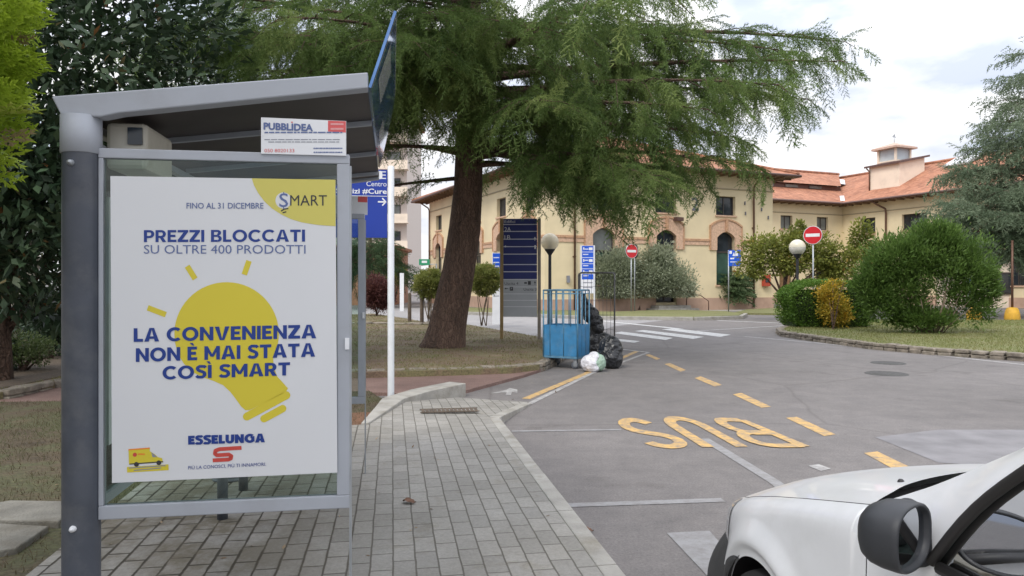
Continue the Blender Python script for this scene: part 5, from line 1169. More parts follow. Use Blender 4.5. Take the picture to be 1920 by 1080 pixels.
def leafy(parent, name, clumps, L, wd, mt, shell=.35, spread=.16, up=.2, seed=1, roll=.6, zmin=None):
    rng = np.random.default_rng(seed); P, D, T = sample_clumps(clumps, rng, shell, spread)
    if zmin is not None: k = P[:,2] > zmin; P, D, T = P[k], D[k], T[k]
    D = unit(D + np.array([0,0,up]) + rng.normal(0,.35,D.shape)); R = frames(D, roll=roll, rng=rng); sc = L*rng.uniform(.6,1.25,len(P))
    V, Fs = instance(leaf_template(wd), LEAF_F, P, R, sc); return arr_mesh(name, V, Fs, mt, parent, np.repeat(T, 4))
def spray_template(seed, nside=8, ntuft=4, blade=.13, bw=.03, sidelen=.42, ang=50, droop=.22, flat=0.0, per=3):
    r = np.random.default_rng(seed); V, Fs = [], []
    def blades(p, d, k):
        for _ in range(k):
            dd = d*.75 + r.normal(0,.55,3)*np.array([1,1,1-flat]); dd /= np.linalg.norm(dd); s = np.cross(dd, r.normal(0,1,3)*(1-flat)+np.array([0,0,flat])); s /= max(np.linalg.norm(s),1e-6)
            b = len(V); V.extend([p - s*bw/2, p + s*bw/2, p + dd*blade*r.uniform(.7,1.2)]); Fs.append((b,b+1,b+2))
    def axis(t): return np.array([t, .03*math.sin(t*5), -droop*t*t])
    for i in range(nside):
        t = .08 + .9*i/(nside-1); p0 = axis(t); sg = 1 if i % 2 else -1; a = math.radians(ang*r.uniform(.75,1.2)); L = sidelen*(1-.55*t)*r.uniform(.8,1.2)
        d = np.array([math.cos(a), sg*math.sin(a), -.25*(1-flat)+r.normal(0,.12)*(1-flat)]); 
        for j in range(ntuft):
            u = (j+1)/ntuft; q = p0 + d*L*u + np.array([0,0,-.3*L*u*u*(1-flat)]); blades(q, d, per)
        blades(p0, np.array([1,0,-.3]), 2)
        b = len(V); s = np.cross(d, [0,0,1]); s /= np.linalg.norm(s); V.extend([p0 - s*.008, p0 + s*.008, p0 + d*L]); Fs.append((b,b+1,b+2))
    return np.array(V), np.array(Fs)
def limb(m, pts, r0, r1, n=6):
    k = len(pts); m.tube(pts, [r0 + (r1-r0)*(i/(k-1))**.8 for i in range(k)], n)

def tri_area(): pass
def conifer(th, base, trunk_pts, trunk_r, branches, mt, scale=.6, step=.34, dens=1.0, seed=3, hang=.5, templ=None, sec=1.0, zvis=None, trunk_name='trunk', sec_start=.15, gapcut=-.2):
    rng = np.random.default_rng(seed); m = MB(); m.tube(trunk_pts, trunk_r, 20)
    # root flare and ridges
    for i, v in enumerate(m.v):
        q = Vector(v); nz = mnoise.noise(Vector((q.x*3, q.y*3, q.z*.5)))*.05; ax = min(trunk_pts, key=lambda p: abs(p[2]-q.z)); d = Vector((q.x-ax[0], q.y-ax[1], 0))
        if d.length > .05: m.v[i] = tuple(q + d.normalized()*nz)
    tr = m.build(trunk_name, M_BARK, th)
    tp = np.array(trunk_pts)
    def on_trunk(z): return np.array([np.interp(z, tp[:,2], tp[:,0]), np.interp(z, tp[:,2], tp[:,1]), z])
    mb = MB(); P, D, S = [], [], []
    for (z0, az, L, rise, droop, density) in branches:
        a = math.radians(az); dr = np.array([math.cos(a), math.sin(a), 0]); s0 = on_trunk(z0); wob = rng.normal(0,.25,2)
        side = np.array([-dr[1], dr[0], 0])
        def pt(t): return s0 + dr*L*t + side*(wob[0]*math.sin(t*3)+wob[1]*t*t*L*.1) + np.array([0,0, rise*t - droop*t*t])
        limb(mb, [pt(t) for t in np.linspace(0,1,9)], .026+.0115*L, .010)
        n = max(3, int(L*(1-sec_start)/step))
        for i in range(n):
            t = sec_start + (1-sec_start)*(i+rng.uniform(0,.9))/n
            for sg in (-1, 1):
                if rng.uniform() > .93*density: continue
                if mnoise.noise(Vector(pt(t)+side*sg*.6)*.95 + Vector((seed*3.1,0,0))) < gapcut and rng.uniform() < .85: continue
                an = math.radians(rng.uniform(38,72))*sg; tn = dr*math.cos(an) + side*math.sin(an); ls = sec*(.5 + 1.25*(1-t)**.7*min(1, L/5))*rng.uniform(.6,1.2); p0 = pt(t); dz = rng.uniform(-.05,.25); dd = rng.uniform(.25,.75)
                def sp(u): return p0 + tn*ls*u + np.array([0,0,dz*u*ls - dd*u*u*ls])
                mb.tube([sp(u) for u in (0,.5,1)], [.014,.010,.005], 4, 0, False)
                k = max(2, int(ls/.17*dens))
                for j in range(k):
                    u = (j+rng.uniform(.2,1.0))/k; q = sp(u); tang = tn + np.array([0,0,dz-2*dd*u])
                    w = rng.uniform()
                    d3 = tang*1.0 + rng.normal(0,.24,3) + np.array([0,0,-hang*(2.2 if w < .17 else .18)])
                    P.append(q); D.append(d3); S.append(scale*rng.uniform(.6,1.25)*(1.3 if w < .3 else 1))
        for t in np.linspace(sec_start+.02, 1, int(L*5*dens*density)):
            P.append(pt(t)+rng.normal(0,.03,3)); D.append(dr*.5+side*rng.normal(0,.7)+np.array([0,0,rng.uniform(-.3,.45)])); S.append(scale*rng.uniform(.55,1.1))
        # leader tip
        for t in np.linspace(.8,1,5): P.append(pt(t)); D.append(dr*.8+rng.normal(0,.3,3)+np.array([0,0,-.2])); S.append(scale*rng.uniform(.7,1.1))
    mb.build('limbs', M_BARK, th)
    P, D, S = np.array(P), np.array(D), np.array(S)
    gap = np.array([mnoise.noise(Vector(p)*.85 + Vector((seed*3.1,0,0))) for p in P]); TMP = templ or [spray_template(s, nside=11, ntuft=4, blade=.115, bw=.020, sidelen=.36, ang=40, droop=.30, per=4) for s in (1,2,3,4)]; print('sprays', len(P))
    Vs, Fss, Ts, nb = [], [], [], 0; pick = rng.integers(0, len(TMP), len(P))
    low = np.array([mnoise.noise(Vector(p)*.6) for p in P])*.5
    for k, (tv, tf) in enumerate(TMP):
        ix = np.where(pick == k)[0]; R = frames(D[ix], roll=.35, rng=rng); V, Fs = instance(tv, tf, P[ix], R, S[ix]); Vs.append(V); Fss.append(Fs+nb); nb += len(V)
        t = np.clip(.45 + low[ix] + rng.normal(0,.16,len(ix)), 0, 1); Ts.append(np.repeat(t, len(tv)))
    return arr_mesh('foliage', np.concatenate(Vs), np.concatenate(Fss), mt, th, np.concatenate(Ts))

# the big drooping cedar
L_CED = leaf_mat('cedar_needles', (.066,.114,.030), (.145,.220,.060), (.29,.36,.118), .42)
CB = G(835, 650, .15); cx, cy = CB.x, CB.y
cd = wthing('cedar_tree', 'great drooping cedar with leaning reddish brown trunk on the grass mound', 'tree', (cx, cy, .12))
TP = [(cx-.02,cy,.08),(cx+.0,cy,.25),(cx+.06,cy,.6),(cx+.15,cy,1.1),(cx+.33,cy,2.0),(cx+.47,cy+.02,3.0),(cx+.54,cy+.03,4.0),(cx+.58,cy+.05,5.5),(cx+.6,cy+.05,7.5),(cx+.62,cy,10),(cx+.65,cy,13),(cx+.65,cy,16)]
TR = [.64,.53,.46,.425,.395,.385,.355,.32,.275,.21,.12,.03]
BR = [(4.25,176,3.3,-.1,.25,.25),(4.75,186,3.0,.7,.6,.3),(4.9,170,4.2,.9,.9,.45),
      (5.25,-22,5.8,.5,.9,1.),(4.7,-48,5.6,.4,1.5,1.),(4.95,2,7.0,.4,.8,1.),(5.2,24,4.2,.3,1.0,1.),(5.0,-8,5.0,.3,1.1,1.),(5.5,-70,4.8,.5,1.0,1.),(4.9,45,5.2,.4,1.3,.9),(5.6,-35,6.0,.4,.9,1.),
      (4.5,-30,4.4,.2,1.3,1.),(4.6,14,4.0,.2,1.0,.9),(5.7,-64,4.6,.4,1.2,1.),(5.0,-62,3.6,.1,1.1,.9),(5.0,-15,3.4,.2,1.0,.9),
      (6.3,6,8.5,.9,.9,1.),(6.6,-14,8.3,.9,1.0,1.),(6.9,14,8.0,.9,.9,1.),(7.4,-3,8.7,.9,.9,1.),(6.1,-30,7.2,.5,1.1,1.),(7.9,10,8.4,.8,.9,1.),
      (6.4,182,7.6,.6,1.0,1.),(6.2,196,7.2,.5,.9,1.),(6.6,168,7.4,.6,1.0,1.),(7.0,208,6.8,.6,1.1,1.),(7.3,188,8.0,.7,1.0,1.),(7.6,175,8.0,.7,.9,1.),(6.0,215,5.6,.3,.8,1.),(6.8,228,5.6,.3,1.0,1.),(6.3,245,4.8,.3,.9,1.),(6.0,232,5.6,.4,.8,1.),(6.6,255,5.0,.3,.9,1.),(7.2,262,4.6,.3,.9,1.),(6.1,202,6.2,.4,.8,1.),(6.4,152,6.2,.4,.9,1.),(6.9,238,6.0,.4,1.,1.),(7.5,222,6.6,.5,1.,1.),(5.9,186,5.0,.5,.7,.8),(6.6,-95,3.6,.2,.9,1.),(7.2,-80,4.2,.3,.9,1.),(7.6,-110,4.4,.3,.9,1.),(6.3,-104,2.8,.1,.8,1.)]
for k in range(34):
    z0 = 6.0 + 9.4*k/34; az = (k*137.5 + 20) % 360
    if z0 < 6.6 and 100 < az < 260: z0 += .7
    BR.append((z0, az, 7.4*(1-(z0-6)/11.5)+.6, .7, 1.2, 1. if z0 < 10 else .6))
conifer(cd, CB, TP, TR, BR, L_CED, scale=.62, step=.29, seed=5, hang=.75)
# blue cedar at the right
L_BLU = leaf_mat('blue_cedar_needles', (.10,.15,.085), (.19,.245,.155), (.30,.36,.24), .4)
bx, by = 26.0, 36.; bc = wthing('blue_cedar', 'blue grey cedar with layered branches at the right edge', 'tree', (bx, by, 0))
BB = []
for k in range(40):
    z0 = 2.6 + 10.4*k/40; az = (k*137.5) % 360; BB.append((z0, az, max(.8, 5.3 if z0 < 4.5 else 5.3-(z0-4.5)*.47)*RNG.uniform(.75,1.1), .9, .7, 1.))
BB += [(3.9,180,5.6,.7,.5,1.),(5.0,186,5.4,.9,.4,1.),(6.6,182,4.3,1.0,.4,1.),(8.2,176,2.9,1.0,.4,1.),(9.8,190,2.2,1.0,.4,1.),(3.2,200,5.0,.4,.6,1.),(4.6,215,4.8,.7,.5,1.),(6.,235,4.2,.8,.5,1.)]
conifer(bc, None, [(bx,by,0),(bx,by,.6),(bx,by,4),(bx+.1,by,9),(bx,by,13.5)], [.45,.33,.28,.16,.03], BB, L_BLU, scale=1.05, step=.36, dens=.75, seed=8, hang=.12, sec=.95,
        templ=[spray_template(s, blade=.12, bw=.036, droop=.05) for s in (5,6,7)])
# dark evergreen in front of the terracotta building
L_DARK = leaf_mat('dark_needles', (.03,.06,.025), (.055,.10,.04), (.085,.14,.06), .3)
gx, gy = -9.6, 50.; g = wthing('fir_tree', 'dark green fir before the low terracotta building', 'tree', (gx, gy, 0))
conifer(g, None, [(gx,gy,0),(gx,gy,4),(gx,gy,8)], [.2,.14,.03], [(2.6+.12*k, k*137.5 % 360, 3.0-1.9*k/22, .2, .8, 1.) for k in range(22)], L_DARK, scale=1.1, step=.6, dens=.6, seed=2, hang=.3)

# bright thuja at the left edge, close to the camera
L_THU = leaf_mat('thuja_sprays', (.21,.30,.025), (.35,.47,.04), (.48,.60,.07), .5, accent=(.36,.27,.14))
tx, ty = -3.07, 3.15; th = wthing('thuja_tree', 'bright yellow green thuja crown hanging in at the left edge', 'tree', (tx, ty, .1))
m = MB(); m.tube([(tx,ty,.05),(tx,ty,1.5),(tx,ty,4.2)], [.09,.07,.02], 10); m.build('trunk', M_BARK, th)
rng = np.random.default_rng(4); n = 3600; d = unit(rng.normal(size=(n,3))); rad = rng.uniform(.5,1,n)**.5; lump = np.array([mnoise.noise(Vector(q)*2.6) for q in d])*.16 + 1
rr = np.array([.80,.8,1.3]); P = np.array([tx,ty,3.05]) + d*rr*(rad*lump)[:,None]; D = d*.7 + np.array([0,0,.55]) + rng.normal(0,.3,(n,3))
tv, tf = spray_template(11, nside=9, ntuft=4, blade=.15, bw=.085, sidelen=.5, ang=42, droop=.0, flat=.85, per=2)
V, Fs = instance(tv, tf, P, frames(D, up=(.5,1,0), roll=.7, rng=rng), rng.uniform(.12,.22,n)); arr_mesh('foliage', V, Fs, L_THU, th, np.repeat(np.clip(rng.normal(.5,.2,n),0,1), len(tv)))

# magnolia behind the shelter
L_MAG = leaf_mat('magnolia_leaves', (.018,.036,.018), (.036,.066,.032), (.070,.108,.055), .15, .45, accent=(.24,.11,.04))
mx_, my_ = -8.2, 11.8; mg = wthing('magnolia_tree', 'dark glossy leaved magnolia filling the corner behind the grey post', 'tree', (mx_, my_, .1))
m = MB(); m.tube([(mx_,my_,.05),(mx_,my_,1),(mx_+.1,my_,3),(mx_+.2,my_,8.5)], [.22,.17,.14,.04], 12)
tr = m.build('trunk', M_BARK, mg)
m = MB(); cl = []
r_ = random.Random(5)
for (px, py, dd, r, k) in [(190,60,11,1.5,70),(60,40,10,1.6,80),(110,200,10.5,1.5,80),(20,280,10,1.4,70),(130,330,11.5,1.2,55),(70,420,10.5,1.0,55),(170,450,11.5,1.2,50),(-60,430,10,1.2,55),(10,520,11.5,.8,36),(300,30,12,1.3,45),(330,140,13,1.0,28),(270,230,12.5,1.2,40),(250,380,12.5,1.3,50),(-120,150,10.5,1.7,70),(-100,300,11,1.5,60),(380,300,13,1.4,45),(210,-120,12,1.8,60),(50,-150,11,1.8,60),(95,560,12.5,.55,20),(330,470,13,1.2,45)]:
    c = A(px, py, dd); cl.append((tuple(c), (r,r,r*.85), k, 15)); z = max(.8, c.z-1.3)
    limb(m, [Vector((mx_+.1, my_, z)), Vector((mx_,my_,z)).lerp(c, .55)+Vector((0,0,.25)), c], .05, .012, 5)
m.build('limbs', M_BARK, mg)
leafy(mg, 'foliage', [(c,r,int(n*1.3),p) for c,r,n,p in cl], .2, .42, L_MAG, shell=.4, spread=.2, up=.15, seed=6)
# understorey at the far left
L_SHR = leaf_mat('shrub_leaves', (.055,.085,.03), (.10,.14,.05), (.17,.21,.085), .35)
def shrub(name, label, cat, base, zb, clumps, L, wd, mt, stems=6, seed=1, group=None, up=.25, shell=.4, spread=.2, stem_r=.012, smat=None, zmin=None, fan=.8):
    clumps = [(c_, r_c, int(n_c*1.4), int(p_c*1.6)) for c_, r_c, n_c, p_c in clumps]; t = wthing(name, label, cat, (base[0], base[1], zb), group); m = MB(); r = random.Random(seed)
    tops = [Vector(c[0]) for c in clumps]
    for i in range(stems):
        e = r.choice(tops) + Vector((r.uniform(-.5,.5), r.uniform(-.5,.5), r.uniform(-.3,.3)))*fan*max(np.atleast_1d(clumps[0][1])); b = Vector((base[0]+r.uniform(-.06,.06)*stems*.12, base[1]+r.uniform(-.06,.06)*stems*.12, zb-.03))
        limb(m, [b, b.lerp(e, .5)+Vector((0,0,.12*(e-b).length)), e], stem_r*2, stem_r*.6, 5)
    m.build('stems', smat or M_BARK, t); leafy(t, 'foliage', clumps, L, wd, mt, shell=shell, spread=spread, up=up, seed=seed, zmin=zmin); return t
def clump_px(px, py, d, rpx, rpy, nsub, per): c = A(px, py, d); return (tuple(c), (rpx/F*d, rpx/F*d, rpy/F*d), nsub, per)
b = G(40, 695, .15); shrub('low_shrub', 'low green shrub on the dark soil at the left edge', 'shrub', b, .15, [clump_px(30,655,b.y,55,28,60,22), clump_px(75,660,b.y,30,20,26,18)], .055, .5, L_SHR, 7, 21)
b = G(90, 668, .15); shrub('low_shrub', 'darker small leaved shrub between the green shrub and the grey post', 'shrub', b, .15, [clump_px(85,615,b.y,40,26,46,18), clump_px(110,640,b.y,22,34,30,16), clump_px(30,605,b.y,40,14,20,16)], .07, .45, L_MAG, 6, 22)
b = G(30, 660, .15); t = wthing('leaning_trunk', 'pale leaning tree trunk among the shrubs at the left edge', 'tree', (b.x, b.y, .15)); m = MB(); c = A(70, 480, b.y); m.tube([(b.x-.35,b.y,.1),(b.x-.1,b.y,.9),tuple(c)], [.26,.2,.12], 12); m.build('trunk', mat('pale_bark', (.36,.33,.27), .9, var=.3, vscale=6, bump=.6), t)
for k_, (px_, py_, dd_, rx_, ry_, lb_) in enumerate([(15,600,17,50,40,'dark laurel shrub at the far left edge beneath the magnolia'),(95,585,15,40,48,'dark laurel shrub beside the grey shelter post'),(55,560,19,60,34,'dark laurel shrub behind the leaning pale trunk'),(-30,640,13,60,40,'dark laurel shrub cut by the left edge')]):
    c_ = A(px_, py_, dd_); shrub('laurel_shrub', lb_, 'shrub', (c_.x, c_.y), .15, [clump_px(px_,py_,dd_,rx_,ry_,50,16), clump_px(px_+rx_*.4,py_+20,dd_,rx_*.6,ry_*.8,30,16)], .11, .45, L_MAG, 6, 80+k_, 'laurel shrubs under the magnolia')
leafy(t, 'foliage', [(tuple(c+Vector((0,0,.8))), (1.6,1.4,1.2), 70, 18)], .14, .45, L_MAG, seed=33)
# burgundy bush, yellow bush and lollipop topiaries
L_BUR = leaf_mat('burgundy_leaves', (.06,.022,.024), (.12,.046,.042), (.19,.09,.065), .35); L_YEL = leaf_mat('yellow_leaves', (.17,.22,.03), (.30,.33,.045), (.42,.42,.07), .4)
L_TOP = leaf_mat('topiary_leaves', (.12,.15,.04), (.22,.245,.065), (.32,.32,.10), .4, accent=(.30,.20,.07))
b = G(706, 592, .15); shrub('burgundy_bush', 'rounded burgundy leaved bush by the white sign pole', 'shrub', b, .15, [clump_px(704,548,b.y,24,30,150,30), clump_px(722,555,b.y,16,24,80,26)], .09, .55, L_BUR, 8, 23)
b = G(738, 572, .0); shrub('yellow_bush', 'yellow green bush before the terracotta wall', 'shrub', b, .0, [clump_px(730,508,b.y,24,16,50,20), clump_px(750,512,b.y,16,18,40,20)], .12, .55, L_YEL, 6, 24)
M_STEM = mat('pale_stems', (.19,.145,.10), .85, var=.3, vscale=9)
def topiary(px, py, base_y, rpx, label, seed):
    b = G(px, base_y, .15); t = wthing('topiary_bush', label, 'shrub', (b.x, b.y, .15), 'ball topiaries by the road'); c = A(px, py, b.y); r = rpx/F*b.y; m = MB(); rr = random.Random(seed)
    for i in range(7):
        e = c + Vector((rr.uniform(-.6,.6)*r, rr.uniform(-.6,.6)*r, -.5*r)); q = Vector((b.x+rr.uniform(-.1,.1), b.y+rr.uniform(-.1,.1), .1)); limb(m, [q, q.lerp(e,.5)+Vector((rr.uniform(-.05,.05),0,0)), e], .022, .012, 6)
    m.build('stems', M_STEM, t); leafy(t, 'foliage', [((c.x,c.y,c.z),(r*1.05,r*1.05,r*.92),330,34), ((c.x,c.y,c.z-r*.45),(r*.6,r*.6,r*.5),40,26)], .08, .55, L_TOP, shell=.22, spread=.1, up=.3, seed=seed)
topiary(806, 532, 606, 28, 'ball topiary on bare stems left of the cedar trunk', 25); topiary(907, 524, 608, 30, 'ball topiary on bare stems right of the cedar trunk', 26)
# olive tree on the lawn
L_OLI = leaf_mat('olive_leaves', (.20,.24,.155), (.32,.36,.245), (.45,.48,.36), .4)
b = G(1194, 579, .14); ol = wthing('olive_tree', 'broad grey green olive tree in front of the building door', 'tree', (b.x, b.y, .14)); d = b.y
m = MB(); q = Vector((b.x,b.y,.1)); m.tube([q, q+Vector((.05,0,.6)), q+Vector((-.05,0,1.2))], [.3,.24,.2], 12); m.build('trunk', M_BARK, ol)
OC = [clump_px(1150,515,d,38,34,60,30), clump_px(1215,505,d,44,36,80,30), clump_px(1262,530,d,34,32,60,30), clump_px(1190,535,d,45,26,60,30), clump_px(1135,535,d,22,34,34,28), clump_px(1240,480,d,26,18,26,26), clump_px(1170,485,d,30,20,30,26), clump_px(1285,545,d,16,26,24,26), clump_px(1122,520,d,16,26,40,28), clump_px(1140,495,d,24,22,40,28), clump_px(1135,515,d-1.2,30,34,60,30), clump_px(1150,543,d-1.2,30,26,50,30), clump_px(1122,545,d-.8,16,24,40,28), clump_px(1165,500,d-1.2,30,30,50,30)]
m = MB()
for c in OC: limb(m, [q+Vector((0,0,1.0)), (q+Vector((0,0,1.2))).lerp(Vector(c[0]),.6), Vector(c[0])], .09, .02, 6)
m.build('limbs', M_BARK, ol); leafy(ol, 'foliage', [(c,tuple(k*1.12 for k in r),int(n*1.7),int(p*2.2)) for c,r,n,p in OC], .17, .34, L_OLI, shell=.45, spread=.22, up=.35, seed=27, zmin=.85)
# feathery shrub under the tall arched window
b = G(1372, 577, .1); L_PLM = leaf_mat('fan_leaves', (.06,.11,.05), (.11,.17,.075), (.18,.24,.12), .35)
pm = wthing('feathery_shrub', 'feathery arching shrub below the tall arched window', 'shrub', (b.x,b.y,.1)); rng = np.random.default_rng(9); n = 170; a = rng.uniform(0,2*np.pi,n); h = rng.uniform(.6,2.3,n)
P = np.stack([b.x+.22*np.cos(a)*rng.uniform(0,1.4,n), b.y+.22*np.sin(a), .1+h*.85], 1); D = np.stack([np.cos(a), np.sin(a), rng.uniform(.1,1.1,n)],1); tv, tf = spray_template(15, nside=10, ntuft=3, blade=.2, bw=.05, sidelen=.35, droop=.5)
V, Fs = instance(tv, tf, P, frames(D, rng=rng), rng.uniform(.7,1.15,n)); arr_mesh('fronds', V, Fs, L_PLM, pm, np.repeat(rng.uniform(.2,.8,n), len(tv)))
m = MB()
for i in range(5): m.tube([(b.x+.08*math.cos(i),b.y+.08*math.sin(i),.05),(b.x+.2*math.cos(i*2),b.y,1.7)], [.05,.03], 6)
m.build('stems', M_BARK, pm)
# smoke tree behind the hedge
L_SMK = leaf_mat('autumn_leaves', (.11,.14,.03), (.19,.215,.045), (.29,.29,.06), .4, accent=(.40,.20,.06))
b = G(1478, 584, .1); d = 33.; bx_, by_ = (1478-CX)/F*d, d
sm = wthing('smoke_tree', 'wide leaning tree with yellowing leaves behind the clipped hedge', 'tree', (bx_, by_, .1)); m = MB(); q = Vector((bx_,by_,.05)); fork = q + Vector((-.25,0,1.0))
m.tube([q, fork], [.13,.10], 10); m.build('trunk', M_BARK, sm); m = MB()
SCL = [clump_px(1430,470,d,36,30,42,22), clump_px(1480,455,d,34,26,40,22), clump_px(1412,505,d,28,18,22,20), clump_px(1530,470,d,32,30,40,22), clump_px(1475,495,d,40,20,36,22), clump_px(1580,490,d,34,34,46,22), clump_px(1555,510,d,30,22,30,20), clump_px(1497,428,d,14,14,10,16), clump_px(1617,450,d,20,34,26,20), clump_px(1640,490,d,28,30,30,20)]
for c in SCL: limb(m, [fork, fork.lerp(Vector(c[0]),.5)+Vector((0,0,.15)), Vector(c[0])], .06, .012, 6)
m.build('limbs', M_BARK, sm); leafy(sm, 'foliage', [(c,r,int(n*1.5),int(p*1.5)) for c,r,n,p in SCL], .15, .6, L_SMK, shell=.5, spread=.24, up=.05, seed=28)
# clipped hedge with an orange-berried bush at its corner, and the big rounded bush
L_HED = leaf_mat('hedge_leaves', (.06,.125,.018), (.11,.205,.03), (.18,.29,.05), .35); L_BER = leaf_mat('berry_leaves', (.09,.15,.025), (.42,.31,.035), (.74,.42,.05), .3)
d = 25.6; hg = wthing('clipped_hedge', 'clipped bright green hedge on the stone edged island', 'hedge', ((1550-CX)/F*d, d+.7, .16))
rng = np.random.default_rng(12); n = 17000; X0, X1 = (1480-CX)/F*d, (1638-CX)/F*d; Z0, Z1 = .2, A(0,528,d).z
P = rng.uniform(0,1,(n,3)); ax = rng.integers(0,4,n); dep = rng.uniform(0,.12,n)**1.0
P[ax==0,1] = dep[ax==0]; P[ax==1,2] = 1-dep[ax==1]; P[ax==2,0] = dep[ax==2]*.6; P[ax==3,0] = 1-dep[ax==3]*.6
D = np.zeros((n,3)); D[ax==0] = (0,-1,.2); D[ax==1] = (0,0,1); D[ax==2] = (-1,0,.2); D[ax==3] = (1,0,.2)
Q = np.stack([X0+(X1-X0)*P[:,0], d-.25+1.7*P[:,1], Z0+(Z1-Z0)*P[:,2]],1)
bul = np.array([mnoise.noise(Vector(q)*1.3) for q in Q])*.16; Q += D*bul[:,None]
cx_, cz_ = (X0+X1)/2, (Z0+Z1)/2; ex = np.abs((Q[:,0]-cx_)/((X1-X0)/2)); ez = np.clip((Q[:,2]-cz_)/((Z1-Z0)/2),-1,1)
Q[:,2] -= .22*np.clip(ex-.7,0,1)/.3*np.clip(ez,0,1); Q[:,0] -= np.sign(Q[:,0]-cx_)*.25*np.clip(np.abs(ez)-.6,0,1)/.4*np.clip(ex,0,1)
D = unit(D + rng.normal(0,.55,(n,3))); V, Fs = instance(leaf_template(.55), LEAF_F, Q, frames(D, roll=.7, rng=rng), rng.uniform(.05,.10,n)); low = np.array([mnoise.noise(Vector(q)*1.1) for q in Q])*.4
arr_mesh('foliage', V, Fs, L_HED, hg, np.repeat(np.clip(.5+low+rng.normal(0,.18,n),0,1),4))
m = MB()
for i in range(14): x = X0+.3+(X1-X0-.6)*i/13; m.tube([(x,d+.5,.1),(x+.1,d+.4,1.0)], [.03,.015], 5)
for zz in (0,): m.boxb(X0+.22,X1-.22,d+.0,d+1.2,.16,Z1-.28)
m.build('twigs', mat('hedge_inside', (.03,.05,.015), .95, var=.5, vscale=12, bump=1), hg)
b = G(1562, 618, .16); shrub('berry_shrub', 'orange berried shrub growing out of the hedge front', 'shrub', b, .16, [clump_px(1562,575,24.9,24,30,60,22), clump_px(1550,548,25,20,16,26,20), clump_px(1580,592,24.9,16,20,26,20), clump_px(1568,532,25.1,12,10,10,16)], .07, .6, L_BER, 5, 29, spread=.25)
L_BIG = leaf_mat('bush_leaves', (.055,.105,.022), (.10,.175,.036), (.17,.26,.065), .4)
b = G(1746, 624, .16); d = b.y; bb = wthing('big_rounded_bush', 'large rounded bush with upright bare stems in the middle of the island', 'shrub', (b.x,b.y,.16)); q = Vector((b.x,b.y,.1)); m = MB(); rr = random.Random(8)
for i in range(50):
    a = rr.uniform(0,2*math.pi); k = rr.uniform(.2,1); e = Vector((b.x+1.25*k*math.cos(a), b.y+1.3*k*math.sin(a), rr.uniform(.8,1.7))); limb(m, [q+Vector((.35*math.cos(a)*k,.3*math.sin(a)*k,0)), q.lerp(e,.5)+Vector((.1*math.cos(a),.1*math.sin(a),.0)), e], .016, .008, 5)
m.build('stems', M_STEM, bb)
BCL = [clump_px(1745,470,d,62,44,110,40), clump_px(1680,490,d,52,48,90,40), clump_px(1815,495,d,46,52,80,40), clump_px(1640,530,d,36,42,56,36), clump_px(1852,540,d,22,40,36,34), clump_px(1750,445,d,46,26,60,36), clump_px(1655,570,d,34,34,46,34), clump_px(1700,545,d,36,34,44,34), clump_px(1735,598,d,56,20,70,36), clump_px(1800,570,d,34,36,30,30), clump_px(1690,590,d,24,24,26,30), clump_px(1770,520,d,80,40,60,34), clump_px(1650,545,d,40,40,40,34), clump_px(1835,560,d,34,40,40,30), clump_px(1720,575,d,30,30,20,26)]
BCL = [(c,(r[0],r[0]*.8,r[2]),ns,p) for c,r,ns,p in BCL]
leafy(bb, 'foliage', [(c,r,int(n*1.25),int(p*1.35)) for c,r,n,p in BCL], .14, .28, L_BIG, shell=.45, spread=.2, up=.7, seed=30, zmin=.2)
# trees far left behind everything, closing the view
L_FAR = leaf_mat('far_leaves', (.03,.05,.02), (.055,.085,.03), (.09,.12,.05), .3)
def far_tree(px, py, d, r, label, seed, group='trees behind the shelter', mt=None):
    c = A(px, py, d); t = wthing('broadleaf_tree', label, 'tree', (c.x, d, 0), group); m = MB(); m.tube([(c.x,d,0),(c.x+.1,d,c.z*.6),(c.x,d,c.z)], [.22,.17,.06], 10); m.build('trunk', M_BARK, t)
    rr = random.Random(seed); cl = [((c.x+rr.uniform(-.6,.6)*r, d+rr.uniform(-.5,.5)*r, c.z+rr.uniform(-.6,.6)*r), r*rr.uniform(.4,.6), 26, 22) for _ in range(14)]
    leafy(t, 'foliage', cl, .24, .5, mt or L_FAR, seed=seed, spread=.2)
far_tree(60, 300, 34, 5.0, 'tall dark broadleaf tree behind the magnolia at the far left', 41); far_tree(300, 330, 38, 4.6, 'dark broadleaf tree hidden mostly behind the shelter poster', 42); far_tree(-180, 330, 30, 4.6, 'dark broadleaf tree beyond the left edge shrubs', 43)
far_tree(480, 380, 42, 4.2, 'broadleaf tree glimpsed behind the shelter roof', 44)

# unseen tree added behind the viewer to shade the shelter
t = wthing('broadleaf_tree', 'unseen broadleaf tree added behind the camera to shade the poster', 'tree', (-4.6,-1.2,.1)); m = MB(); m.tube([(-4.6,-1.2,.05),(-4.4,-1.0,2.2),(-3.6,-.2,4.6)], [.22,.18,.07], 10); m.build('trunk', M_BARK, t)
leafy(t, 'foliage', [((-3.4,-.1,5.4),(2.1,2.0,1.3),120,26),((-2.2,-1.0,5.8),(1.6,1.6,1.1),70,26),((-4.8,-1.2,5.2),(1.7,1.7,1.2),70,26)], .17, .5, L_FAR, seed=77)
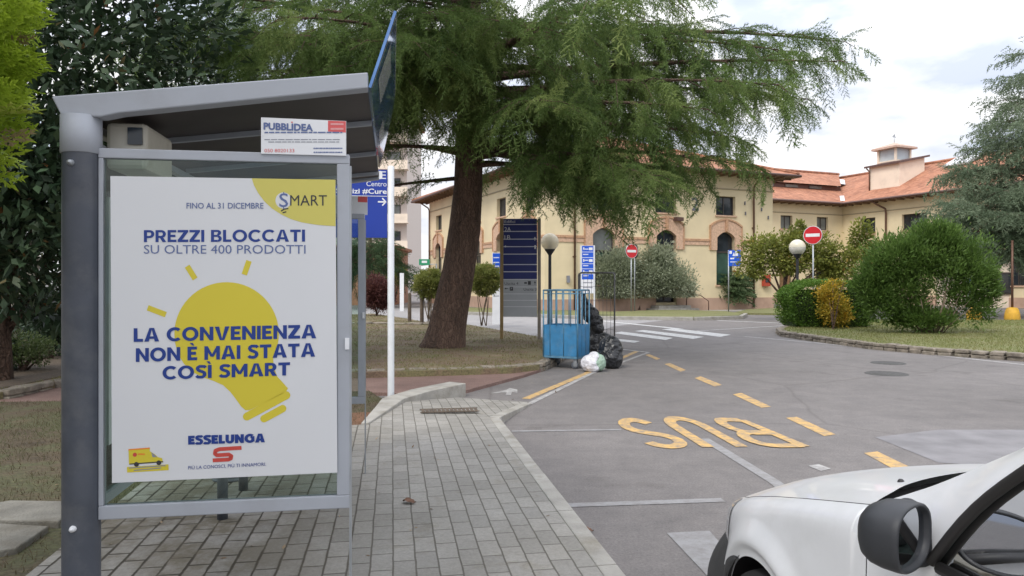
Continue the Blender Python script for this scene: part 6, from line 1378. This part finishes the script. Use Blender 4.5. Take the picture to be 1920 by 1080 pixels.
# grass tufts and leaf litter
def inpoly(P, poly):
    x, y = P[:,0], P[:,1]; r = np.zeros(len(P), bool); n = len(poly)
    for i in range(n):
        x0,y0 = poly[i]; x1,y1 = poly[(i+1)%n]; c = ((y0 > y) != (y1 > y)) & (x < (x1-x0)*(y-y0)/((y1-y0) or 1e-9)+x0); r ^= c
    return r
L_GRS = leaf_mat('grass_blades', (.105,.072,.040), (.085,.068,.032), (.07,.092,.026), .3)
L_GRI = leaf_mat('dry_grass_blades', (.26,.185,.10), (.20,.165,.075), (.13,.165,.045), .3)
L_LWN = leaf_mat('lawn_blades', (.22,.20,.08), (.20,.21,.07), (.16,.20,.055), .3)
def grass(name, poly, z, n, h, mt, seed, excl=None, bias=0.0, label=None, bw=.006):
    rng = np.random.default_rng(seed); po = np.array(poly); lo, hi = po.min(0), po.max(0); P = rng.uniform(0,1,(n,2))*(hi-lo)+lo; k = inpoly(P, poly)
    if excl: 
        for e in excl: k &= ~inpoly(P, e)
    P = P[k]; fl = np.array([mnoise.noise(Vector((p[0]*.9,p[1]*.9,seed))) + .5*mnoise.noise(Vector((p[0]*3,p[1]*3,seed))) for p in P]); k = fl + rng.normal(0,.25,len(P)) > -.25 - bias; P, fl = P[k], fl[k]; m_ = len(P)
    a = rng.uniform(0,2*np.pi,m_); hh = h*rng.uniform(.4,1.2,m_); w = bw*(.5 + 1.0*rng.uniform(0,1,m_)); ln = rng.normal(0,.6,(m_,2))*hh[:,None]
    V = np.zeros((m_,3,3)); V[:,0,:2] = P + np.stack([np.cos(a),np.sin(a)],1)*w[:,None]; V[:,1,:2] = P - np.stack([np.cos(a),np.sin(a)],1)*w[:,None]; V[:,2,:2] = P + ln; V[:,:2,2] = z-.004; V[:,2,2] = z+hh
    o = arr_mesh(name, V.reshape(-1,3), np.arange(m_*3).reshape(-1,3), mt, None, np.repeat(np.clip(.5+fl*.7+rng.normal(0,.2,m_),0,1),3)); tag(o, label, 'grass', kind='stuff'); return o
bed = gpoly([(-500,735),(0,729),(120,705),(420,697),(420,606),(-500,626)], .155)
grass('grass', vp, .095, 240000, .04, L_GRS, 51, bw=.0026, bias=.2, label='sparse brownish grass of the verge beside the pavement')
grass('grass', ISL, .15, 220000, .045, L_GRI, 52, [bed], bias=-.05, label='patchy dry grass around the cedar trunk')
grass('grass', gpoly(RI,.16), .16, 130000, .06, L_LWN, 53, bias=.4, label='mown lawn of the island with the hedge and big bush')
def litter(poly, z, n, size, seed, label):
    rng = np.random.default_rng(seed); po = np.array(poly); lo, hi = po.min(0), po.max(0); P = rng.uniform(0,1,(n,2))*(hi-lo)+lo; P = P[inpoly(P, poly)]; n = len(P)
    D = np.stack([rng.normal(size=n), rng.normal(size=n), rng.normal(0,.25,n)],1); V, Fs = instance(leaf_template(.5), LEAF_F, np.column_stack([P, np.full(n, z)]), frames(D, roll=.3, rng=rng), size*rng.uniform(.5,1.3,n)); V[:,2] = np.maximum(V[:,2], z+.001)
    o = arr_mesh('leaf_litter', V, Fs, L_LIT, None, np.repeat(rng.uniform(0,1,n),4)); tag(o, label, 'leaf litter', kind='stuff')
L_LIT = leaf_mat('dead_leaves', (.10,.055,.03), (.20,.125,.07), (.34,.26,.17), .2)
litter(vp, .10, 260, .05, 61, 'dead leaves scattered on the verge'); litter(gpoly([(1000,702),(1120,700),(1110,712),(985,760),(930,795),(1010,900),(1180,1080),(1150,1080),(985,890),(925,790)],.0), .002, 110, .05, 64, 'dead leaves blown into the gutter beside the kerb'); litter([tuple(LF(*p))[:2] for p in [(-1.9,1.5),(1.1,1.5),(1.1,8.4),(-1.9,8.0)]], .122, 70, .035, 65, 'crumbs of dead leaf scattered on the pavers'); litter(ISL, .16, 900, .07, 62, 'dead leaves scattered under the cedar'); litter(gpoly([(686,700),(985,690),(1080,650),(1060,640),(1000,690),(690,712)],.0), .055, 120, .05, 63, 'dead leaves along the stone kerb')
for i, (px, py, z, s, lb) in enumerate([(768,943,.124,.11,'curled brown leaf lying alone on the pavers'), (1104,997,.004,.07,'small brown leaf on the road beside the kerb edge')]):
    c = G(px, py, z); m = MB(); P = []
    for u in range(7):
        row_ = []
        for w in range(5):
            x = (u/6-.5)*s; hw = s*.33*math.sin(math.pi*min(1,.08+u/6.6)); y = (w/4-.5)*2*hw; row_.append((c.x+x*.9+y*.3, c.y-x*.4+y, z+.004+.018*abs(w/4-.5)*2*(.6+.4*math.sin(u))+.01*math.sin(u*1.2)**2))
        P.append(row_)
    m.grid(P); o = m.build('fallen_leaf', mat('dry_leaf_%d' % i, (.15,.075,.045), .7, var=.3, vscale=30)); tag(o, lb, 'leaf')
# posts and yellow blocks
for i, (px, by2, lb) in enumerate([(768,603,'weathered wooden post nearer to the white sign pole'), (791,606,'weathered wooden post nearer to the cedar trunk')]):
    b = G(px, by2, .15); t = wthing('wooden_post', lb, 'post', (b.x,b.y,.15), 'wooden posts along the road edge'); m = MB(); hgt = (by2-549)/F*b.y; m.lathe([(.075,.1),(.07,.15+hgt-.05),(.05,.15+hgt),(0,.15+hgt+.01)], 12, (b.x,b.y,0)); m.build('post', M_TIMB, t)
M_YBL = mat('yellow_concrete', (.58,.33,.03), .7, var=.15, vscale=5, dirt=(.3,.18,.06), dscale=3, damt=.6)
for px, lb in ((1898,'yellow concrete block carrying a thin brown pole at the right edge'), (1826,'yellow concrete block half hidden behind the big bush')):
    b = G(px, 601, 0); t = wthing('concrete_block', lb, 'bollard', (b.x,b.y,0), 'yellow concrete blocks'); m = MB(); m.lathe([(.30,0),(.32,.12),(.30,.3),(.25,.5),(.18,.58),(0,.6)], 14, (b.x,b.y,0)); m.build('block', M_YBL, t)
    if px > 1850: m = MB(); m.tube([(b.x,b.y,.55),(b.x,b.y,3.6)], .05, 8); m.build('pole', M_PIPE, t)
b = G(1889, 592, 0); t = thing('notice_sign', 'white notice sign with blue square before the yellow block', 'sign', (b.x+.6, b.y+4, 0), 0); m = MB(); m.boxb(-.3,.3,-.03,.03,.3,2.4,1); fq = face(m, -.03); fq.rect(-.25,1.3,.25,1.9,0); fq.lines(-.2,.2,1.55,.08,1,2,3); fq.lines(-.24,.24,1.0,.06,2,1,4); m.build('sign_panel', [M_SIGNL, M_SIGNW, M_GRYP], t)
m = MB()
for x in (-.25,.25): m.boxb(x-.03,x+.03,-.02,.02,0,.3)
m.build('leg', M_GALV, t)
# ------------------------------------------------------------------ white van parked at the kerb
M_VAN = mat('white_car_paint', (.78,.785,.80), .3, coat=.6, var=.02, vscale=2, dirt=(.52,.52,.5), dscale=3.5, damt=.25)
M_BUMP = mat('bumper_plastic', (.042,.042,.043), .62, var=.15, vscale=8, bump=.1, bscale=200); M_TRIM = mat('black_trim', (.022,.020,.020), .5, var=.2); M_INT = mat('interior_grey', (.045,.05,.052), .75, var=.15)
M_TYRE = mat('tyre', (.018,.018,.018), .85); M_RIM = mat('rim_silver', (.35,.36,.37), .4, .6); M_LAMP = mat('lamp_lens', (.36,.38,.40), .12, coat=1.0); M_MIRR = mat('mirror_glass', (.55,.57,.6), .03, 1.0)
vn = thing('parked_van', 'white van with black door mirror parked against the kerb at the bottom right corner', 'van', LF(1.36, 3.3, 0), TH)
HX, YW, ZW, RA = .83, -.70, .30, .348
OUT = [(0,-4.0),(0,-1.3),(0,-.8),(.008,-.6),(.028,-.46),(.060,-.32),(.110,-.18),(.22,-.06),(.40,.01),(.62,.047),(.83,.06)]
_oy = np.array([p[1] for p in OUT]); _ox = np.array([p[0] for p in OUT])
_s = np.concatenate([[0], np.cumsum(np.hypot(np.diff(_ox), np.diff(_oy)))])
def outl(s):                                                         # smoothed outline point and inward normal
    def q(v): return np.array([np.interp(v, _s, _ox), np.interp(v, _s, _oy)])
    w = .07 if s > 3.2 else .0
    p = (q(s-w)+2*q(s)+q(s+w))/4 if w else q(s); t = q(min(s+.06,_s[-1])) - q(max(s-.06,0)); t /= np.linalg.norm(t); return p, np.array([t[1], -t[0]])
def zs(y): return .80 + .23*max(0, min(1,(-.37-y)/.89))**.9 if y < -.37 else .80 - .26*(y+.37)
def ztop(y):
    if y < -1.262: return .95 + .035*min(1, (-1.262-y)/.35)
    return zs(y) - .004
def wall_pt(s, v, zb=None, zt=None, off=0.0):
    p, n = outl(s); y = p[1]; zt = ztop(y) if zt is None else zt
    if zb is None:
        zb = .26
        if abs(y-YW) < RA and p[0] < .3: zb = ZW + math.sqrt(RA**2 - (y-YW)**2)
    z = zb + (zt-zb)*v; inw = 0.0
    zr = ztop(y) if y > -1.262 else 1.026; kf = 1 if y > -1.262 else max(0, 1-(-1.262-y)/.22)
    inw += kf*(.066*math.exp(-(zr-z)/.028) + .012*math.exp(-(zr-z)/.12))
    if z < .5: inw += .05*((.5-z)/.25)**2 if y < -1.1 or y > -.3 else 0
    r = math.hypot(y-YW, z-ZW)
    if p[0] < .3: 
        t = max(0, min(1, (.50-r)/.10)); inw -= .022*t*t*(3-2*t)
        t2 = max(0, min(1, (.405-r)/.04)); inw += .020*t2*t2*(3-2*t2)
    # shallow hollow under the shoulder
    inw += .010*math.exp(-((z-.84)/.09)**2)*max(0,min(1,(-.45-y)/.2))*max(0,min(1,(y+1.25)/.3))
    q = p + n*(inw+off); return Vector((q[0], q[1], z))
def mirror_add(m, P, mi=0, flip=False):
    m.grid(P, mi, True, flip); m.grid([[Vector((2*HX-p.x, p.y, p.z)) for p in r] for r in P], mi, True, not flip)
s_at = lambda y: np.interp(y, _oy, _s)
def srange(y0, y1, n): return list(np.linspace(s_at(y0), s_at(y1), n))
VV = list(np.linspace(0, .6, 14)) + list(np.linspace(.63, .9, 14)) + [.92,.94,.955,.97,.98,.99,1.0]
m = MB()
ss = srange(-1.338, -1.2625, 4) + srange(-1.2615, YW-RA-.001, 16) + srange(YW-RA+.001, YW+RA-.001, 44) + srange(YW+RA+.001, -.03, 20) + [_s[-1]]
mirror_add(m, [[wall_pt(s, v) for v in VV] for s in ss], flip=False)
# A pillars, roof and rear quarter
LFp = [(.055,-1.262,1.026),(.078,-1.38,1.088),(.100,-1.52,1.160),(.110,-1.64,1.235),(.120,-1.78,1.318),(.145,-2.05,1.50),(.175,-2.35,1.70)]
LWp = [(.002,-1.262,.95),(.0,-1.45,.965),(.002,-1.605,.985),(.018,-1.70,1.13),(.030,-1.775,1.212),(.055,-2.03,1.43),(.098,-2.36,1.665)]
def spl(P, n):
    P = np.array(P, float); t = np.concatenate([[0], np.cumsum(np.linalg.norm(np.diff(P,axis=0),axis=1))]); u = np.linspace(0, t[-1], n); q = np.stack([np.interp(u, t, P[:,k]) for k in range(3)],1)
    for _ in range(3): q[1:-1] = (q[:-2]+2*q[1:-1]+q[2:])/4
    return q
a_, b_ = spl(LFp, 30), spl(LWp, 30); P = []
def shoulder(u):
    s_ = s_at(-1.2615); z = .95 + (1.0255-.95)*(1-u); return np.array(wall_pt(s_, (z-.26)/(ztop(-1.2615)-.26)))
DL = [shoulder(j/8) - (a_[0]*(1-j/8)+b_[0]*(j/8)) for j in range(9)]
for i in range(30):
    r = []
    for j in range(9):
        u = j/8; p = a_[i]*(1-u) + b_[i]*u; p = p + np.array([-.012,0,.012])*math.sin(math.pi*u)*min(1,i/12) + DL[j]*max(0,1-i/7)*np.array([1,0,1]); r.append(Vector(p))
    P.append(r)
mirror_add(m, P, flip=True)
RF = []
for i in range(12):
    t = i/11; y = -2.35 - 1.6*t; RF.append([Vector((.175+(HX*2-.35)*j/12, y + .10*(1-abs(j/6-1)**2)*(1-t), 1.70 + .09*(1-abs(j/6-1)**2.2) + .06*math.sin(t*2.2))) for j in range(13)])
m.grid(RF, 0, True, True)
Q = [[Vector((.175, y, 1.70+.06*math.sin((-2.35-y)/1.6*2.2))), Vector((.10,y,1.665)), Vector((.085,y,1.64))] for y in np.linspace(-2.35,-3.95,10)]; mirror_add(m, Q, flip=True)
Q = [[Vector((.005+.08*k**1.4, y, .985+.655*k)) for k in np.linspace(0,1,8)] for y in np.linspace(-2.62,-3.95,8)]; mirror_add(m, Q, flip=False)
m.add([(0,-3.96,.3),(1.66,-3.96,.3),(1.56,-3.95,1.7),(.1,-3.95,1.7)], [(0,1,2,3)])
m.add([(.06,-.2,.2),(1.6,-.2,.2),(1.6,-3.9,.2),(.06,-3.9,.2)], [(0,1,2,3)], 1)
m.build('body', [M_VAN, M_TRIM], vn)
m = MB(); ss = srange(-3.95,-2.66,10); mirror_add(m, [[wall_pt(s, v, zt=.985) for v in VV] for s in ss]); m.build('rear_side_panel', M_VAN, vn)
for sd in (0, 1):
    m = MB(); P = [[wall_pt(s, v) for v in VV] for s in srange(-2.655,-1.343,24)]
    if sd: P = [[Vector((2*HX-p.x,p.y,p.z)) for p in r] for r in P]
    m.grid(P, 0, True, bool(sd)); dr = m.build('door', M_VAN, vn)
    m = MB(); x = -.012 if not sd else 2*HX+.012; m.box((x,-2.5,.86), (.04,.16,.035)); m.build('handle', M_TRIM, dr, bevel=.008)
# bonnet
def zhood(x, y): return zs(y) + (.09 - .03*max(0,min(1,(-.37-y)/.89)))*(1-((HX-x)/.78)**2)
_fs = [outl(s)[0] for s in np.linspace(s_at(-.6), _s[-1], 60)]
def yfront(x): return float(np.interp(x, [p[0] for p in _fs], [p[1] for p in _fs])) - .035
def yrear(x): return -1.258 + .33*(1-((HX-x)/.775)**2)
def zcen(y): return zs(y) + .085*(1-((y+.6)/.66)**2 if y > -.6 else 1-.3*min(1,(-.6-y)/.4))
YRC = -.93
sb_ = np.concatenate([np.linspace(s_at(-1.256), s_at(-.3), 30), np.linspace(s_at(-.3), _s[-1], 22)[1:]]); P = []
for s in sb_:
    B = wall_pt(s, 1.0); t = (s-sb_[0])/(sb_[-1]-sb_[0]); yc = YRC + (.055-YRC)*t; C_ = Vector((HX, yc, zcen(yc))); r = []
    for u in [0,.006,.015,.03,.05,.08] + list(np.linspace(.12,1,18)):
        f_ = 1-(1-u)**2; g_ = 1-(1-u)**2.6
        r.append(Vector((B.x+.004+(HX-B.x-.004)*u, B.y+(C_.y-B.y)*f_, B.z+.001+(C_.z-B.z-.001)*g_ + .006/(1+math.exp(-(u-.26)/.02))*(1-t))))
    P.append(r)
m = MB(); m.grid(P, 0, True, False); m.grid([[Vector((2*HX-p.x,p.y,p.z)) for p in r] for r in P], 0, True, True); bn = m.build('bonnet', M_VAN, vn)
m = MB(); sm = [wall_pt(s, 1.0)+Vector((.001,0,-.0005)) for s in sb_]; m.tube(sm, .0022, 6); m.tube([Vector((2*HX-p.x,p.y,p.z)) for p in sm], .0022, 6); m.build('bonnet_seam', M_TRIM, bn)
def zhood(x, y):
    return zs(y) + (zcen(y)-zs(y))*(1-(1-(x-.06)/.77)**2.6)
m = MB(); c = Vector((.37,-1.0,zhood(.37,-1.0)+.010)); m.lathe([(0,.002),(.006,.001),(.010,-.003),(.012,-.012)], 12, c); m.build('washer_nozzle', M_TRIM, bn)
# cowl, wiper, windscreen
def wbase(x): k = 1-((HX-x)/.76)**2; return Vector((x, -1.42+.22*k, 1.035+.035*k))
P = []
for x in np.linspace(.075, 2*HX-.075, 33):
    y1 = yrear(x); zz = zhood(x, y1); b = wbase(x); P.append([Vector((x,y1+.03,zz-.03)), Vector((x,y1-.02,zz-.04)), Vector((x,b.y+.02,min(b.z,zz)-.03)), Vector((x,b.y-.03,b.z-.005))])
m = MB(); m.grid(P, 0, True, False); cw = m.build('cowl', M_TRIM, vn)
m = MB(); m.tube([Vector((.62,-1.08,1.06)), Vector((.20,-1.28,1.045))], .007, 6); m.build('wiper', M_TRIM, vn)
P = []
for x in np.linspace(.06, 2*HX-.06, 25):
    b = wbase(max(.075,min(2*HX-.075,x))); k = 1-((HX-x)/.76)**2; xt = HX + (x-HX)*.87; t = Vector((xt, -2.33+.10*k, 1.70+.08*k)); a = np.array(b); r = []
    for j in range(13):
        u = j/12; p = b.lerp(t, u); p.z += .012*math.sin(math.pi*u); xe = np.interp(p.z, [q[2] for q in LFp], [q[0] for q in LFp])
        p.x = HX + (x-HX)/(HX-.06)*(HX-xe-.004); r.append(p)
    P.append(r)
m = MB(); m.grid(P, 0, True, False); m.build('windscreen', M_GLASS2, vn)
# side windows with thick rubber frames
for sd in (0, 1):
    mx = (lambda p: Vector((2*HX-p.x,p.y,p.z))) if sd else (lambda p: p)
    m = MB(); b = spl(LWp[2:], 20); P = []
    for i in range(20):
        p = b[i]; P.append([mx(Vector((p[0]+.014, p[1]+(-2.58-p[1])*u, p[2]))) for u in np.linspace(0,1,8)])
    m.grid(P, 0, True, bool(sd)); m.build('side_window', M_GLASS2, vn)
    m = MB(); path = [mx(Vector((.0,-2.62,.99))), mx(Vector((-.004,-2.1,.987))), mx(Vector((-.004,-1.64,.984)))]
    m.tube(path, .016, 10); m.tube([mx(Vector(p)+Vector((-.002,0,0))) for p in b] + [mx(Vector((.10,-2.6,1.665)))], .0135, 12); m.tube([mx(Vector((.0,-2.60,.98))), mx(Vector((.095,-2.60,1.66)))], .022, 10)
    m.build('window_frame', M_TRIM, vn)
# bumper, grille, headlamps
M_MIRH = mat('mirror_plastic', (.030,.032,.037), .5, var=.1, vscale=9)
m = MB(); ss = srange(YW+.198, -.02, 36) + [_s[-1]]; P = []
for s in ss:
    p, n = outl(s); f_ = max(0, min(1, (p[1]+.34)/.2)); zt = .585; zb_ = .20 if abs(p[1]-YW) >= RA else max(.2, ZW+math.sqrt(RA**2-(p[1]-YW)**2)); zt = max(zt, zb_+.002); r = []
    for v in np.linspace(0,1,14):
        z = zb_+(zt-zb_)*v; o = -(.012+.02*max(0,min(1,(p[1]+.5)/.15))+.075*f_)*(1-v**3)*(.55+.45*math.sin(math.pi*min(1,.15+v*.6))); q = p+n*o
        r.append(Vector((q[0],q[1],z)))
    q = p + n*.02; r.append(Vector((q[0],q[1],zt+.004))); P.append(r)
mirror_add(m, P); m.build('bumper', M_BUMP, vn)
m = MB(); 
for s0,s1 in ((-.32,-.06),):
    P = []
    for s in srange(s0, s1, 14): 
        p, n = outl(s); P.append([wall_pt(s, k, zb=.60, off=-.004) for k in np.linspace(0,.97,10)])
    for sd in (0,1):
        m = MB(); m.grid([[Vector((2*HX-q.x,q.y,q.z)) if sd else q for q in r] for r in P], 0, True, bool(sd)); m.build('headlight', M_LAMP, vn)
m = MB(); m.boxb(.45,1.21,.02,.082,.62,.68); m.build('grille', M_TRIM, vn, bevel=.006)
# wheels and liners
for x, y, sx in ((.10,YW,1),(2*HX-.10,YW,-1),(.10,-3.30,1),(2*HX-.10,-3.30,-1)):
    M = Matrix.Translation((x,y,ZW)) @ Matrix.Rotation(math.radians(90)*sx, 4, 'Y'); w = MB(); w.lathe([(.19,-.08),(.26,-.09),(.292,-.075),(.30,-.04),(.30,.04),(.292,.075),(.26,.09),(.19,.08),(.19,-.08)], 36, (0,0,0), 0, M); wh = w.build('wheel', M_TYRE, vn)
    w = MB(); w.lathe([(0,-.06),(.05,-.065),(.06,-.05),(.15,-.04),(.185,-.075),(.195,-.075),(.195,.0),(0,.0)], 28, (0,0,0), 0, M); w.build('rim', M_RIM, wh)
for x0, x1 in ((.02,.34),(2*HX-.34,2*HX-.02)):
    m = MB(); m.grid([[Vector((x, YW+(RA+.012)*math.cos(a), ZW+(RA+.012)*math.sin(a))) for a in np.linspace(-.3,math.pi+.3,24)] for x in (x0,x1)], 0, True); m.build('wheel_liner', M_TRIM, vn)
# interior
m = MB(); m.boxb(.07,1.59,-1.42,-1.95,.55,.98); m.boxb(.07,1.59,-1.95,-2.02,.6,.93); m.boxb(.10,.72,-1.62,-1.98,.975,1.03); m.build('dashboard', M_INT, vn, bevel=.05)
m = MB(); M = Matrix.Translation((.44,-2.14,.97)) @ Matrix.Rotation(math.radians(62), 4, 'X'); pr = [(.185+.014*math.cos(a), .014*math.sin(a)) for a in np.linspace(0,2*math.pi,9)]; m.lathe(pr, 30, (0,0,0), 0, M); m.lathe([(0,.02),(.06,.015),(.07,-.01),(0,-.02)], 16, (0,0,0), 0, M)
m.tube([M @ Vector((-.18,0,0)), M @ Vector((.18,0,0))], .012, 6); m.tube([M @ Vector((0,0,0)), Vector((.44,-1.9,.88))], .03, 8); m.build('steering_wheel', M_TRIM, vn)
for x in (.42, 1.24):
    m = MB(); m.boxb(x-.24,x+.24,-2.35,-2.85,.42,.6); M = Matrix.Translation((x,-2.86,.55)) @ Matrix.Rotation(math.radians(14), 4, 'X'); m.boxb(-.23,.23,-.07,.07,0,.62,0,M); st = m.build('seat', M_INT, vn, bevel=.05)
    m = MB(); m.boxb(-.13,.13,-.05,.05,.67,.86,0,M); m.build('headrest', M_INT, st, bevel=.05)
m = MB(); m.boxb(.03,.06,-1.45,-2.6,.5,.97); m.boxb(1.60,1.63,-1.45,-2.6,.5,.97); m.boxb(.06,1.6,-2.95,-2.97,.3,1.6); m.build('door_lining', M_INT, vn)
# door mirror
def mirror(par, cx, cy, cz, yaw, sg):
    M = Matrix.Translation((cx,cy,cz)) @ Matrix.Rotation(yaw, 4, 'Z')
    def loop(y, k, hw=.105, hh=.083, e=2.7, n=40, dx=0.0, dz=0.0):
        r = []
        for i in range(n):
            a = 2*math.pi*i/n; c, s = math.cos(a), math.sin(a); x = math.copysign(abs(c)**(2/e), c)*hw*k; z = math.copysign(abs(s)**(2/e), s)*hh*k
            if x > 0: z *= 1 - .05*x/hw
            r.append(M @ Vector((x+dx, y, z+dz)))
        return r + r[:1]
    m = MB(); m.grid([loop(.066,.02),loop(.065,.3),loop(.058,.58),(loop(.045,.78)),loop(.024,.92),loop(-.004,.985),loop(-.038,1.0),loop(-.052,.985),loop(-.056,.95),loop(-.054,.89),loop(-.040,.86)], 0, True, True)
    h = m.build('mirror', M_MIRH, par)
    m = MB(); L = loop(-.0405,.865)[:-1]; m.add(L, [tuple(range(len(L)))]); m.build('mirror_glass', M_MIRR, h)
    m = MB(); b = Vector((cx+sg*.095, cy+.065, cz-.0)); 
    m.grid([[b + Vector((.045*math.sin(t)*math.cos(a), .05*math.sin(t)*math.sin(a), .062*math.cos(t))) for a in np.linspace(0,2*math.pi,21)] for t in np.linspace(.02,math.pi-.02,14)], 0, True, True)
    m.tube([b, Vector((cx+sg*.12, cy+.07, cz-.05)), Vector((cx+sg*.15, cy+.06, cz-.09))], [.04,.04,.045], 12); m.build('mirror_arm', M_MIRH, h)
mirror(vn, -.125, -1.625, 1.075, math.radians(31), 1)
mirror(vn, 2*HX+.125, -1.625, 1.075, math.radians(-31), -1)
